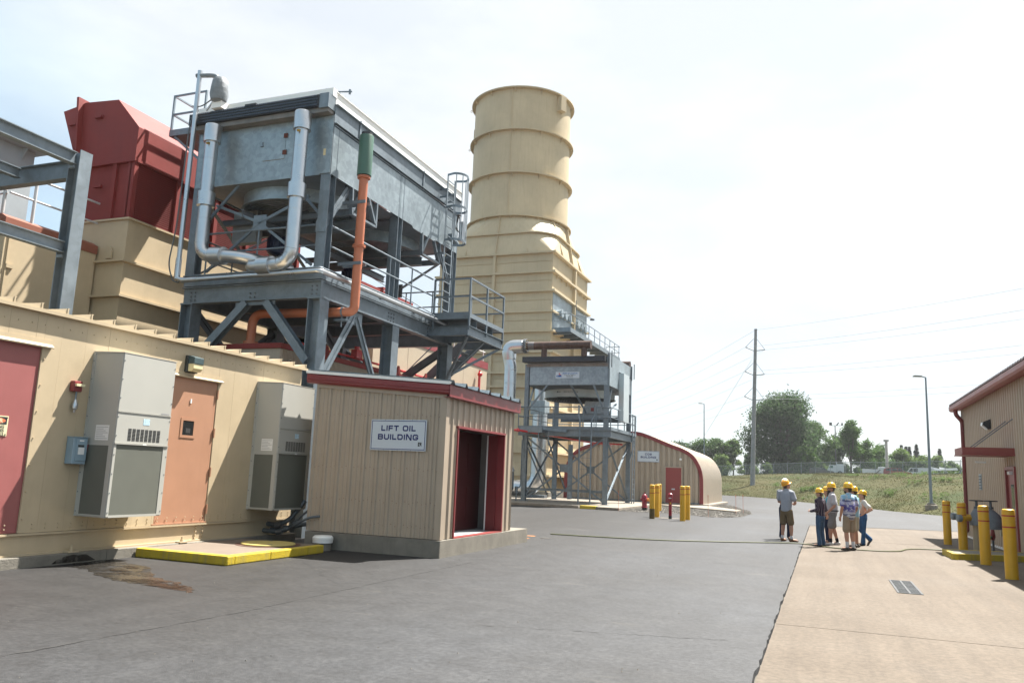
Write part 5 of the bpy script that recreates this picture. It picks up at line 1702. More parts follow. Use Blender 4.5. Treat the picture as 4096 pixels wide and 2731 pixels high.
facets = []
for k, (sx, sy) in enumerate(sqc):
    a0 = R(-90 + 90 * k)
    arcp = [(CX + RC * math.cos(a0 + R(90) * j / NC), CY + RC * math.sin(a0 + R(90) * j / NC), zc) for j in range(NC + 1)]
    cp = (CX + sx, CY + sy, zq)
    for j in range(NC): facets.append((cp, arcp[j], arcp[j + 1]))
    nx = sqc[(k + 1) % 4]
    facets.append((cp, arcp[NC], (CX + nx[0], CY + nx[1], zq)))
for t3 in facets: tr.add(list(t3), [(0, 2, 1)])
part('transition', tr, CREAM, es)


def section_ring(t):
    """outline of the transition at height fraction t"""
    P = []
    for k, (sx, sy) in enumerate(sqc):
        a0 = R(-90 + 90 * k)
        for j in range(NC + 1):
            ar = (CX + RC * math.cos(a0 + R(90) * j / NC), CY + RC * math.sin(a0 + R(90) * j / NC), zc)
            P.append(lerp3((CX + sx, CY + sy, zq), ar, t))
    return P


rgp = section_ring(.52)
tf_ = B()
m_ = len(rgp)
ou = [(CX + (p[0] - CX) * 1.045, CY + (p[1] - CY) * 1.045) for p in rgp]
tf_.add([(p[0], p[1], zm - .04) for p in rgp] + [(q[0], q[1], zm - .04) for q in ou] + [(q[0], q[1], zm + .04) for q in ou] + [(p[0], p[1], zm + .04) for p in rgp],
        [(i, m_ + i, m_ + (i + 1) % m_, (i + 1) % m_) for i in range(m_)] + [(m_ + i, 2 * m_ + i, 2 * m_ + (i + 1) % m_, m_ + (i + 1) % m_) for i in range(m_)] + [(2 * m_ + i, 3 * m_ + i, 3 * m_ + (i + 1) % m_, 2 * m_ + (i + 1) % m_) for i in range(m_)])
part('transition_flange', tf_, CREAM, es)
for fx in (-.55, 0, .55):
    p0 = Vector((CX + fx * HW, CY - HW, zq)); p1 = Vector((CX + fx * RC * .9, CY - RC * math.sqrt(1 - (fx * .9) ** 2), zc))
    part('transition_rib', B().bar(p0, p1, .05, .22, up=(0, -1, .3)), CREAM, es)
for fy in (-.55, 0, .55):
    p0 = Vector((CX + HW, CY + fy * HW, zq)); p1 = Vector((CX + RC * math.sqrt(1 - (fy * .9) ** 2), CY + fy * RC * .9, zc))
    part('transition_rib', B().bar(p0, p1, .08, .4, up=(1, 0, .3)), CREAM, es)
# cylinder
zr_ = [20.9, 24.33, 27.82, 31.25]
for z0, z1 in zip(zr_[:-1], zr_[1:]):
    part('shell', B().lathe([(RC, z0), (RC, z1)], (CX, CY, 0), 72), CREAM, es)
part('shell_inside', B().lathe([(RC - .15, 26), (RC - .15, 31.24), (RC, 31.24)], (CX, CY, 0), 72), GALVD, es)
for z in zr_:
    rgo = part('ring_flange', B().lathe([(RC, -.05), (RC + .3, -.05), (RC + .3, .05), (RC, .05)], (CX, CY, z), 72, smooth=False), CREAM, es)
    for k in range(12):
        a_ = R(k * 30 + 12)
        d_ = Vector((math.cos(a_), math.sin(a_), 0))
        s_ = Vector((-d_.y, d_.x, 0)) * .02
        c_ = Vector((CX, CY, z)) + d_ * RC
        gq = B().add([c_ + s_, c_ - s_, c_ - s_ + d_ * .28 + Vector((0, 0, -.05)), c_ + s_ + d_ * .28 + Vector((0, 0, -.05)), c_ + s_ + Vector((0, 0, -.4)), c_ - s_ + Vector((0, 0, -.4))], [(0, 1, 2, 3), (4, 3, 2, 5), (0, 3, 4), (1, 5, 2)])
        part('gusset', gq, CREAM, rgo)
for a_ in (-82, -170, 30):
    d_ = Vector((math.cos(R(a_)), math.sin(R(a_)), 0))
    for z0, z1 in zip(zr_[:-1], zr_[1:]):
        part('seam_bar', B().bar(Vector((CX, CY, z0 + .05)) + d_ * (RC + .03), Vector((CX, CY, z1 - .05)) + d_ * (RC + .03), .07, .07, up=d_), CREAM, es)
d_ = Vector((math.cos(R(-22)), math.sin(R(-22)), 0))
part('top_box', B().bar(Vector((CX, CY, 29.9)) + d_ * (RC + .2), Vector((CX, CY, 31.1)) + d_ * (RC + .2), .6, .5, up=d_), CREAM, es)
d_ = Vector((math.cos(R(-172)), math.sin(R(-172)), 0))
part('bolted_plate', B().bar(Vector((CX, CY, 28.6)) + d_ * (RC + .1), Vector((CX, CY, 29.8)) + d_ * (RC + .1), .05, .25, up=d_), CREAM, es)
for z in (31.2, 27.8):
    c_ = Vector((CX, CY, z)) + Vector((math.cos(R(-165)), math.sin(R(-165)), 0)) * (RC + .38)
    part('eyelet', B().tube([c_ + Vector((.09 * math.cos(k * .785), 0, .09 * math.sin(k * .785))) for k in range(8)], .025, 6, closed=True), CREAM, es)
# lit side details: studs, grey sensor panel, galvanized platform
XS = CX + HW
sd = B()
for i in range(7): sd.box(XS, XS + .12, CY - HW + .8 + i * 1.2, CY - HW + .95 + i * 1.2, 15.85, 16.0)
part('stud', sd, CREAM, es, kind='stuff')
part('instrument_panel', B().box(XS, XS + .04, CY - HW + .15, CY + HW - .1, 11.87, 14.66), GALVS, es)
for i, yy in enumerate((54.6, 55.6, 56.6, 58.9, 59.9, 60.9)): part('port', B().lathe([(.24, 0), (.24, .3), (.32, .3), (.32, .36), (.0, .36)], (XS + .03, yy, 13.35), 16, ax=(1, 0, 0)), GALVS, es)
plf = part('platform', B().box(XS + .05, XS + 1.35, CY - HW + .3, CY + HW + 6.2, 11.92, 11.97), GALVD, es)
part('platform_edge', B().box(XS + 1.35, XS + 1.37, CY - HW + .3, CY + HW + 6.2, 11.75, 12.08).box(XS + .05, XS + 1.35, CY - HW + .28, CY - HW + .3, 11.75, 12.08), GALV, plf)
for i in range(10): part('cantilever', B().ibeam((XS, CY - HW + .6 + i * 1.6, 11.76), (XS + 1.33, CY - HW + .6 + i * 1.6, 11.76), .28, .14, .018, .012), GALV, plf)
p_ = [(XS + .1, CY - HW + .32, 11.97), (XS + 1.33, CY - HW + .32, 11.97), (XS + 1.33, CY + HW + 6.15, 11.97), (XS + .1, CY + HW + 6.15, 11.97)]
part('platform_rail', B().rail(p_, [p_[0]] + [(XS + 1.33, CY - HW + .32 + i * 1.63, 11.97) for i in range(10)] + [p_[3]], 1.12, .58, .03, pr=.03), GALV, plf)
part('lamp_arm', B().cyl((XS + .3, CY + .5, 11.97), (XS + .3, CY + .5, 15.1), .03, n=8).cyl((XS + .3, CY + .5, 14.05), (XS + .3, CY + 5.2, 14.6), .03, n=8).cyl((XS + .3, CY + 5.2, 14.55), (XS + .3, CY + 5.2, 14.45), .2, n=12), GALVD, plf)
# pale angled bracing seen low on the side
part('side_gusset', B().prism([(CY - 1, 9.6), (CY + 3, 8.6), (CY + 3, 8.45), (CY - 1, 9.3)], lambda u, v, w: (w, u, v), XS, XS + .2), CREAM, es)

# ================================================================== second, smaller air cooler
a2 = thing('air_cooler', 'smaller galvanized air cooler on braced legs with ladders beside the arched building', 'air cooler', (-13.65, 46.5, 0))
X1, X0_, Y0, Y1 = -11.15, -16.15, 43.5, 49.35
z0 = .15
cpd = thing('cooler_slab', 'low concrete slab under the smaller air cooler', 'slab', (-13, 46, 0))
part('slab', B().box(-22, -10.9, 42.1, 53.5, 0, .15), CONC, cpd, bevel=.02)
part('step_slab', B().box(-10.896, -9.75, 40.7, 50.5, 0, .145), CONC, cpd, bevel=.02)
part('front_slab', B().box(-22, -12.0, 41.0, 42.095, 0, .14), CONC, cpd, bevel=.02)
part('step_block', B().box(-11.85, -11.0, 40.75, 41.25, 0, .17), YELC, cpd, bevel=.02)
part('step_block', B().box(-11.0, -10.9, 40.8, 42.0, 0, .16), CONC, cpd, bevel=.02)
cols = [(X1 - .12, Y0 + .12), (X0_ + .12, Y0 + .12), (X1 - .12, Y1 - .12), (X0_ + .12, Y1 - .12)]
for x_, y_ in cols:
    c = part('leg', B().ibeam((x_, y_, z0), (x_, y_, 8.0), .25, .25, .018, .012, up=(0, 1, 0)), GALV, a2)
    part('base_plate', B().box(x_ - .2, x_ + .2, y_ - .2, y_ + .2, z0, z0 + .03), GALV, c)
for p, q in (((X0_ - .3, Y0, 4.05), (X1 + .2, Y0, 4.05)), ((X0_ - .3, Y1, 4.05), (X1 + .2, Y1, 4.05)), ((X1 + .05, Y0 + .1, 4.05), (X1 + .05, Y1 + .6, 4.05)), ((X0_ - .05, Y0 + .1, 4.05), (X0_ - .05, Y1 + .6, 4.05))):
    part('deck_beam', B().ibeam(p, q, .38, .18, .018, .012), GALV, a2)
part('deck', B().box(X0_ - .3, X1 + .2, Y0 - .05, Y1 + .6, 4.26, 4.3), GALVD, a2)
part('toe_plate', B().box(X0_ - .3, X1 + .2, Y0 - .07, Y0 - .05, 4.24, 4.42).box(X1 + .2, X1 + .22, Y0 - .05, Y1 + .6, 4.24, 4.42), GALV, a2)
# rails
dz = 4.3
F = [(X0_ - .3, Y0 - .03, dz), (X1 - 1.55, Y0 - .03, dz)]
part('handrail', B().rail(F, [F[0], (X0_ + .1, Y0 - .03, dz), (X0_ + 1.8, Y0 - .03, dz)], 1.22, .66, .03, pr=.03), GALV, a2)
F = [(X1 - .65, Y0 - .03, dz), (X1 + .18, Y0 - .03, dz), (X1 + .18, Y1 + .55, dz), (X0_ - .28, Y1 + .55, dz), (X0_ - .28, Y0 - .03, dz)]
part('handrail', B().rail(F, [F[0], F[1], (X1 + .18, 45.2, dz), (X1 + .18, 46.8, dz), (X1 + .18, 48.3, dz), F[2], (-13, Y1 + .55, dz), (-14.6, Y1 + .55, dz), F[3], (X0_ - .28, 47, dz)], 1.22, .66, .03, pr=.03), GALV, a2)
gtb = part('gate', B().rail([(X1 - 1.4, Y0 - .1, dz + .1), (X1 - .75, Y0 - .1, dz + .1)], [(X1 - 1.4, Y0 - .1, dz + .2), (X1 - .75, Y0 - .1, dz + .2)], 1.1, .5, .025), GALV, a2)


def ang2(p, q, up):
    b = B().bar(p, q, .012, .12, up=up)
    p = Vector(p); q = Vector(q)
    u = Vector(up) * .04
    return b.bar(p - u, q - u, .10, .012, up=up)


# front X, side X, back X
for y_, up in ((Y0 + .1, (0, 1, 0)), (Y1 - .1, (0, 1, 0))):
    part('brace', ang2((X0_ + .2, y_, 3.8), (X1 - .2, y_, .3), up), GALV, a2)
    part('brace', ang2((X1 - .2, y_ + .05, 3.8), (X0_ + .2, y_ + .05, .3), up), GALV, a2)
    part('gusset', B().box(-13.9, -13.4, y_ - .03, y_ - .015, 1.85, 2.3), GALV, a2)
for x_, up in ((X1 - .1, (1, 0, 0)), (X0_ + .1, (1, 0, 0))):
    part('brace', ang2((x_, Y0 + .2, 3.8), (x_, Y1 - .2, .4), up), GALV, a2)
    part('brace', ang2((x_ + .05, Y1 - .2, 3.8), (x_ + .05, Y0 + .2, .4), up), GALV, a2)
part('strut', B().ibeam((X0_ + .2, Y0 + .1, .85), (X1 - .2, Y0 + .1, .85), .14, .1, .012, .01), GALV, a2)
for s_ in (X1 - .12, X0_ + .12): part('knee_brace', B().bar((s_ + .1 * (1 if s_ > -14 else -1), Y0 - .05, 3.86), (s_, Y0 + .05, 2.6), .12, .05, up=(1, 0, 0)), GALV, a2)
part('knee_brace', B().bar((X1 + .15, Y1 + .3, 3.86), (X1 - .05, Y1 - .1, 2.6), .12, .05, up=(1, 0, 0)), GALV, a2)
# plenum
pl2 = part('plenum_front', B().box(X0_ + .3, X1 - .06, Y0 - .02, Y0, 6.78, 7.83), GALVS, a2)
part('plenum_lip', B().box(X0_ + .1, X1 - .02, Y0 - .05, Y0 + .02, 7.835, 7.99), mat('rust_streaked_lip', (.24, .22, .2), .55, .5, var=.2, streak=.6, scol=(.2, .09, .04)), a2)
part('plenum_back', B().box(X0_ + .3, X1 - .06, Y1, Y1 + .02, 6.78, 7.83), GALVS, a2)
part('plenum_side', B().box(X1 - .02, X1, Y0 + .28, 45.95, 6.78, 8.3), GALVS, a2)
part('plenum_side', B().box(X1 - .02, X1, 47.6, Y1 - .2, 6.78, 7.8), GALVS, a2)
part('plenum_side', B().box(X1 - .03, X1 - .012, Y0 + .28, Y1 - .1, 7.85, 8.55), GALVS, a2)
part('plenum_side', B().box(X0_ + .02, X0_ + .04, Y0 + .28, Y1 - .2, 6.78, 8.3), GALVS, a2)
part('cable_tray', B().box(X1 - .005, X1 + .3, 46.0, 47.4, 4.9, 7.75), mat('pale_galv', (.5, .55, .57), .4, .6, var=.08), a2)
part('junction_box', B().box(X1 + .2, X1 + .45, 45.4, 45.9, 4.9, 5.5), MATS['pale_galv'], a2)
fl = B()
cx, cy = (X0_ + X1) / 2, (Y0 + Y1) / 2
n = 48
out_, in_ = [], []
for i in range(n):
    a_ = 2 * math.pi * i / n
    c_, s_ = math.cos(a_), math.sin(a_)
    k_ = min(2.4 / max(abs(c_), 1e-6), 2.9 / max(abs(s_), 1e-6))
    out_.append((cx + c_ * k_, cy + s_ * k_, 6.8))
    in_.append((cx + c_ * 2.1, cy + s_ * 2.1, 6.65))
fl.add(out_ + in_, [(i, n + i, n + (i + 1) % n, (i + 1) % n) for i in range(n)])
part('plenum_floor', fl, GALVD, a2)
f2 = part('fan_ring', B().lathe([(2.1, 6.66), (2.1, 6.22), (2.16, 6.22), (2.16, 6.19), (2.07, 6.19), (2.07, 6.66)], (cx, cy, 0), 56), mat('ring_paint', (.36, .37, .35), .5, .3, var=.1), a2)
gd = B()
for k in range(1, 13): gd.tube([(cx + 2.1 * k / 13 * math.cos(a_ * .2094), cy + 2.1 * k / 13 * math.sin(a_ * .2094), 6.15 - .1 * (1 - k / 13)) for a_ in range(30)], .012, 4, closed=True)
for k in range(16):
    a_ = k * math.pi / 8
    gd.bar((cx + .2 * math.cos(a_), cy + .2 * math.sin(a_), 6.07), (cx + 2.1 * math.cos(a_), cy + 2.1 * math.sin(a_), 6.17), .03, .02)
part('fan_guard', gd, BLACK, f2, kind='stuff')
ar = B().add([(-14.55, Y0 + .75, 6.5), (-14.4, Y0 + .74, 6.55), (-14.4, Y0 + .74, 6.52), (-14.25, Y0 + .73, 6.52), (-14.25, Y0 + .73, 6.48), (-14.4, Y0 + .74, 6.48), (-14.4, Y0 + .74, 6.45)], [(0, 6, 5, 4, 3, 2, 1)])
tb = B()
text_mesh(tb, 'FAN ROTATION', .12, lambda u, v: (-13.6 + u, cy - math.sqrt(2.115 ** 2 - (-13.6 + u - cx) ** 2), 6.44 + v), 1.0)
part('stencil', tb, INK, f2, kind='stuff')
yy = lambda x_: cy - math.sqrt(2.118 ** 2 - (x_ - cx) ** 2)
ap = [(-14.52, 6.49), (-14.41, 6.43), (-14.41, 6.475), (-14.22, 6.475), (-14.22, 6.505), (-14.41, 6.505), (-14.41, 6.55)]
part('stencil_arrow', B().add([(u, yy(u), v) for u, v in ap], [tuple(range(7))]), INK, f2)
for p, q in (((-14.75, Y0, 6.78), (-15.95, Y0 + .05, 5.3)), ((-12.0, Y0, 6.78), (-11.4, Y0 + .05, 5.35)), ((-13.35, Y0, 6.78), (-12.75, Y0 + 1.2, 5.3)), ((X1 - .1, Y0 + .3, 5.3), (X1 - .1, 44.6, 6.7)), ((X1 - .1, 45.8, 5.9), (X1 - .1, Y0 + .4, 5.3)), ((X1 - .1, Y1 - .2, 5.3), (X1 - .1, 48.2, 6.75)), ((X0_ + .1, Y0 + .3, 5.4), (X0_ + .1, 44.8, 6.75))):
    part('strut', B().bar(p, q, .10, .05, up=(0, 1, 0)), GALV, a2)
part('motor_beam', B().ibeam((X0_ + 1.0, cy - 1.6, 5.1), (X1 - .2, cy - 1.6, 5.1), .34, .16, .018, .012), GALV, a2)
part('motor_beam', B().ibeam((X0_ + 1.0, cy + 1.0, 5.1), (X1 - .2, cy + 1.0, 5.1), .34, .16, .018, .012), GALV, a2)
part('belt_guard', B().prism([(-13.2, 5.3), (-11.6, 5.3), (-11.6, 6.0), (-13.0, 6.05)], lambda u, v, w: (u, w, v), cy - 1.0, cy - .5), GALVS, a2)
part('vibration_switch', B().box(-12.65, -12.4, cy - 1.06, cy - 1.0, 5.45, 5.7), RED, a2)
# header with tube plugs, lifting posts
h2 = part('header_box', B().box(X0_ - .05, X1 - .12, Y0 - .45, Y0 + .02, 8.07, 8.38), BLACK, a2)
tp = B()
for r_ in range(4):
    for i in range(52):
        x_ = X0_ + .0 + i * .092 + (.046 if r_ % 2 else 0)
        if x_ < X1 - .2: tp.cyl((x_, Y0 - .45, 8.11 + r_ * .075), (x_, Y0 - .475, 8.11 + r_ * .075), .02, n=6, smooth=False)
part('tube_plugs', tp, mat('plug_steel2', (.09, .1, .12), .3, .7), h2, kind='stuff')
part('back_header', B().cyl((X1 - .6, Y1 - .2, 8.7), (X1 - .05, Y1 - .2, 8.7), .24, n=18), RUST, a2)
part('coil_casing', B().box(X0_ + .1, X1 - .04, Y0 + .05, Y1 - .05, 8.0, 8.36), GALVS, a2)
for x_, y_ in ((X1 + .02, Y0 + .05), (X1 + .05, Y1 - .15)):
    part('lifting_post', B().box(x_ - .08, x_ + .02, y_ - .06, y_ + .06, 7.7, 8.6).bar((x_ + .12, y_ + .1, 7.8), (x_ + .12, y_ + .1, 8.75), .05, .05, up=(0, 1, 0)), GALVD, a2)
# maker's plate
sg2 = part('maker_plate', B().box(-14.27, -12.85, Y0 - .03, Y0 - .02, 7.17, 7.53), SIGN, a2)
fnp = lambda u, v: (-14.27 + u * 1.42, Y0 - .0325, 7.17 + v * .36)
tb = B()
text_mesh(tb, 'AXH air-coolers', .118, lambda u, v: (-13.42 + u, Y0 - .0325, 7.405 + v), 1.12, shear=.25, bold=.004)
part('lettering', tb, BLUEI, sg2)
tb = B()
for i, (tx, sz) in enumerate((('Claremore, Oklahoma', .072), ('918-283-9200', .07), ('www.axh.com', .062))):
    text_mesh(tb, tx, sz, lambda u, v, i=i: (-13.42 + u, Y0 - .0325, 7.325 - i * .06 + v), 1.05, bold=.001)
part('lettering', tb, INK, sg2)
em = part('emblem', B().add([fnp(u, v) for u, v in ((.03, .24), (.06, .18), (.22, .18), (.23, .22), (.27, .17), (.28, .17), (.24, .33), (.27, .48), (.06, .48), (.035, .43), (.09, .40), (.03, .36))], [tuple(range(12))]), BLUEI, sg2)
part('arrow_mark', B().add([(x_, y_ - .001, z_) for x_, y_, z_ in (fnp(u, v) for u, v in ((.14, .5), (.14, .72), (.115, .72), (.155, .88), (.19, .72), (.165, .72), (.165, .62), (.21, .64), (.23, .5)))], [tuple(range(9))]), REDI, em)
part('eyes_mark', B().add([(x_, y_ - .001, z_) for x_, y_, z_ in (fnp(u, v) for u, v in ((.075, .25), (.115, .25), (.115, .31), (.075, .31), (.075, .36), (.115, .36), (.115, .4), (.075, .4)))], [(0, 1, 2, 3), (4, 5, 6, 7)]), SIGN, em)
# front ladder with flared side rails, side ladder
lf = part('ladder', B().tube(fillet([(-12.62, Y0 - .45, .15), (-12.62, Y0 - .45, 4.75), (-12.72, Y0 - .35, 5.0), (-12.72, Y0 - .35, 5.6)], .08), .045, 8).tube(fillet([(-11.95, Y0 - .45, .15), (-11.95, Y0 - .45, 4.75), (-11.8, Y0 - .35, 5.0), (-11.8, Y0 - .35, 5.6)], .08), .045, 8), GALV, a2)
for i in range(13): part('rung', B().cyl((-12.62, Y0 - .45, .5 + i * .31), (-11.95, Y0 - .45, .5 + i * .31), .012, n=6), GALV, lf)
lr_ = part('ladder', B().bar((X1 + .35, 48.3, .15), (X1 + .35, 48.3, 5.5), .05, .09, up=(0, 1, 0)).bar((X1 + .35, 48.9, .15), (X1 + .35, 48.9, 5.5), .05, .09, up=(0, 1, 0)), GALV, a2)
for i in range(17): part('rung', B().cyl((X1 + .35, 48.3, .4 + i * .3), (X1 + .35, 48.9, .4 + i * .3), .015, n=6), GALV, lr_)
# folded walkway arm on the left and ground pipe
part('folded_arm', B().box(-16.0, -14.7, Y0 - .9, Y0 - .1, 4.0, 4.3), GALV, a2)
part('folded_arm', B().bar((-14.9, Y0 - .8, 4.25), (-13.5, Y0 - .1, 4.15), .08, .16).bar((-14.9, Y0 - .85, 4.2), (-14.9, Y0 - .85, 3.5), .05, .05, up=(0, 1, 0)).bar((-14.4, Y0 - .6, 4.1), (-14.4, Y0 - .6, 2.9), .05, .05, up=(0, 1, 0)).bar((-15.6, Y0 - .7, 3.2), (-14.4, Y0 - .6, 3.0), .04, .06), GALV, a2)
part('hanging_strut', B().bar((-15.7, Y0 - .4, 3.2), (-14.7, Y0 + .4, .55), .07, .07).bar((-14.45, Y0 - .5, 3.6), (-13.6, Y0 + .4, .75), .12, .05), GALVD, a2)
part('conduit', B().tube(fillet([(X0_ - .05, Y0 + .05, 3.6), (X0_ - .05, Y0 + .05, .95), (X0_ - .25, Y0 - .1, .85), (X0_ - .25, Y0 - .1, .1)], .15), .04, 8).cyl((X0_ - .25, Y0 - .1, .6), (X0_ - .25, Y0 - .1, .95), .09, n=10), GALV, a2)
rp_ = thing('fire_pipe', 'bright red pipe running below the deck of the smaller air cooler', 'pipe', (-16, 41, 3.9))
part('run', B().cyl((-16.9, 41.2, 4.06), (-15.9, 42.0, 4.07), .065, n=10).cyl((-15.9, 42.0, 4.07), (-13.2, 47.5, 3.72), .06, n=10), REDP, rp_)
part('flange', B().lathe([(.11, 0), (.11, .1)], (-15.95, 41.95, 4.07), 12, ax=(.7, .7, 0)), REDP, rp_)
part('flange', B().lathe([(.1, 0), (.1, .1)], (-15.0, 43.8, 3.95), 12, ax=(.44, .9, -.06)), REDP, rp_)
part('branch', B().cyl((-13.2, 47.5, 3.72), (-11.6, 49, 3.7), .05, n=8).cyl((-12.3, 46, 3.62), (-12.3, 49, 3.62), .05, n=8), REDP, rp_)

# ------------------------------------------------------------------ big silver duct pipe with brown header
sp_ = thing('silver_duct_pipe', 'wide silver riser pipe curving into the rusty brown header above the smaller cooler', 'pipe', (-16.95, 43.5, 0))
yp = 43.15
part('riser', B().tube(fillet([(-16.95, yp, 1.9), (-16.95, yp, 7.9), (-17.1, yp, 8.4), (-16.9, yp, 8.98), (-16.1, yp, 9.02)], .55, 10), .35, 24), ALU, sp_)
part('elbow_bulge', B().tube(fillet([(-17.02, yp, 8.2), (-17.1, yp, 8.98), (-16.2, yp, 9.02)], .6, 10), [.36] + [.42] * 9 + [.42] * 2 + [.40], 24), ALU, sp_)
bd = B()
for z in (3.2, 4.4, 5.6, 6.8, 7.6): bd.lathe([(.35, 0), (.356, .01), (.356, .05), (.35, .06)], (-16.95, yp, z), 24)
part('band', bd, ALU, sp_, kind='stuff')
part('cone', B().lathe([(.35, 2.25), (.35, 2.1), (.47, 1.85), (.47, 1.78)], (-16.95, yp, 0), 24), ALU, sp_)
part('expansion_joint', B().lathe([(.4, 1.8), (.44, 1.7), (.44, .8), (.38, .7), (.3, .4), (.1, .35)], (-16.95, yp, 0), 20), GALVD, sp_)
for xx in (-16.12, -16.02): part('flange', B().lathe([(.25, 0), (.42, 0), (.42, .06), (.25, .06)], (xx, yp, 9.02), 24, ax=(1, 0, 0)), GALVD, sp_)
fbz = B()
for k in range(16): fbz.cyl((-16.16, yp + .37 * math.cos(k * .3927), 9.02 + .37 * math.sin(k * .3927)), (-15.88, yp + .37 * math.cos(k * .3927), 9.02 + .37 * math.sin(k * .3927)), .028, n=6)
part('flange_bolts', fbz, mat('bolt_brass', (.25, .2, .12), .5, .5), sp_, kind='stuff')
hdp = part('header_pipe', B().cyl((-15.96, yp, 9.02), (-12.1, yp, 9.02), .235, n=24), RUST, sp_)
part('weld_band', B().lathe([(.236, 0), (.2375, .01), (.2375, .35), (.236, .36)], (-15.85, yp, 9.02), 24, ax=(1, 0, 0)), mat('grey_scale', (.16, .15, .15), .5, .5, var=.3), hdp)
for x_ in (-14.9, -12.5): part('nozzle', B().cyl((x_, yp, 8.35), (x_, yp, 9.0), .17, n=18), RUST, sp_)
sp2 = thing('silver_duct_pipe', 'large silver elbow pipe standing behind the legs of the smaller air cooler', 'pipe', (-18, 50, 0))
part('riser', B().tube(fillet([(-17.6, 50.5, 6.4), (-17.6, 50.5, .75), (-19.8, 50.5, .75)], 1.0, 10), .5, 24), ALU, sp2)
part('upper_section', B().cyl((-17.6, 50.5, 6.2), (-17.6, 50.5, 8.4), .42, n=24), ALU, sp2)
part('valve_body', B().box(-18.1, -17.1, 50.0, 51.0, 5.6, 6.5), GALVS, sp2)
part('saddle', B().box(-18.3, -17.0, 50.2, 50.8, .15, .35), GALVD, sp2)
for dx, nm in ((0, ''),):
    part('support_post', B().ibeam((-15.6, 51.2, .15), (-15.6, 51.2, 3.7), .25, .25, .018, .012, up=(0, 1, 0)), GALV, sp2)

# ================================================================== arched building
co = thing('arched_building', 'low arched tan metal building with red edge trim and red door', 'building', (-12.2, 60, 0))
XM, YC0, YC1 = -12.2, 54.54, 65.3
prof = [(-7.52, .15), (-7.52, 1.2), (-7.55, 2.02), (-7.74, 2.64), (-8.16, 3.26), (-8.79, 3.64), (-9.65, 3.94), (-10.95, 4.45), (-11.6, 4.66), (XM, 4.73)]
full = prof + [(2 * XM - x_, z_) for x_, z_ in prof[-2::-1]]


def smoothp(P, n=3):
    out = []
    for i in range(len(P) - 1):
        p0 = P[max(i - 1, 0)]; p1 = P[i]; p2 = P[i + 1]; p3 = P[min(i + 2, len(P) - 1)]
        for k in range(n):
            t = k / n
            out.append(tuple(.5 * ((2 * p1[j]) + (-p0[j] + p2[j]) * t + (2 * p0[j] - 5 * p1[j] + 4 * p2[j] - p3[j]) * t * t + (-p0[j] + 3 * p1[j] - 3 * p2[j] + p3[j]) * t ** 3) for j in range(2)))
    out.append(P[-1])
    return out


sp3 = smoothp(full, 4)
part('foundation', B().box(-17.2, -7.02, YC0 - .3, YC1 + .4, 0, .15), CONC, co, bevel=.02)
# arch panels: each corrugated strip is a part
nst = 24
wst = (YC1 - YC0) / nst
for i in range(nst):
    ya = YC0 + i * wst
    cr = [(0, .0), (.07, .0), (.14, .09), (wst - .14, .09), (wst - .07, 0), (wst, 0)]
    vs = []
    for (x_, z_), (xn, zn) in zip(sp3, sp3[1:] + [sp3[-1]]):
        nx_, nz_ = (x_ - XM) / 4.7, (z_ - 1.2) / 3.5 if z_ > 1.2 else 0
        l_ = max(1e-6, math.hypot(nx_, nz_))
        for u, d in cr: vs.append((x_ + nx_ / l_ * d, ya + u, z_ + nz_ / l_ * d))
    k_ = len(cr)
    pb = B().add(vs, [(a_ * k_ + j, a_ * k_ + j + 1, (a_ + 1) * k_ + j + 1, (a_ + 1) * k_ + j) for a_ in range(len(sp3) - 1) for j in range(k_ - 1)], False)
    part('arch_panel', pb, mat('arch_sheet', (.50, .42, .33), .38, .25, var=.06, streak=.1), co)
# end wall in broad corrugations, each trough a sheet
ztp = lambda x_: next((a_[1] + (b_[1] - a_[1]) * (x_ - a_[0]) / (b_[0] - a_[0]) for a_, b_ in zip(sp3[:-1], sp3[1:]) if min(a_[0], b_[0]) <= x_ <= max(a_[0], b_[0]) and abs(a_[0] - b_[0]) > 1e-6), 1.0)
x_ = -16.8
while x_ < -7.6:
    w = min(.365, -7.56 - x_)
    P = [(0, 0), (.07, 0), (.12, .09), (w - .12 + .04, .09), (w - .03, 0), (w, 0)] if w > .2 else [(0, 0), (w, 0)]
    sb = B()
    dr_ = -9.9 < x_ + w / 2 < -8.8
    sheet(sb, P, lambda u, d, z, x_=x_: (x_ + u, YC0 - .02 - d, z), 2.52 if dr_ else .15, lambda u, x_=x_: ztp(x_ + u) - .02)
    part('end_sheet', sb, TANB, co)
    x_ += w
part('end_backing', B().prism([(a_, b_ - .04) for a_, b_ in sp3][::1], lambda u, v, w: (u, w, v), YC0 + .02, YC0 + .06), TANB, co)
part('far_end_wall', B().prism([(a_, b_ - .04) for a_, b_ in sp3][::1], lambda u, v, w: (u, w, v), YC1 - .06, YC1 - .02), TANB, co)
tr_ = B()
for (xa, za), (xb_, zb) in zip(sp3[:-1], sp3[1:]): tr_.bar((xa, YC0 - .1, za), (xb_, YC0 - .1, zb), .24, .13, up=(0, 1, 0)) if (xa, za) != (xb_, zb) else None
part('edge_trim', tr_, REDT, co)
part('base_angle', B().box(-16.85, -7.6, YC0 - .16, YC0 - .12, .152, .22), GALV, co)
dd = part('door', B().box(-9.87, -8.83, YC0 - .17, YC0 - .11, .16, 2.47), RED, co)
part('door_sign', B().box(-9.47, -9.25, YC0 - .178, YC0 - .171, 1.02, 1.1), SIGN, dd)
part('door_handle', B().box(-8.93, -8.88, YC0 - .24, YC0 - .17, 1.1, 1.25), GALV, dd)
pnl = B()
for a_ in (-9.75, -9.3):
    for z_, h_ in ((.35, .8), (1.3, .55), (1.95, .4)): pnl.box(a_, a_ + .36, YC0 - .174, YC0 - .171, z_, z_ + h_)
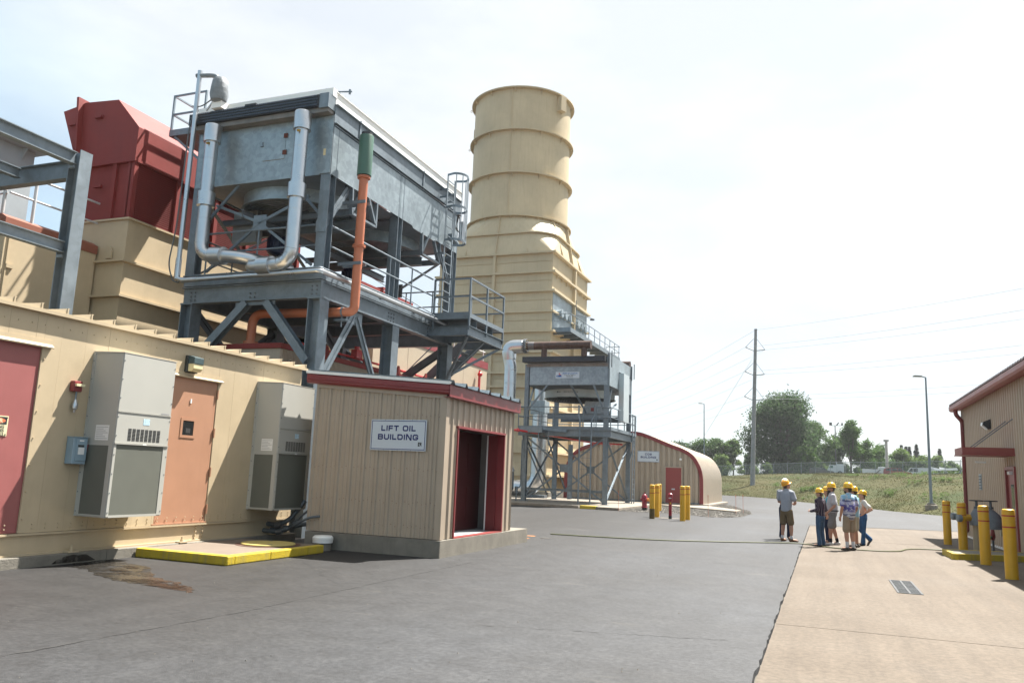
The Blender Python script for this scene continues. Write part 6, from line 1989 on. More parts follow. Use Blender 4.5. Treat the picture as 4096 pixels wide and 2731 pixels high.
part('door_panels', pnl, RED, dd)
part('door_frame', B().box(-9.95, -9.875, YC0 - .19, YC0 - .1, .16, 2.55).box(-8.825, -8.75, YC0 - .19, YC0 - .1, .16, 2.55).box(-9.875, -8.825, YC0 - .19, YC0 - .1, 2.475, 2.55), TANB, co)
part('wall_lamp', B().sphere((-8.88, YC0 - .2, 3.03), .09, .09, .09), WHITE, co)
sign_board('building_sign', 'white CO2 BUILDING sign on the arched building', -11.06, YC0 - .125, 3.165, 1.5, .74, ('CO2', 'BUILDING'), .128, .2, .09, (-11.06, YC0, 2.8))

# ================================================================== bollards, hydrant, post indicator
def make_bollard(loc, h, r_, label, group):
    t = thing('bollard', label, 'bollard', loc, group=group)
    x_, y_, z_ = loc
    part('post', B().lathe([(r_, 0), (r_, h - .05), (r_ * .93, h - .02), (r_ * .7, h - .003), (0, h)], loc, 24), YEL, t)
    for zb in (h - .15, h - .37): part('reflective_band', B().lathe([(r_, 0), (r_ + .003, .002), (r_ + .003, .026), (r_, .028)], (x_, y_, z_ + zb), 24), mat('red_band', (.35, .02, .015), .5, var=.1), t)
    return t


bg_ = 'yellow bollards around the hydrant and valve post'
b0 = make_bollard((-6.84, 34.55, 0), 1.43, .112, 'front left yellow bollard by the valve post, soot stained at its foot', bg_)
part('soot', B().lathe([(.1125, .0), (.1135, .0), (.1135, .3), (.1125, .42)], (-6.84, 34.55, 0), 24), mat('soot', (.10, .07, .02), .8, var=.6, scale=8), b0)
copy_tree(b0, (-6.95, 36.2, 0), 'yellow bollard just behind the soot stained one beside the red hydrant')
for c in [c for c in bpy.data.objects if c.name.startswith('soot') and c.parent is not b0]: bpy.data.objects.remove(c)
b1 = [o for o in bpy.data.objects if o.name.startswith('bollard') and o is not b0][0]
copy_tree(b1, (-8.15, 43.1, 0), 'farthest yellow bollard by the red hydrant, on the gravel')
copy_tree(b1, (-5.47, 34.05, 0), 'front yellow bollard right of the dark red valve post')
copy_tree(b1, (-5.46, 35.25, 0), 'rear yellow bollard right of the dark red valve post')
gR = 'yellow bollards along the right building'
bR = make_bollard((3.62, 29.1, -.01), 1.36, .117, 'farthest yellow bollard in the row by the right building', gR)
copy_tree(bR, (3.6, 25.9, -.01), 'second farthest yellow bollard in the row by the right building')
copy_tree(bR, (3.5, 21.95, -.01), 'yellow bollard at the corner of the yellow kerb by the right building')
copy_tree(bR, (3.42, 18.72, -.01), 'nearest yellow bollard in the row by the right building')

hy = thing('fire_hydrant', 'red fire hydrant on the gravel left of the yellow bollards', 'hydrant', (-8.84, 42.6, .02))
hx, hyy = -8.84, 42.6
part('barrel', B().lathe([(.17, .16), (.17, .2), (.13, .21), (.13, .6), (.155, .62), (.155, .66), (.14, .68)], (hx, hyy, 0), 20), mat('hydrant_red', (.24, .012, .03), .4, var=.06), hy)
part('base', B().lathe([(.13, 0), (.13, .16)], (hx, hyy, 0), 20), RUBB, hy)
part('bonnet', B().lathe([(.155, .68), (.14, .76), (.09, .84), (.04, .87), (.04, .95), (.0, .95)], (hx, hyy, 0), 20), MATS['hydrant_red'], hy)
part('side_outlet', B().cyl((hx - .2, hyy - .02, .58), (hx, hyy, .58), .07, n=12), MATS['hydrant_red'], hy)
oc = part('front_outlet', B().cyl((hx, hyy, .58), (hx + .2, hyy - .12, .58), .09, n=14), MATS['hydrant_red'], hy)
part('outlet_cap', B().cyl((hx + .19, hyy - .115, .58), (hx + .29, hyy - .17, .58), .085, n=8), mat('orange_cap', (.6, .2, .02), .5), oc)
part('chain', B().tube([(hx + .1, hyy - .14, .5), (hx + .07, hyy - .15, .38), (hx + .13, hyy - .14, .34), (hx + .18, hyy - .14, .48)], .008, 6), GALVD, hy)
pv = thing('post_indicator_valve', 'slim dark red valve post between the yellow bollards', 'valve post', (-6.2, 35.3, 0))
part('post', B().lathe([(.07, 0), (.07, .75), (.09, .77), (.09, .8)], (-6.2, 35.3, 0), 16), mat('hydrant_red', (.2, .01, .02), .4), pv)
part('head', B().prism(rr(.2, .22, .05, -.1, -.11), lambda u, v, w: (-6.2 + u, 35.3 + v, w), .78, 1.02), MATS['hydrant_red'], pv)
part('cap', B().lathe([(.1, 1.02), (.1, 1.05), (.05, 1.09), (0, 1.09)], (-6.2, 35.3, 0), 14), MATS['hydrant_red'], pv)
part('window', B().box(-6.25, -6.13, 35.185, 35.189, .86, .9), SIGN, pv)
part('tag', B().box(-6.21, -6.15, 35.222, 35.229, .62, .7), mat('tag_gold', (.6, .4, .05), .5), pv)
part('wrench', B().tube(fillet([(-6.15, 35.2, 1.03), (-6.07, 35.16, 1.03), (-6.07, 35.16, .7)], .05), .014, 8), MATS['hydrant_red'], pv)
part('base_stain', B().lathe([(.0705, 0), (.0715, 0), (.0715, .12), (.0705, .13)], (-6.2, 35.3, 0), 16), RUBB, pv)
sbb = B().prism([(-6.8, 35.6), (-5.9, 35.75), (-5.95, 36.05), (-6.7, 35.95)], lambda u, v, w: (u, v, w), 0, .006)
single('concrete_patch', sbb, CONC, 'small pale concrete patch behind the valve post', None, kind='structure')
mk = mat('marker_orange', (.55, .18, .1), .6)
for i, (x_, y_, lb_) in enumerate(((-5.1, 39.2, 'nearest thin orange marker stake by the gravel'), (-4.3, 44.0, 'thin orange marker stake at the middle of the gravel edge'), (-4.1, 45.8, 'farthest thin orange marker stake by the gravel'), (-9.75, 40.6, 'thin orange marker stake at the corner of the cooler slab'))):
    t = thing('marker_stake', lb_, 'stake', (x_, y_, 0), group='marker stakes by the gravel')
    part('rod', B().cyl((x_, y_, 0), (x_ - .01, y_, 1.0 if i else .95), .008, n=6), mk, t)
    part('flag', B().cyl((x_ - .01, y_, .9), (x_ - .01, y_, 1.02), .014, n=6), mk, t)
# ================================================================== building at the right edge
XB, YBE = 4.9, 34.0
rb = thing('metal_building', 'tan ribbed metal building with dark red trim and door at the right edge', 'building', (10, 22, 0))
part('core', B().box(XB + .03, 16, 4, YBE - .03, 0, 4.62), TANB, rb)
DY0, DY1, DZ = 25.3, 26.5, 2.33
yy = YBE
SID = mat('weathered_tan_siding', (.43, .335, .245), .5, var=.06, streak=.15)


def rib_sheet(y0, y1, z0, z1):
    P = []
    n = max(1, round((y1 - y0) / .3))
    w = (y1 - y0) / n
    for i in range(n): P += [(i * w, .0), (i * w + .03, .042), (i * w + .1, .042), (i * w + .13, 0)]
    P.append((y1 - y0, 0))
    sb = B()
    sheet(sb, P, lambda u, d, z: (XB - d, y1 - u, z), z0, lambda u: z1)
    return sb


while yy > 12:
    y0 = max(yy - .9, 12)
    for a_, b_, z_ in ([(y0, yy, .06)] if (yy <= DY0 or y0 >= DY1) else ([(max(y0, DY1), yy, .06)] if yy > DY1 else []) + [(max(y0, DY0), min(yy, DY1), DZ + .06)] + ([(y0, min(yy, DY0), .06)] if y0 < DY0 else [])):
        if b_ - a_ > .02: part('wall_sheet', rib_sheet(a_, b_, z_, 4.66), SID, rb)
    yy = y0
part('end_wall', B().box(XB, 16, YBE - .03, YBE, .0, 4.66), SID, rb)
part('corner_trim', B().box(XB - .035, XB + .1, YBE - .1, YBE + .012, .05, 4.66), SID, rb)
part('base_flashing', B().box(XB - .04, XB - .03, 12, DY0 - .1, .02, .09).box(XB - .04, XB - .03, DY1 + .1, YBE, .02, .09), WHITE, rb)
part('foundation', B().box(XB - .02, 16, 4, YBE + .02, -.02, .06), CONC, rb)
# roof with ribbed edge, gutter
sl2 = .28
rfz = lambda x_: 4.86 + (x_ - 4.6) * sl2
yy = 34.42
while yy > 12:
    vs = []
    P = [(0, 0), (.03, .06), (.08, .06), (.11, 0), (.3, 0)]
    for u, d in P:
        for x_ in (4.54, 12): vs.append((x_, yy - u, rfz(x_) + d))
    part('roof_panel', B().add(vs, [(2 * i, 2 * i + 2, 2 * i + 3, 2 * i + 1) for i in range(4)]), mat('roof_grey_red', (.3, .25, .24), .4, .3, var=.1), rb)
    yy -= .3
part('gutter', B().prism([(4.56, 4.62), (4.70, 4.60), (4.72, 4.84), (4.60, 4.85), (4.52, 4.80), (4.52, 4.68)][::-1], lambda u, v, w: (u, w, v), 12, 34.4), mat('red_gutter', (.28, .07, .06), .4, var=.06), rb)
part('soffit', B().box(4.7, XB, 12, 34.38, 4.66, 4.68), RED, rb)
part('rake_trim', B().prism([(4.55, 4.66), (12, 4.66 + 7.45 * sl2), (12, 4.9 + 7.45 * sl2), (4.55, 4.88)], lambda u, v, w: (u, w, v), 34.38, 34.43), RED, rb)
part('downspout', B().tube(fillet([(4.62, 33.45, 4.62), (4.62, 33.45, 4.45), (4.82, 33.45, 4.2), (4.82, 33.45, .3), (4.7, 33.45, .2)], .1), .075, 8), mat('red_spout', (.17, .03, .03), .45), rb)
part('conduit', B().tube(fillet([(4.87, 33.7, 4.6), (4.8, 33.75, 4.2), (4.87, 33.75, 3.9)], .1), .012, 6), GALVD, rb)
# door
dr3 = part('door', B().box(XB - .03, XB - .0, DY0 + .06, DY1 - .06, .03, DZ - .03), mat('worn_red_door', (.26, .05, .05), .4, var=.08), rb)
part('door_window', B().box(XB - .034, XB - .031, DY0 + .3, DY0 + .75, 1.15, 1.9), GLASS, dr3)
tb = B()
for i, (z_, w_) in enumerate(((1.02, .5), (.93, .42), (.84, .5))): tb.box(XB - .036, XB - .0325, DY0 + .25, DY0 + .25 + w_, z_, z_ + .035)
part('door_notice', tb, mat('pale_red_print', (.5, .25, .25), .6), dr3)
part('door_closer', B().box(XB - .12, XB - .035, DY0 + .4, DY0 + .7, 2.17, 2.25), WHITE, dr3)
part('door_frame', B().box(XB - .09, XB + .02, DY1 - .06, DY1 + .03, .03, DZ + .05).box(XB - .09, XB + .02, DY0 - .03, DY0 + .06, .03, DZ + .05).box(XB - .09, XB + .02, DY0 + .06, DY1 - .06, DZ - .03, DZ + .05), RED, rb)
# canopy with tie rods
cp_ = part('canopy', B().box(3.6, XB - .03, 25.25, 26.62, 2.68, 2.87), mat('red_canopy', (.25, .055, .045), .45, var=.05), rb)
part('canopy_lip', B().box(3.58, XB - .03, 25.23, 26.64, 2.66, 2.69), RED, cp_)
for yy in (25.5, 26.4):
    part('tie_rod', B().cyl((3.9, yy, 2.86), (XB - .03, yy - .1, 3.66), .014, n=6).cyl((XB - .03, yy - .1, 3.66), (XB + .0, yy - .25, 3.68), .02, n=6), GALVD, cp_)
part('floodlight', B().box(3.95, 4.2, 25.5, 25.6, 2.45, 2.5), WHITE, cp_)
wp = part('wall_pack', B().prism([(XB - .03, 3.6), (XB - .1, 3.6), (XB - .25, 3.72), (XB - .22, 3.82), (XB - .03, 3.9)], lambda u, v, w: (u, w, v), 28.42, 28.76), BLACK, rb)
part('lens', B().prism([(XB - .11, 3.58), (XB - .265, 3.7), (XB - .25, 3.8), (XB - .235, 3.74)], lambda u, v, w: (u, w, v), 28.45, 28.73), mat('clear_lens', (.6, .62, .62), .2), wp)
lvp = part('louvre_plate', B().box(XB - .06, XB - .03, 30.4, 30.8, 1.73, 2.25), GALVS, rb)
for i in range(5): part('slat', B().box(XB - .075, XB - .06, 30.43, 30.77, 1.77 + i * .095, 1.81 + i * .095), GALVD, lvp)
part('small_box', B().box(XB - .1, XB - .03, 27.4, 27.6, .42, .58), mat('beige_box', (.3, .28, .2), .6), rb)

# hose valve stand with covers and hand wheels
hv = thing('hose_valve_stand', 'pipe stand with two grey covered valves and hand wheels by the right building', 'valve stand', (3.95, 26, 0))
part('stand_pipe', B().cyl((3.95, 26.0, 0), (3.95, 26.0, .95), .09, n=16), TAN, hv)
part('cross_pipe', B().cyl((3.5, 25.9, .96), (4.5, 26.05, .98), .07, n=14), YEL, hv)
part('outlet', B().cyl((4.0, 26.1, .93), (3.6, 25.7, .92), .075, n=14), YEL, hv)
for c_ in ((3.44, 25.88, .96), (3.55, 25.66, .92)): part('outlet_cap', B().lathe([(.07, 0), (.1, .0), (.1, .1), (.05, .12)], c_, 12, ax=(-1, -.3, 0)), GREYP, hv)
part('base_plate', B().box(3.75, 4.15, 25.85, 26.15, .0, .05), GALV, hv)
for x_, y_, z_, s_ in ((3.98, 25.95, .9, .8), (4.36, 26.15, .88, 1.15)):
    part('valve_cover', B().lathe([(.24 * s_, -.2 * s_), (.25 * s_, .0), (.19 * s_, .16), (.07, .3), (.0, .31)], (x_, y_, z_), 12), BAG, hv)
    part('stem', B().cyl((x_, y_, z_ + .25), (x_, y_, 1.42), .035, n=10).cyl((x_, y_, 1.2), (x_, y_, 1.26), .07, n=8), GALVD, hv)
    w_ = B().tube([(x_ + .17 * math.cos(k * .5236), y_ + .17 * math.sin(k * .5236), 1.42) for k in range(12)], .016, 8, closed=True)
    for k in range(3): w_.bar((x_ - .16 * math.cos(k * 1.047), y_ - .16 * math.sin(k * 1.047), 1.42), (x_ + .16 * math.cos(k * 1.047), y_ + .16 * math.sin(k * 1.047), 1.42), .025, .015)
    part('hand_wheel', w_, BLACK, hv)
yh = thing('yard_hydrant', 'slim red handled yard tap with a green hose end by the right building', 'tap', (4.55, 27.2, 0))
part('pipe', B().cyl((4.55, 27.2, 0), (4.55, 27.2, .45), .03, n=8), GALVD, yh)
part('head', B().lathe([(.04, .3), (.075, .4), (.05, .55), (.03, .65)], (4.55, 27.2, 0), 10), REDT, yh)
part('handle', B().bar((4.55, 27.2, .6), (4.57, 27.1, 1.05), .03, .03), REDT, yh)
part('hose_end', B().tube(fillet([(4.5, 27.15, .4), (4.42, 27.05, .3), (4.4, 27.0, .05)], .1), .028, 8), mat('dark_green_hose', (.05, .12, .05), .5), yh)
kb = thing('kerb_island', 'low concrete island with yellow painted edges among the right bollards', 'kerb', (3.8, 24, 0))
KP = [(2.9, 24.5), (2.95, 22.85), (4.86, 23.7), (4.86, 25.15)]
part('top', B().prism([(3.02, 24.4), (3.06, 23.0), (4.85, 23.82), (4.85, 25.05)], lambda u, v, w: (u, v, w), -.02, .128), CONCD, kb)
for p, q in ((KP[0], KP[1]), (KP[1], KP[2]), (KP[0], KP[3])):
    d_ = (Vector(q) - Vector(p)).normalized()
    nrm = Vector((-d_.y, d_.x))
    if nrm.dot(Vector((3.9, 24)) - Vector(p)) < 0: nrm = -nrm
    a_, b_ = Vector(p), Vector(q)
    part('kerb_edge', B().prism([tuple(a_), tuple(b_), tuple(b_ + nrm * .11), tuple(a_ + nrm * .11)], lambda u, v, w: (u, v, w), -.02, .135 + (.002 if p == KP[1] else 0)), YELC, kb)

# ================================================================== lamp posts
def street_lamp(loc, h, label, arm=-.8, base=True):
    x_, y_, z_ = loc
    t = thing('street_lamp', label, 'lamp', loc, group='street lamps')
    part('pole', B().lathe([(.11, .3), (.085, h * .5), (.055, h - .06), (.05, h)], loc, 14), GREYP, t)
    if base: part('footing', B().lathe([(.42, -.3), (.42, .38), (.32, .4), (.3, .52), (.0, .52)], loc, 20, smooth=False), CONC, t)
    part('flange', B().box(x_ - .18, x_ + .18, y_ - .18, y_ + .18, z_ + .52, z_ + .56), GREYP, t)
    part('arm', B().bar((x_ + .03, y_, z_ + h - .04), (x_ + arm * .35, y_, z_ + h + .06), .06, .07), GREYP, t)
    part('head', B().prism([(0, 0), (.0, .09), (-.5, .12), (-.62, .06), (-.6, .02)] if arm < 0 else [(0, 0), (.5, 0), (.5, .1), (0, .1)], lambda u, v, w: (x_ + arm * .3 + u, y_ + w, z_ + h + .02 + v), -.16, .16), mat('lamp_head', (.22, .21, .18), .5), t)
    return t


street_lamp((7.25, 65.9, .22), 9.7, 'tall grey street lamp on a concrete footing beside the road at right')
street_lamp((-16.6, 123, 1.6), 11.6, 'distant grey street lamp behind the arched building', base=False)
fl1 = thing('flood_mast', 'dark flood light mast among the trees beyond the fence', 'mast', (2.87, 205.5, 4.4))
part('pole', B().lathe([(.16, 0), (.1, 11.6)], (2.87, 205.5, 4.4), 10), mat('dark_mast', (.08, .085, .09), .6), fl1)
part('crossbar', B().bar((2.0, 205.5, 15.95), (4.5, 205.5, 16.0), .1, .1), MATS['dark_mast'], fl1)
part('lamp_head', B().box(1.6, 2.2, 205.2, 205.8, 16.0, 16.7), MATS['dark_mast'], fl1)
part('lamp_head', B().bar((3.2, 205.4, 16.0), (3.7, 205.4, 16.7), .15, .25).box(4.25, 4.6, 205.3, 205.6, 16.05, 16.6), MATS['dark_mast'], fl1)
fl2 = thing('flood_mast', 'pale flood light mast with a single box head beyond the fence', 'mast', (11.2, 166.8, 4.2))
part('pole', B().lathe([(.28, 0), (.24, 6.2)], (11.2, 166.8, 4.2), 10), mat('pale_mast', (.4, .38, .36), .7), fl2)
part('lamp_head', B().box(10.75, 11.65, 166.5, 167.1, 10.4, 10.75), MATS['pale_mast'], fl2)

# ================================================================== wooden power pole and wires
pb, pt_ = Vector((-9.35, 118.8, 1.4)), Vector((-8.68, 118.8, 23.6))
up_ = thing('utility_pole', 'tall weathered wooden power pole with three pairs of insulator arms', 'pole', pb)
part('pole', B().tube([pb.lerp(pt_, k / 8) - (Vector((0, 0, .5)) if k == 0 else Vector()) for k in range(9)], [.34 - .14 * k / 8 for k in range(9)], 14), WOOD, up_)
part('cap', B().cyl(pt_, pt_ + Vector((0, 0, .12)), .22, n=12), GALVD, up_)
WIRE = mat('power_wire', (.42, .43, .46), .5, .3, var=0)
INS = mat('insulator_grey', (.20, .23, .24), .5, var=.1)
ends = []
for zl in (20.55, 17.0, 13.4):
    c_ = pb.lerp(pt_, (zl - pb.z) / (pt_.z - pb.z))
    for s_, dx, dz in ((-1, 1.35, .55), (1, 1.35, .12)):
        e_ = c_ + Vector((s_ * dx, 0, dz))
        b_ = c_ + Vector((s_ * .2, 0, 0))
        ins = part('insulator', B().tube([b_.lerp(e_, k / 16) for k in range(17)], [.05 if k % 2 else .085 for k in range(17)], 8), INS, up_)
        part('stay_rod', B().cyl(e_, c_ + Vector((s_ * .2, 0, 1.75)), .03, n=6), GALVD, up_)
        ends.append(e_)
part('guy_wire', B().cyl(c_ + Vector((-.2, 0, 6)), (-21, 125, 1.6), .022, n=5), WIRE, up_)
lw = [(p, f'power line wire from the {n} arm of the power pole') for p, n in zip(ends, ('top left', 'top right', 'middle left', 'middle right', 'bottom left', 'bottom right'))] + [(pt_, 'shield wire over the top of the power pole')]
for e_, lb_ in lw:
    w_ = B()
    for far, sag in ((Vector((52 + (e_.x + 8.7) * .7, 62 + (e_.x + 8.7) * .8, e_.z - .2)), 1.2), (Vector((-74 + (e_.x + 8.7) * .9, 250 + (e_.x + 8.7) * .9, e_.z - .3)), 2.2)):
        pts = []
        for k in range(25):
            t = k / 24
            p = e_.lerp(far, t)
            pts.append(p - Vector((0, 0, 4 * sag * t * (1 - t))))
        w_.tube(pts, .018, 5)
    single('power_wire', w_, WIRE, lb_, 'wire', loc=tuple(e_), group='power line wires')

# ================================================================== chain link fence on the bank
fe = thing('chain_link_fence', 'chain link fence with angled barbed wire arms along the top of the bank', 'fence', (0, 160, 3.5))
fpts = []
for u in np.arange(2.2, 11.3, .01):
    fpts.append(Vector(bank(float(u), .985)))
posts = [fpts[0]]
acc = 0
for p, q in zip(fpts[:-1], fpts[1:]):
    acc += (q - p).length
    if acc > 3.05:
        posts.append(q)
        acc = 0
FM = mat('fence_post', (.19, .22, .23), .5, .5, var=.05)
fm, N_, Lk_, b_ = nodes_mat('chain_link')
b_.inputs['Base Color'].default_value = (.24, .26, .26, 1)
b_.inputs['Metallic'].default_value = .4
b_.inputs['Roughness'].default_value = .5
b_.inputs['Alpha'].default_value = .26
FH = 2.1
post0 = None
Z = Vector((0, 0, 1))
for i, p in enumerate(posts):
    if post0 is None:
        post0 = part('fence_post', B().cyl(p - Z * .2, p + Z * FH, .045, n=6).cyl(p + Z * FH, p + Vector((.18, -.2, FH + .3)), .03, n=5), FM, fe)
        p0 = p.copy()
    else:
        c = post0.copy()
        c.location = p - p0
        COL.objects.link(c)
    if i < len(posts) - 1:
        q = posts[i + 1]
        part('top_rail', B().cyl(p + Z * (FH - .02), q + Z * (FH - .02), .04, n=6), FM, fe)
        part('mesh_panel', B().add([p + Z * .05, q + Z * .05, q + Z * (FH - .03), p + Z * (FH - .03)], [(0, 1, 2, 3)]), fm, fe)

# ================================================================== trees
BARK = mat('bark', (.07, .058, .045), .9, var=.25, scale=3)


def leaf_mat(name, lo, mid, hi):
    m, N, Lk, b = nodes_mat(name)
    gi = N.new('ShaderNodeNewGeometry')
    g_ = N.new('ShaderNodeTexCoord').outputs['Object']
    c = ramp(N, Lk, gi.outputs['Random Per Island'], [(.0, lo), (.5, mid), (1, hi)])
    c = mixc(N, Lk, .5, c, ramp(N, Lk, noise(N, Lk, g_, .35, 3, .5), [(.3, (.65, .7, .7)), (.7, (1.3, 1.25, 1.1))]), 'MULTIPLY')
    Lk(c, b.inputs['Base Color'])
    b.inputs['Roughness'].default_value = .6
    b.inputs['Specular IOR Level'].default_value = .3
    tr_ = N.new('ShaderNodeBsdfTranslucent')
    Lk(c, tr_.inputs['Color'])
    mx_ = N.new('ShaderNodeMixShader')
    mx_.inputs[0].default_value = .5
    Lk(b.outputs[0], mx_.inputs[1])
    Lk(tr_.outputs[0], mx_.inputs[2])
    Lk(mx_.outputs[0], N['Material Output'].inputs['Surface'])
    return m


LFD = leaf_mat('leaf_dark', (.026, .055, .022), (.045, .085, .032), (.07, .12, .046))
LFM = leaf_mat('leaf_mid', (.045, .09, .026), (.07, .13, .036), (.10, .17, .05))
LFY = leaf_mat('leaf_light', (.08, .135, .035), (.115, .18, .05), (.155, .22, .07))
LFS = leaf_mat('spruce_needles', (.012, .028, .02), (.02, .042, .03), (.03, .06, .04))


def leaf_cloud(clumps, n, size, rs, up=.3):
    """clumps: list of (centre, radius xyz); returns builder of leaf quads around the clumps"""
    rgl = np.random.default_rng(rs)
    w = np.array([c[1][0] * c[1][1] * c[1][2] for c in clumps]) ** (2 / 3)
    idx = rgl.choice(len(clumps), n, p=w / w.sum())
    cen = np.array([c[0] for c in clumps])[idx]
    rad = np.array([c[1] for c in clumps])[idx]
    d = rgl.normal(size=(n, 3))
    d /= np.linalg.norm(d, axis=1)[:, None]
    rr_ = rgl.random(n) ** .5
    p = cen + d * rad * (rr_ * (1 + .16 * rgl.normal(size=n)))[:, None]
    a = rgl.normal(size=(n, 3)); a /= np.linalg.norm(a, axis=1)[:, None]
    b_ = rgl.normal(size=(n, 3))
    b_ -= a * (a * b_).sum(1)[:, None]; b_ /= np.linalg.norm(b_, axis=1)[:, None]
    s = (size * (.6 + .8 * rgl.random(n)))[:, None]
    v = np.empty((n, 4, 3))
    v[:, 0] = p - a * s; v[:, 1] = p + b_ * s * .45; v[:, 2] = p + a * s; v[:, 3] = p - b_ * s * .45
    bb = B()
    bb.v = [tuple(x) for x in v.reshape(-1, 3)]
    bb.f = [(4 * i, 4 * i + 1, 4 * i + 2, 4 * i + 3) for i in range(n)]
    bb.sm = [False] * n
    return bb


def tree(name, label, x_, y_, z0, h, r, n, lm, seed, size=.32, low=.2, group='trees beyond the fence', wide=1.0, nclump=26):
    rt = random.Random(seed)
    t = thing(name, label, 'tree', (x_, y_, z0), group=group)
    tk = B()
    tk.tube([(x_ + rt.uniform(-.1, .1) * k, y_, z0 - .4 + h * .55 * k / 5) for k in range(6)], [.022 * h * (1 - .14 * k) for k in range(6)], 8)
    cl = []
    for k in range(nclump):
        a_ = rt.random() * 6.283
        f = rt.random()
        zz = z0 + h * (low + (1 - low) * f * .92)
        tt = (zz - z0) / h
        env = r * wide * min(1, (tt + .12) * 2.4 if low < .1 else (tt - low + .1) * 3) * math.sqrt(max(.03, 1 - max(0, (tt - .36) / .61) ** 2))
        rad = env * rt.uniform(.35, .92)
        c = (x_ + rad * math.cos(a_), y_ + rad * math.sin(a_) * .8, zz)
        cr = r * rt.uniform(.26, .5)
        cl.append((c, (cr, cr, cr * .8)))
        if k % 2 == 0:
            s0 = (x_, y_, z0 + h * rt.uniform(.12, .35))
            tk.tube([s0, ((s0[0] + c[0]) / 2 + rt.uniform(-.3, .3), (s0[1] + c[1]) / 2, (s0[2] + c[2]) / 2 - .2), c], [.009 * h, .006 * h, .002 * h], 5)
    cl.append(((x_, y_, z0 + h * .9), (r * .3, r * .3, r * .3)))
    part('trunk', tk, BARK, t)
    part('crown', leaf_cloud(cl, n, size, seed), lm, t)
    return t


tree('broadleaf_tree', 'huge dark green tree right of the power pole', -8.8, 194, 3.6, 18.4, 8.2, 36000, LFD, 11, .28, .02, wide=1.05, nclump=100)
tree('broadleaf_tree', 'green tree merging with the right side of the huge tree', -1.6, 200, 3.8, 12.5, 4.4, 9750, LFM, 12, 0.28, .1)
tree('broadleaf_tree', 'tall thin topped tree beside the dark flood mast', 5.3, 180, 4.2, 11.2, 3.0, 6300, LFM, 13, 0.22, .25, nclump=20)
tree('broadleaf_tree', 'low spreading tree to the right of the thin topped tree', 8.6, 184, 4.2, 7.4, 3.4, 6300, LFM, 14, 0.23, .05)
tree('broadleaf_tree', 'round dark tree behind the thin topped tree', 3.2, 212, 4.2, 9.6, 4.2, 6300, LFD, 15, 0.28, .05)
tree('broadleaf_tree', 'dense green tree behind the pale flood mast', 12.9, 212, 4.2, 7.6, 4.0, 6750, LFM, 16, 0.26, .02)
tree('broadleaf_tree', 'bright green bushy tree right of the pale flood mast', 17.8, 212, 4.2, 6.4, 3.2, 6000, LFY, 17, 0.25, .02)
tree('broadleaf_tree', 'low green tree below the spruces', 21.6, 213, 4.2, 5.2, 3.0, 5250, LFY, 18, 0.25, .02)
tree('broadleaf_tree', 'light green tree just left of the tall street lamp', 25.0, 214, 4.2, 5.4, 2.8, 4800, LFY, 19, 0.25, .02)
tree('broadleaf_tree', 'light green bush tree just right of the tall street lamp', 28.3, 216, 4.2, 4.4, 2.3, 3900, LFY, 20, 0.23, .02)
tree('broadleaf_tree', 'tiny pale tree near the right building corner', 31.2, 219, 4.2, 2.6, 1.3, 900, LFY, 21, .24, .02)
tree('broadleaf_tree', 'dark tree at the left end of the grove behind the arched building', -33.0, 204, 3, 8.0, 4.2, 6750, LFD, 22, 0.28, .02)
tree('broadleaf_tree', 'mid green tree second from the left behind the arched building', -28.0, 205, 3, 8.8, 4.0, 6750, LFM, 23, 0.27, .02)
tree('broadleaf_tree', 'full green tree in the middle of the grove behind the arched building', -24.0, 206, 3, 9.2, 3.8, 6750, LFM, 24, 0.27, .02)
tree('broadleaf_tree', 'pale upright tree at the right end of the grove behind the arched building', -20.9, 207, 3, 9.6, 2.6, 5400, LFY, 25, 0.25, .05)
tree('broadleaf_tree', 'small bright tree in front of the pale upright tree', -22.6, 198, 3, 5.0, 2.2, 3300, LFY, 26, 0.21, .02)
tree('broadleaf_tree', 'low dark tree between the grove and the power pole', -16.6, 209, 3.2, 6.0, 2.6, 4500, LFD, 27, 0.25, .02)
tree('broadleaf_tree', 'slender dark tree left of the power pole', -15.6, 196, 3.2, 9.4, 1.7, 2850, LFD, 28, 0.23, .15, nclump=14)
tree('broadleaf_tree', 'dense low tree under the right side of the huge tree', -4.0, 188, 3.8, 6.5, 3.0, 3900, LFM, 29, 0.25, .0)
for i, (x_, y_, h_, lb_) in enumerate(((-10.6, 173, 2.4, 'yellow green sapling at the fence right of the power pole'), (6.6, 179, 2.2, 'yellow green sapling at the fence below the thin topped tree'), (-16.2, 175, 2.4, 'leafy sapling at the fence left of the power pole'), (-13.2, 172.5, 1.9, 'low sapling at the fence beside the power pole'), (.2, 175, 2.6, 'spindly sapling at the fence right of the huge tree'))):
    tree('sapling', lb_, x_, y_, 3.5, h_, 1.1, 700, LFY, 40 + i, .17, .0, group='saplings at the fence', nclump=10)


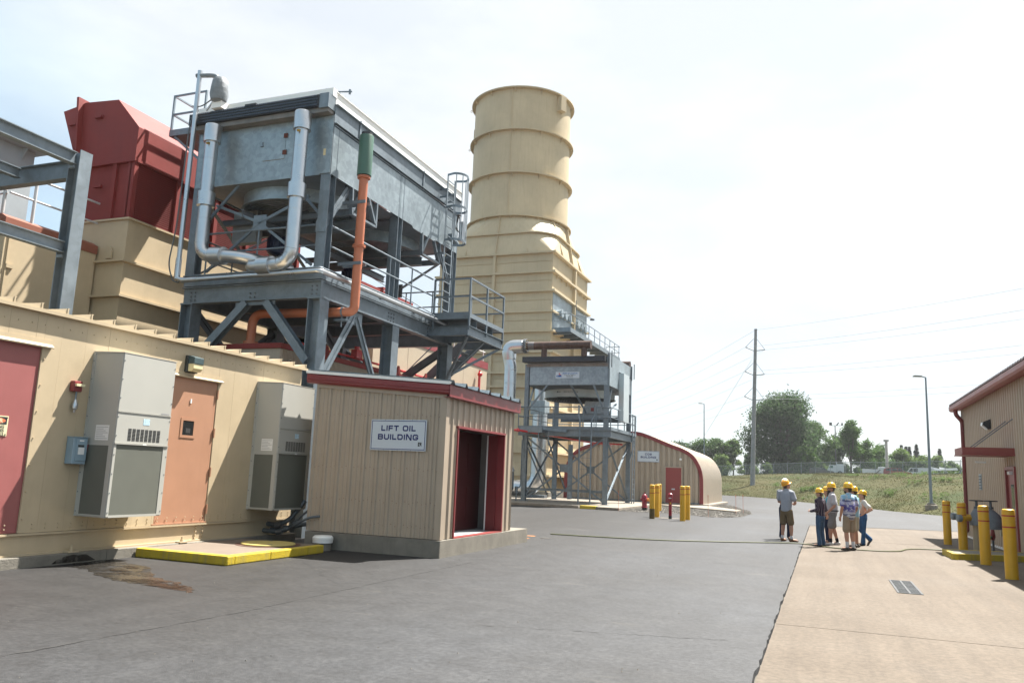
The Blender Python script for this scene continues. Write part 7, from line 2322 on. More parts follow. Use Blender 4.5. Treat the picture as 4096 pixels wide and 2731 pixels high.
def spruce(x_, y_, z0, h, r, lb_, seed):
    rt = random.Random(seed)
    t = thing('spruce_tree', lb_, 'tree', (x_, y_, z0), group='spruces beyond the fence')
    part('trunk', B().cyl((x_, y_, z0 - .3), (x_, y_, z0 + h * .95), .16, .03, n=7), BARK, t)
    bb = B()
    nl = 26
    for k in range(nl):
        f = k / (nl - 1)
        zz = z0 + h * (.06 + .92 * f)
        rr_ = r * (1 - f) ** .85 + .08
        for j in range(int(20 - 9 * f)):
            a_ = rt.random() * 6.283
            l_ = rr_ * rt.uniform(.75, 1.12)
            d_ = Vector((math.cos(a_), math.sin(a_), -.18))
            s_ = Vector((-math.sin(a_), math.cos(a_), 0))
            o = Vector((x_, y_, zz + rt.uniform(-.15, .15)))
            for q in range(7):
                p_ = o + d_ * l_ * (q + .4) / 7
                wd = .5 * (1 - q / 9)
                for sg in (-1, 1):
                    tip = p_ + s_ * sg * wd * rt.uniform(.8, 1.6) + d_ * .25 + Vector((0, 0, rt.uniform(-.3, .05)))
                    bb.add([p_ + d_ * .16, p_ - d_ * .12, tip], [(0, 1, 2)])
            bb.add([o + s_ * .1, o - s_ * .1, o + d_ * l_ * 1.05], [(0, 1, 2)])
    part('crown', bb, LFS, t)


for i, (x_, y_, h_, r_, lb_) in enumerate(((24.1, 247, 10.4, 2.3, 'broad dark spruce, the widest of the group left of the street lamp'), (20.2, 245, 10, 1.3, 'narrow dark spruce at the left of the spruce group'), (21.4, 246, 9.7, 1.1, 'second spruce from the left in the spruce group'), (22.3, 246, 9.6, 1.2, 'third spruce from the left in the spruce group'), (30.0, 249, 9.4, 1.9, 'lone dark spruce right of the tall street lamp'), (16.0, 254, 10.2, 1.0, 'spruce tip showing above the trees by the pale mast'))):
    spruce(x_, y_, 3.8, h_, r_, lb_, 60 + i)

# ================================================================== vehicles beyond the fence
CARW = mat('white_car_paint', (.62, .63, .64), .25, var=.02, coat=.5)
CARS = mat('silver_car_paint', (.35, .37, .40), .3, .4, var=.02, coat=.5)
CARD = mat('dark_car_paint', (.06, .05, .05), .3, var=.02, coat=.5)
CARR = mat('red_car_paint', (.32, .03, .03), .3, var=.02, coat=.5)


def wheels(t, x_, y_, z_, xs, w, r_=.34):
    for wx in xs:
        for s_ in (-1, 1):
            wh = part('wheel', B().cyl((x_ + wx, y_ + s_ * (w / 2 - .1), z_ + r_), (x_ + wx, y_ + s_ * (w / 2 + .02), z_ + r_), r_, n=14), RUBB, t)
            part('rim', B().cyl((x_ + wx, y_ + s_ * (w / 2 + .021), z_ + r_), (x_ + wx, y_ + s_ * (w / 2 + .03), z_ + r_), r_ * .6, n=10), GALV, wh)


def car(x_, y_, z_, kind, m, label, flip=1):
    t = thing('parked_' + kind, label, kind, (x_, y_, z_), group='vehicles parked beyond the fence')
    if kind == 'van':
        P = [(-2.6, .3), (2.6, .3), (2.7, .9), (2.5, 1.1), (1.9, 1.25), (1.3, 2.05), (-2.5, 2.1), (-2.62, 1.9)]
        Wn = [[(.95, 1.3), (1.75, 1.3), (1.25, 1.95), (.95, 1.95)], [(.1, 1.3), (.85, 1.3), (.85, 1.95), (.1, 1.95)]]
        xs = (-1.7, 1.7)
    else:
        P = [(-2.3, .3), (2.3, .3), (2.35, .75), (2.1, .95), (1.1, 1.05), (.35, 1.62), (-1.4, 1.68), (-2.2, 1.5), (-2.35, .9)]
        Wn = [[(.0, 1.1), (.9, 1.1), (.3, 1.55), (.0, 1.58)], [(-.95, 1.1), (-.1, 1.1), (-.1, 1.58), (-.95, 1.6)], [(-2.0, 1.12), (-1.05, 1.1), (-1.05, 1.6), (-1.9, 1.5)]]
        xs = (-1.45, 1.45)
    part('body', B().prism([(u * flip, v) for u, v in P] if flip > 0 else [(u * flip, v) for u, v in P][::-1], lambda u, v, w: (x_ + u, y_ + w, z_ + v), -.9, .9), m, t, bevel=.05)
    for wn in Wn:
        for s_ in (-1, 1):
            q = [(x_ + u * flip, y_ + s_ * .905, z_ + v) for u, v in wn]
            part('window', B().add(q, [(0, 1, 2, 3)]), GLASS, t)
    hu = P[4][0] * flip
    wx0, wx1 = (1.95, 1.35) if kind == 'van' else (1.08, .42)
    wz0, wz1 = (1.3, 1.98) if kind == 'van' else (1.12, 1.58)
    part('windscreen', B().add([(x_ + (wx0 + .03) * flip, y_ - .75, z_ + wz0), (x_ + (wx0 + .03) * flip, y_ + .75, z_ + wz0), (x_ + (wx1 + .03) * flip, y_ + .65, z_ + wz1), (x_ + (wx1 + .03) * flip, y_ - .65, z_ + wz1)], [(0, 1, 2, 3)]), GLASS, t)
    for s_ in (-.65, .65): part('headlight', B().box(x_ + (P[2][0] - .12) * flip, x_ + (P[2][0] + .02) * flip, y_ + s_ - .15, y_ + s_ + .15, z_ + .66, z_ + .8), WHITE, t)
    wheels(t, x_, y_, z_, xs, 1.8)
    return t


zv = 3.75
car(12.6, 162.5, zv, 'car', CARR, 'red and white car parked right of the pale mast')
car(16.6, 169, zv - .1, 'van', CARW, 'white van parked below the spruces', -1)
car(21.0, 171, zv, 'car', CARW, 'white car parked right of the tall street lamp')
car(24.0, 173, zv, 'car', CARS, 'silver car parked near the right building corner', -1)
car(-.3, 171, zv - .1, 'car', CARD, 'dark car parked left of the white truck')
car(27.5, 176, zv, 'van', CARD, 'dark van at the right end of the parked vehicles')
tk_ = thing('parked_truck', 'white truck cab facing left beyond the fence', 'truck', (1.6, 180, 4))
part('cab', B().prism([(2.6, 4.5), (2.6, 6.0), (1.2, 6.05), (.95, 5.4), (.2, 5.2), (.1, 4.5)][::-1], lambda u, v, w: (u, 180 + w, v), -1.1, 1.1), CARW, tk_, bevel=.06)
for s_ in (-1.11, 1.11): part('window', B().add([(1.15, 180 + s_, 5.4), (1.9, 180 + s_, 5.4), (1.9, 180 + s_, 5.9), (1.32, 180 + s_, 5.9)], [(0, 1, 2, 3)]), mat('green_glass', (.06, .14, .12), .1), tk_)
part('sleeper', B().box(2.65, 4.0, 178.95, 181.05, 4.5, 6.25), CARW, tk_, bevel=.06)
part('exhaust_pipe', B().cyl((2.62, 178.9, 4.6), (2.62, 178.9, 6.7), .07, n=8), ALU, tk_)
wheels(tk_, 1.6, 180, 3.85, (-.8, 1.6), 2.2, .5)
tl_ = thing('parked_trailer', 'long pale box trailer left of the pale mast beyond the fence', 'trailer', (9.3, 177, 4))
part('box', B().box(7.3, 10.2, 175.9, 178.1, 4.5, 5.35), CARW, tl_, bevel=.04)
part('nose', B().box(10.25, 11.5, 175.95, 178.05, 4.45, 5.85), CARW, tl_, bevel=.08)
part('ramp_arm', B().bar((9.6, 175.8, 4.45), (10.6, 175.8, 5.3), .12, .14), CARD, tl_)
wheels(tl_, 9.2, 177, 3.85, (-1.2, 1.4), 2.1, .4)
tl2 = thing('parked_trailer', 'white covered trailer just left of the tall street lamp', 'trailer', (18.9, 172, 4))
part('box', B().prism([(17.3, 4.3), (20.6, 4.3), (20.6, 5.7), (19.2, 6.0), (17.6, 5.6)], lambda u, v, w: (u, 172 + w, v), -1, 1), CARW, tl2, bevel=.06)
part('tongue', B().bar((17.3, 172, 4.4), (16.2, 172, 4.3), .12, .12), CARD, tl2)
wheels(tl2, 19, 172, 3.8, (-.6, .6), 2.0, .36)
part('tarp', B().prism([(20.7, 5.5), (23.6, 5.6), (23.4, 6.0), (21.8, 5.85), (20.6, 6.05)], lambda u, v, w: (u, 172 + w, v), -.6, .6), WHITES, tl2)

# ================================================================== hose across the yard
hz_ = [(-7.2, 21.9), (-6.1, 22.0), (-4.3, 22.35), (-2.64, 23.3), (-1.23, 24.35), (-.46, 24.65), (-.1, 24.2), (.3, 23.9), (.78, 23.8), (1.4, 23.9), (1.85, 24.35), (2.1, 25.2), (2.5, 25.75), (3.3, 25.95), (3.7, 26.3)]
hp = []
hs2 = smoothp(hz_, 6)
for x_, y_ in hs2: hp.append((x_, y_, .024 if x_ < -.62 else .014))
single('hose', B().tube(hp, .016, 8), HOSEG, 'long green hose lying across the asphalt and concrete', 'hose', loc=(-1, 24.4, 0))
mh = thing('valve_cover', 'small round iron valve cover in the asphalt', 'cover', (-6.9, 20.6, 0))
part('ring', B().lathe([(.16, 0), (.16, .006), (.0, .006)], (-6.9, 20.6, 0), 20), mat('cast_iron', (.08, .075, .07), .7, .4), mh)
part('lid', B().lathe([(.13, .006), (.13, .01), (.0, .01)], (-6.9, 20.6, 0), 20), MATS['cast_iron'], mh)
# ================================================================== people in hard hats
SKIN = mat('skin', (.42, .22, .15), .55, var=.06, scale=8)
SKIN2 = mat('skin_light', (.50, .29, .21), .55, var=.06, scale=8)
HATY = mat('hard_hat_yellow', (.78, .44, .015), .28, var=.03, coat=.5)
HATO = mat('hard_hat_orange', (.75, .33, .02), .28, var=.03, coat=.5)
HATW = mat('hard_hat_white', (.75, .75, .74), .3, var=.03, coat=.5)
HAIRB = mat('hair_brown', (.06, .03, .015), .6, var=.3, scale=20)
HAIRD = mat('hair_dark', (.02, .014, .01), .6, var=.3, scale=20)
EYE = mat('eye_dark', (.02, .015, .012), .3, var=0)
LIP = mat('lip', (.30, .12, .10), .5, var=0)


def cloth(name, col, var=.08):
    return mat(name, col, .9, var=var, scale=9, bump=.5, bscale=14, spec=.2)


def stripe_mat():
    m, N, Lk, b = nodes_mat('striped_cotton')
    g_ = N.new('ShaderNodeTexCoord').outputs['Object']
    wv = N.new('ShaderNodeTexWave')
    wv.wave_type = 'RINGS'
    wv.rings_direction = 'Z'
    wv.inputs['Scale'].default_value = 17
    wv.inputs['Distortion'].default_value = .6
    Lk(g_, wv.inputs['Vector'])
    c = ramp(N, Lk, wv.outputs['Fac'], [(.0, (.012, .014, .035)), (.45, (.03, .022, .04)), (.6, (.10, .025, .03)), (.8, (.02, .022, .05)), (.95, (.16, .14, .15))])
    Lk(c, b.inputs['Base Color'])
    b.inputs['Roughness'].default_value = .9
    return m


def palm_mat():
    m, N, Lk, b = nodes_mat('palm_print_cotton')
    g_ = N.new('ShaderNodeTexCoord').outputs['Object']
    sx = N.new('ShaderNodeSeparateXYZ')
    Lk(g_, sx.inputs[0])
    ns = noise(N, Lk, g_, 4.5, 3, .6)
    ad = N.new('ShaderNodeMath')
    ad.operation = 'MULTIPLY_ADD'
    ad.inputs[1].default_value = .12
    Lk(ns, ad.inputs[0])
    Lk(sx.outputs[2], ad.inputs[2])
    mr = N.new('ShaderNodeMapRange')
    mr.inputs['From Min'].default_value = .86
    mr.inputs['From Max'].default_value = 1.52
    Lk(ad.outputs[0], mr.inputs['Value'])
    c = ramp(N, Lk, mr.outputs[0], [(.0, (.5, .5, .55)), (.08, (.02, .02, .08)), (.14, (.55, .55, .6)), (.2, (.03, .03, .12)), (.27, (.5, .5, .56)), (.42, (.08, .07, .28)), (.6, (.12, .11, .36)), (.72, (.4, .42, .6)), (.8, (.04, .04, .16)), (.88, (.24, .45, .62)), (1, (.3, .5, .65))])
    # pale palm fronds: thresholded stretched noise
    fr_ = noise(N, Lk, g_, 9, 3, .6, (1, 1, 1.6))
    c = mixc(N, Lk, ramp(N, Lk, fr_, [(.54, (0, 0, 0)), (.58, (.9, .9, .9))]), c, (.55, .55, .62))
    Lk(c, b.inputs['Base Color'])
    b.inputs['Roughness'].default_value = .9
    return m


def etube(b, pts, rad, n=14):
    """elliptical tube with rounded ends; rad: (across, along-y) per point or scalar"""
    pts = [Vector(p) for p in pts]
    P, Q = [], []
    rad = [r if hasattr(r, '__len__') else (r, r) for r in rad]
    d0 = (pts[1] - pts[0]).normalized(); d1 = (pts[-1] - pts[-2]).normalized()
    k0, k1 = min(rad[0]), min(rad[-1])
    P = [pts[0] - d0 * k0 * .95, pts[0] - d0 * k0 * .6] + pts + [pts[-1] + d1 * k1 * .6, pts[-1] + d1 * k1 * .95]
    Q = [tuple(x * .25 for x in rad[0]), tuple(x * .8 for x in rad[0])] + rad + [tuple(x * .8 for x in rad[-1]), tuple(x * .25 for x in rad[-1])]
    vs = []
    for i, p in enumerate(P):
        t = (P[min(i + 1, len(P) - 1)] - P[max(i - 1, 0)]).normalized()
        ref = Vector((0, 1, 0)) if abs(t.y) < .8 else Vector((0, 0, 1))
        u = (ref - t * ref.dot(t)).normalized()
        w = t.cross(u)
        for k in range(n):
            a_ = 2 * math.pi * k / n
            vs.append(p + w * math.cos(a_) * Q[i][0] + u * math.sin(a_) * Q[i][1])
    m = len(P)
    b.add(vs, [(i * n + k, i * n + (k + 1) % n, (i + 1) * n + (k + 1) % n, (i + 1) * n + k) for i in range(m - 1) for k in range(n)] + [tuple(range(n - 1, -1, -1)), tuple(range((m - 1) * n, m * n))], True)


def fuse(b, voxel, it=4):
    """melt overlapping volumes into one continuous skin"""
    me = bpy.data.meshes.new('tmp')
    me.from_pydata(b.v, [], b.f)
    o = bpy.data.objects.new('tmp', me)
    COL.objects.link(o)
    md = o.modifiers.new('r', 'REMESH')
    md.mode = 'VOXEL'
    md.voxel_size = voxel
    sm_ = o.modifiers.new('s', 'SMOOTH')
    sm_.factor = .5
    sm_.iterations = it
    r = bpy.data.meshes.new_from_object(o.evaluated_get(bpy.context.evaluated_depsgraph_get()))
    out = B()
    out.v = [tuple(v.co) for v in r.vertices]
    out.f = [tuple(p.vertices) for p in r.polygons]
    out.sm = [True] * len(out.f)
    bpy.data.objects.remove(o)
    bpy.data.meshes.remove(me)
    bpy.data.meshes.remove(r)
    return out


def hand(b, wr, d, side, palm_n, curl=.5):
    """palm and five fingers from wrist wr along d; side: thumb direction; palm_n: palm normal"""
    wr = Vector(wr); d = Vector(d).normalized(); sd = Vector(side).normalized()
    sd = (sd - d * sd.dot(d)).normalized()
    pn = d.cross(sd)
    if pn.dot(Vector(palm_n)) < 0: pn = -pn
    etube(b, [wr, wr + d * .05, wr + d * .085], [(.027, .02), (.04, .017), (.038, .015)] if abs(sd.y) < .5 else [(.02, .027), (.017, .04), (.015, .038)], 10)
    for i, (o, l_) in enumerate(((.03, .07), (.011, .078), (-.009, .073), (-.028, .058))):
        p0 = wr + d * .08 + sd * o
        d1 = (d + pn * curl * .5).normalized(); d2 = (d + pn * curl * 1.6).normalized()
        b.tube([p0, p0 + d1 * l_ * .5, p0 + d1 * l_ * .5 + d2 * l_ * .5], [.0105, .0095, .0075], 7)
    t0 = wr + d * .025 + sd * .03
    b.tube([t0, t0 + (d * .6 + sd * .7 + pn * .2).normalized() * .035, t0 + (d * .75 + sd * .5 + pn * .35).normalized() * .068], [.013, .012, .009], 7)


def person(label, loc, face, H, skin, top, top_m, bottom, bot_m, hat_m, hair_m, hair='short', arms=None, legs=None, sock=None, shoe_m=None, lean=0, look=0, nod=0, belly=0, female=False, sleeve='short', extra=None, beard=False):
    """built facing +y at the origin for a 1.75 m body, then scaled by H/1.75, turned and put in place"""
    t = thing('person', label, 'person', (0, 0, 0), group='visitors in hard hats')
    OFF[t.name] = Vector((0, 0, 0))
    shw = .165 if female else .19
    A = arms or {}
    sh = {s: Vector((s * shw, lean * .2, 1.40)) for s in (-1, 1)}
    el_ = {s: Vector(A.get((s, 'e'), (s * .245, -.02, 1.13))) for s in (-1, 1)}
    wr = {s: Vector(A.get((s, 'w'), (s * .255, .05, .89))) for s in (-1, 1)}
    hd_dir = {s: A.get((s, 'd'), (wr[s] - el_[s]).normalized()) for s in (-1, 1)}
    G = legs or {}
    hip = {s: Vector((s * .09, 0, .90)) for s in (-1, 1)}
    kn = {s: Vector(G.get((s, 'k'), (s * .10, .02, .49))) for s in (-1, 1)}
    an = {s: Vector(G.get((s, 'a'), (s * .11, -.02, .085))) for s in (-1, 1)}
    ft = {s: Vector(G.get((s, 'f'), (s * .03, 1, 0))).normalized() for s in (-1, 1)}
    body = B()
    tor = [((0, 0, .88), (.155, .11)), ((0, 0, 1.02), (.14 + belly * .2, .105 + belly)), ((0, lean * .1, 1.18), (.155 + belly * .2, .11 + belly * .8)), ((0, lean * .18, 1.32), (.17, .11)), ((0, lean * .2, 1.41), (.13, .085))]
    etube(body, [p for p, r in tor], [r for p, r in tor], 18)
    nk = Vector((0, lean * .2, 1.43)); hc = Vector((0, lean * .3 + .02, 1.615))
    etube(body, [nk, nk.lerp(hc, .55)], [.062, .055])
    # head, turned by look and nod
    Mh = Matrix.Rotation(look, 3, 'Z') @ Matrix.Rotation(-nod, 3, 'X')
    hb = B()
    hb.sphere((0, -.01, .02), .076, .095, .105, 16, 12)
    hb.sphere((0, .035, -.045), .056, .06, .07, 14, 10)
    etube(hb, [(0, .085, .012), (0, .108, -.022)], [.011, .016], 8)
    for s in (-1, 1): hb.sphere((s * .076, -.012, -.01), .012, .024, .034, 8, 6)
    etube(hb, [(-.022, .093, -.058), (.022, .093, -.058)], [.008, .008], 6)
    body.add([hc + Mh @ Vector(v) for v in hb.v], hb.f, True)
    for s in (-1, 1):
        etube(body, [sh[s], sh[s].lerp(el_[s], .5), el_[s]], [.052, .047, .04] if not female else [.042, .038, .034])
        etube(body, [el_[s], el_[s].lerp(wr[s], .35), wr[s]], [.041, .040, .028] if not female else [.034, .033, .023])
        hand(body, wr[s], hd_dir[s], A.get((s, 't'), (0, 1, 0)), A.get((s, 'n'), (-s, 0, 0)), A.get((s, 'c'), .5))
        etube(body, [hip[s], hip[s].lerp(kn[s], .5), kn[s]], [.085, .075, .056])
        etube(body, [kn[s], kn[s].lerp(an[s], .32), kn[s].lerp(an[s], .75), an[s]], [.056, .058, .04, .036])
        etube(body, [an[s] - Vector((0, 0, .03)), an[s] + ft[s] * .15 - Vector((0, 0, .04))], [.04, .035])
    bo = part('body', fuse(body, .0085, 3), skin, t)
    # eyes and mouth
    ey = B()
    for s in (-1, 1):
        c_ = hc + Mh @ Vector((s * .03, .083, .012))
        part('eye', B().sphere(c_, .0105, n=8, m=6), EYE, bo)
    part('mouth', B().sphere(hc + Mh @ Vector((0, .099, -.058)), .02, .006, .005, 8, 6), LIP, bo)
    if beard:
        bd_ = B()
        bd_.sphere((0, .045, -.075), .058, .058, .05, 12, 8)
        part('beard', B().add([hc + Mh @ Vector(v) for v in bd_.v], bd_.f, True), hair_m, t)
    # hair
    hr = B()
    if hair == 'short':
        hr.sphere((0, -.022, .03), .082, .094, .098, 14, 10)
        hr.sphere((0, -.05, -.03), .066, .055, .055, 12, 8)
    else:
        hr.sphere((0, -.022, .03), .084, .096, .10, 14, 10)
        etube(hr, [(0, -.07, .0), (0, -.085, -.12), (0, -.085, -.24)], [(.08, .045), (.085, .045), (.06, .03)] if hair == 'long' else [(.04, .035), (.028, .028), (.018, .018)])
        if hair == 'long':
            for s in (-1, 1): etube(hr, [(s * .07, -.02, 0), (s * .082, -.02, -.14), (s * .08, .0, -.22)], [.028, .03, .02], 8)
    part('hair', B().add([hc + Mh @ Vector(v) for v in hr.v], hr.f, True), hair_m, t)
    # hard hat: ribbed shell, brim, peak
    ht_ = B()
    n = 24
    prof_ = [(1.0, 0), (.985, .035), (.93, .075), (.80, .108), (.55, .13), (.25, .139), (0, .141)]
    vs = []
    for r_, z_ in prof_:
        for k in range(n):
            a_ = 2 * math.pi * k / n
            vs.append((r_ * .107 * math.cos(a_), r_ * .128 * math.sin(a_) - .005, .045 + z_))
    ht_.add(vs, [(i * n + k, i * n + (k + 1) % n, (i + 1) * n + (k + 1) % n, (i + 1) * n + k) for i in range(len(prof_) - 1) for k in range(n)], True)
    vs = []
    for k in range(n):
        a_ = 2 * math.pi * k / n
        pk = max(0, math.sin(a_)) ** 3 * .055
        vs += [(.105 * math.cos(a_), .126 * math.sin(a_) - .005, .05), ((.122) * math.cos(a_), (.145 + pk) * math.sin(a_) - .005, .04 - pk * .25), ((.122) * math.cos(a_), (.145 + pk) * math.sin(a_) - .005, .034 - pk * .25), (.1 * math.cos(a_), .12 * math.sin(a_) - .005, .036)]
    ht_.add(vs, [(k * 4 + j, ((k + 1) % n) * 4 + j, ((k + 1) % n) * 4 + (j + 1) % 4, k * 4 + (j + 1) % 4) for k in range(n) for j in range(4)], True)
    for xr_ in (-.03, 0, .03): etube(ht_, [(xr_, -.1, .13), (xr_, -.03, .182), (xr_, .05, .178), (xr_, .1, .12)], [.008, .009, .009, .007], 6)
    hat = part('hard_hat', B().add([hc + Mh @ Vector(v) for v in ht_.v], ht_.f, True), hat_m, t)
    # shirt
    sb = B()
    bt = .90 if top != 'tucked' else .955
    k_ = .018
    et = [((0, 0, bt), (.165 + belly * .25, .125 + belly * .7)), ((0, 0, 1.02), (.16 + belly * .25, .122 + belly)), ((0, lean * .1, 1.18), (.172 + belly * .2, .126 + belly * .8)), ((0, lean * .18, 1.32), (.185, .125)), ((0, lean * .2, 1.40), (.185, .112)), ((0, lean * .2, 1.455), (.095, .085))]
    if female: et = [((0, 0, bt + .03), (.155, .112)), ((0, 0, 1.04), (.13, .10)), ((0, 0, 1.2), (.15, .118)), ((0, .01, 1.3), (.16, .125)), ((0, 0, 1.39), (.135, .09)), ((0, 0, 1.43), (.075, .068))]
    etube(sb, [p for p, r in et], [r for p, r in et], 20)
    for s in (-1, 1):
        e1 = el_[s]
        fa = .032 if not female else .02
        if sleeve == 'short':
            m_ = sh[s].lerp(e1, .68)
            etube(sb, [sh[s] + Vector((-s * .05, 0, .012)), sh[s] + Vector((0, 0, .01)), sh[s].lerp(e1, .35), m_], [.07, .072 + fa * .2, .068 + fa * .3, .07 + fa * .3])
        else:
            etube(sb, [sh[s] + Vector((-s * .05, 0, .012)), sh[s] + Vector((0, 0, .01)), sh[s].lerp(e1, .5), e1], [.07, .072, .062, .056])
            etube(sb, [e1, e1.lerp(wr[s], .92)], [.055, .042])
    shirt = part('shirt', fuse(sb, .011, 5), top_m, t)
    if top == 'polo' or top == 'tucked':
        cb_ = B()
        etube(cb_, [(0, lean * .2 - .005, 1.44), (0, lean * .2 + .0, 1.485)], [(.08, .075), (.068, .066)])
        part('collar', cb_, top_m, shirt)
    # trousers or shorts
    pb_ = B()
    etube(pb_, [(0, 0, .99), (0, 0, .86)], [(.158 + belly * .2, .118 + belly * .6), (.165, .122)], 18)
    for s in (-1, 1):
        if bottom == 'shorts':
            e1 = hip[s].lerp(kn[s], .86)
            etube(pb_, [hip[s] + Vector((0, 0, -.02)), hip[s].lerp(kn[s], .5), e1], [.098, .098, .10])
        else:
            etube(pb_, [hip[s], hip[s].lerp(kn[s], .5), kn[s]], [.096, .086, .070])
            etube(pb_, [kn[s], kn[s].lerp(an[s], .5), an[s] + Vector((0, 0, .0))], [.070, .066, .070 if not female else .078])
    tr2 = part('shorts' if bottom == 'shorts' else 'trousers', fuse(pb_, .011, 5), bot_m, t)
    # socks and shoes
    for s in (-1, 1):
        if sock is not None:
            so_ = B()
            top_ = an[s].lerp(kn[s], sock[1])
            etube(so_, [an[s] - Vector((0, 0, .02)), top_], [.044, .047])
            part('sock', so_, sock[0], t)
        sb2 = B()
        f = ft[s]
        heel = an[s] - Vector((0, 0, .055))
        etube(sb2, [heel - f * .045 + Vector((0, 0, .02)), heel + f * .05 + Vector((0, 0, .012)), heel + f * .14, heel + f * .19 - Vector((0, 0, .003))], [(.04, .045), (.045, .04), (.048, .032), (.042, .026)], 12)
        etube(sb2, [an[s] - Vector((0, 0, .045)), an[s]], [.05, .046], 12)
        sf_ = fuse(sb2, .009, 3)
        sf_.v = [(x, y, max(z, an[s].z - .085 + (0 if f.z > -.3 else -.2))) for x, y, z in sf_.v]
        part('shoe', sf_, shoe_m, t)
    if extra: extra(t)
    k_ = H / 1.82
    t.scale = (k_, k_, k_)
    t.location = loc
    t.rotation_euler = (0, 0, math.atan2(-face[0], face[1]))
    return t


KHAKI = cloth('khaki_cotton', (.15, .11, .065))
BEIGE = cloth('beige_cotton', (.27, .21, .15))
GREYS = cloth('grey_cotton', (.19, .18, .18))
JEAN = cloth('blue_denim', (.045, .085, .15), .18)
JEAND = cloth('dark_denim', (.012, .02, .05), .18)
JEANB = cloth('bright_denim', (.03, .085, .19), .18)
TEEG = cloth('light_grey_polo', (.30, .32, .37))
TEEW = cloth('white_polo', (.42, .41, .44))
TEEW2 = cloth('white_tee', (.52, .51, .49))
CYAN = cloth('cyan_top', (.08, .35, .45))
PALEB = cloth('pale_blue_shirt', (.25, .42, .52))
CREAMC = cloth('cream_cotton', (.38, .35, .28))
BROWNL = mat('brown_leather', (.13, .06, .025), .5, var=.15)
BLACKL = mat('black_leather', (.015, .015, .016), .4, var=.15)
SNEAK = mat('white_sneaker', (.5, .5, .5), .6, var=.08)
OLIVEL = mat('dark_brown_shoe', (.045, .035, .025), .6, var=.15)
SOCKW = cloth('white_sock', (.5, .5, .52))
SOCKB = cloth('black_sock', (.015, .015, .02))


def notebook(t):
    part('clipboard', B().bar((.02, .36, 1.06), (.16, .30, 1.08), .02, .2), BLACKL, t)


def phone_pouch(t):
    part('belt', B().lathe([(.172, .965), (.176, .966), (.176, 1.0), (.172, 1.0)], (0, 0, 0), 24), BLACKL, t)
    part('pouch', B().box(.15, .2, -.09, .02, .90, 1.02), BLACKL, t, bevel=.01)
    part('bracelet', B().lathe([(.031, 0), (.036, .005), (.036, .02), (.031, .025)], (.245, .17, .93), 12, ax=(0, -.3, 1)), BLACKL, t)


person('man in light grey polo and khaki shorts, back turned, yellow hat', (-1.04, 25.45, 0), (.5, .86), 1.83, SKIN, 'polo', TEEG, 'shorts', KHAKI, HATO, HAIRB,
       arms={(-1, 'e'): (-.27, .03, 1.14), (-1, 'w'): (-.13, .24, 1.08), (-1, 'd'): (.8, .5, -.1), (-1, 't'): (0, 0, 1), (1, 'e'): (.27, .03, 1.14), (1, 'w'): (.13, .25, 1.08), (1, 'd'): (-.7, .6, 0), (1, 't'): (0, 0, 1)},
       legs={(-1, 'a'): (-.14, -.02, .085), (1, 'a'): (.15, .0, .085), (-1, 'k'): (-.12, .01, .49), (1, 'k'): (.13, .02, .49), (1, 'f'): (.5, .8, 0), (-1, 'f'): (-.1, 1, 0)}, sock=(SOCKW, .16), shoe_m=BROWNL, look=-.5, nod=-.45, belly=.01)
person('person in white hat and dark jeans mostly hidden behind the man in grey polo', (-1.12, 26.5, .0), (.1, -1), 1.86, SKIN, 'tee', cloth('grey_tee', (.26, .27, .31)), 'trousers', JEAND, HATW, HAIRD, shoe_m=OLIVEL, nod=-.2,
       arms={(-1, 'e'): (-.18, .06, 1.13), (-1, 'w'): (-.06, .26, 1.1), (-1, 'd'): (.5, .8, 0), (-1, 't'): (0, 0, 1), (1, 'e'): (.18, .06, 1.13), (1, 'w'): (.06, .26, 1.1), (1, 'd'): (-.5, .8, 0), (1, 't'): (0, 0, 1)}, female=True)
person('short man in dark striped shirt and blue jeans, yellow hat', (-.1, 24.25, 0), (-.86, .5), 1.62, SKIN2, 'tucked', stripe_mat(), 'trousers', JEAN, HATY, HAIRB, sleeve='long',
       arms={(-1, 'e'): (-.24, -.04, 1.12), (-1, 'w'): (-.14, .25, 1.06), (-1, 'd'): (.4, .9, .1), (-1, 't'): (0, 0, 1), (1, 'e'): (.24, -.05, 1.12), (1, 'w'): (.12, .24, 1.05), (1, 'd'): (-.5, .8, .1), (1, 't'): (0, 0, 1)}, shoe_m=BLACKL, look=.15, nod=.05)
person('woman in cyan top and dark jeans hidden behind the bearded man', (.1, 26.2, -.01), (-.9, -.2), 1.68, SKIN2, 'tee', CYAN, 'trousers', JEAND, HATY, HAIRB, hair='long', shoe_m=OLIVEL, female=True)
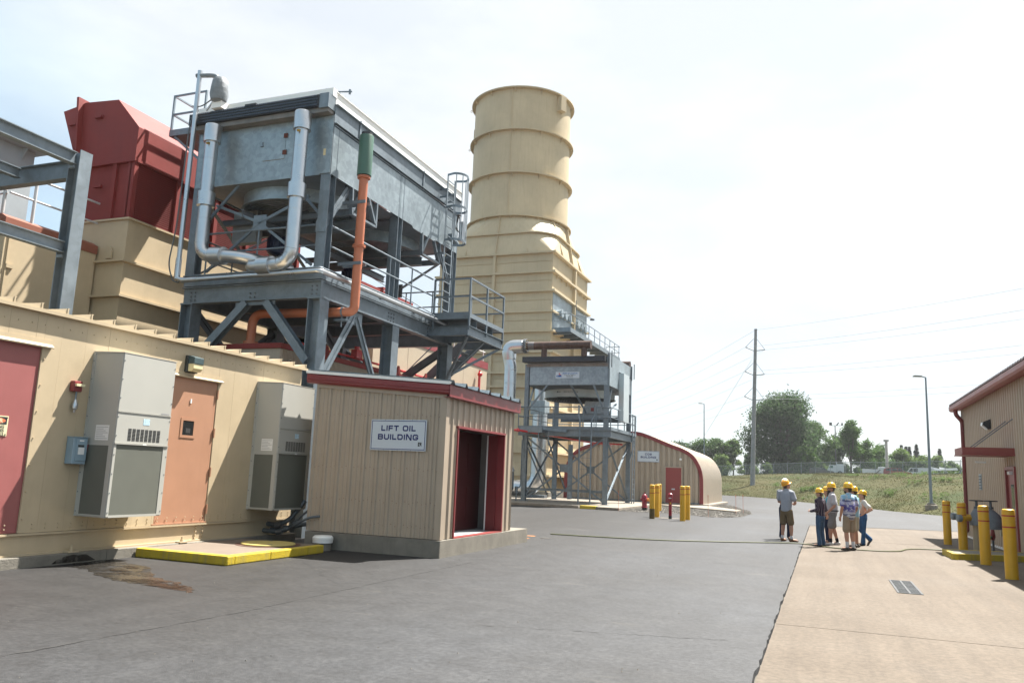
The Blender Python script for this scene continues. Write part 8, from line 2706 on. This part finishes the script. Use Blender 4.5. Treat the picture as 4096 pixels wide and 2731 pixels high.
person('bearded man in white polo and grey shorts, yellow hat, pouch on belt', (.22, 25.35, -.01), (-.92, -.1), 1.80, SKIN, 'tucked', TEEW, 'shorts', GREYS, HATY, HAIRD, beard=True, belly=.035,
       arms={(-1, 'e'): (-.25, -.03, 1.12), (-1, 'w'): (-.23, .16, .93), (1, 'e'): (.25, -.06, 1.13), (1, 'w'): (.24, .16, .93), (-1, 'd'): (.1, .5, -.8), (1, 'd'): (-.1, .45, -.85)},
       legs={(-1, 'a'): (-.11, .08, .085), (1, 'a'): (.12, -.14, .085), (1, 'k'): (.11, -.03, .49), (-1, 'k'): (-.1, .07, .49)}, sock=(SOCKB, .24), shoe_m=SNEAK, look=.05, extra=phone_pouch)
person('man in blue palm print shirt and beige shorts, yellow hat', (.62, 23.6, -.01), (-.72, .7), 1.81, SKIN, 'polo', palm_mat(), 'shorts', BEIGE, HATY, HAIRD, belly=.03, beard=True,
       arms={(-1, 'e'): (-.27, -.02, 1.12), (-1, 'w'): (-.23, .08, .88), (1, 'e'): (.27, -.02, 1.12), (1, 'w'): (.24, .1, .9)}, sock=(SOCKW, .36), shoe_m=OLIVEL, look=.35)
person('person in pale blue top and cream shorts behind the palm shirt man', (.80, 24.95, -.01), (-.8, .3), 1.72, SKIN, 'tee', PALEB, 'shorts', CREAMC, HATY, HAIRB, shoe_m=OLIVEL)
person('woman in white top and blue jeans, hand on hip, heel raised', (1.07, 26.05, -.01), (-.95, -.1), 1.62, SKIN2, 'tee', TEEW2, 'trousers', JEANB, HATY, HAIRD, hair='tail', female=True,
       arms={(-1, 'e'): (-.24, -.16, 1.18), (-1, 'w'): (-.17, .02, 1.02), (-1, 'd'): (.4, .5, -.5), (1, 'e'): (.2, -.3, 1.16), (1, 'w'): (.15, -.09, 1.03), (1, 'd'): (-.1, .8, -.4)},
       legs={(1, 'k'): (.1, .12, .52), (1, 'a'): (.11, -.2, .2), (1, 'f'): (0, .5, -.85), (-1, 'a'): (-.1, .05, .085)}, shoe_m=OLIVEL, nod=-.25)
# ================================================================== summer haze in the air
HZ = bpy.data.materials.new('haze_air')
HZ.use_nodes = True
HZ.node_tree.nodes.clear()
_pv = HZ.node_tree.nodes.new('ShaderNodeVolumePrincipled')
_pv.inputs['Color'].default_value = (.93, .96, 1, 1)
_pv.inputs['Density'].default_value = .0002
_pv.inputs['Anisotropy'].default_value = .3
_ho = HZ.node_tree.nodes.new('ShaderNodeOutputMaterial')
HZ.node_tree.links.new(_pv.outputs[0], _ho.inputs['Volume'])
single('haze', B().box(-480, 480, -120, 620, -1.2, 36), HZ, 'thin summer haze in the air', 'haze', kind='stuff')
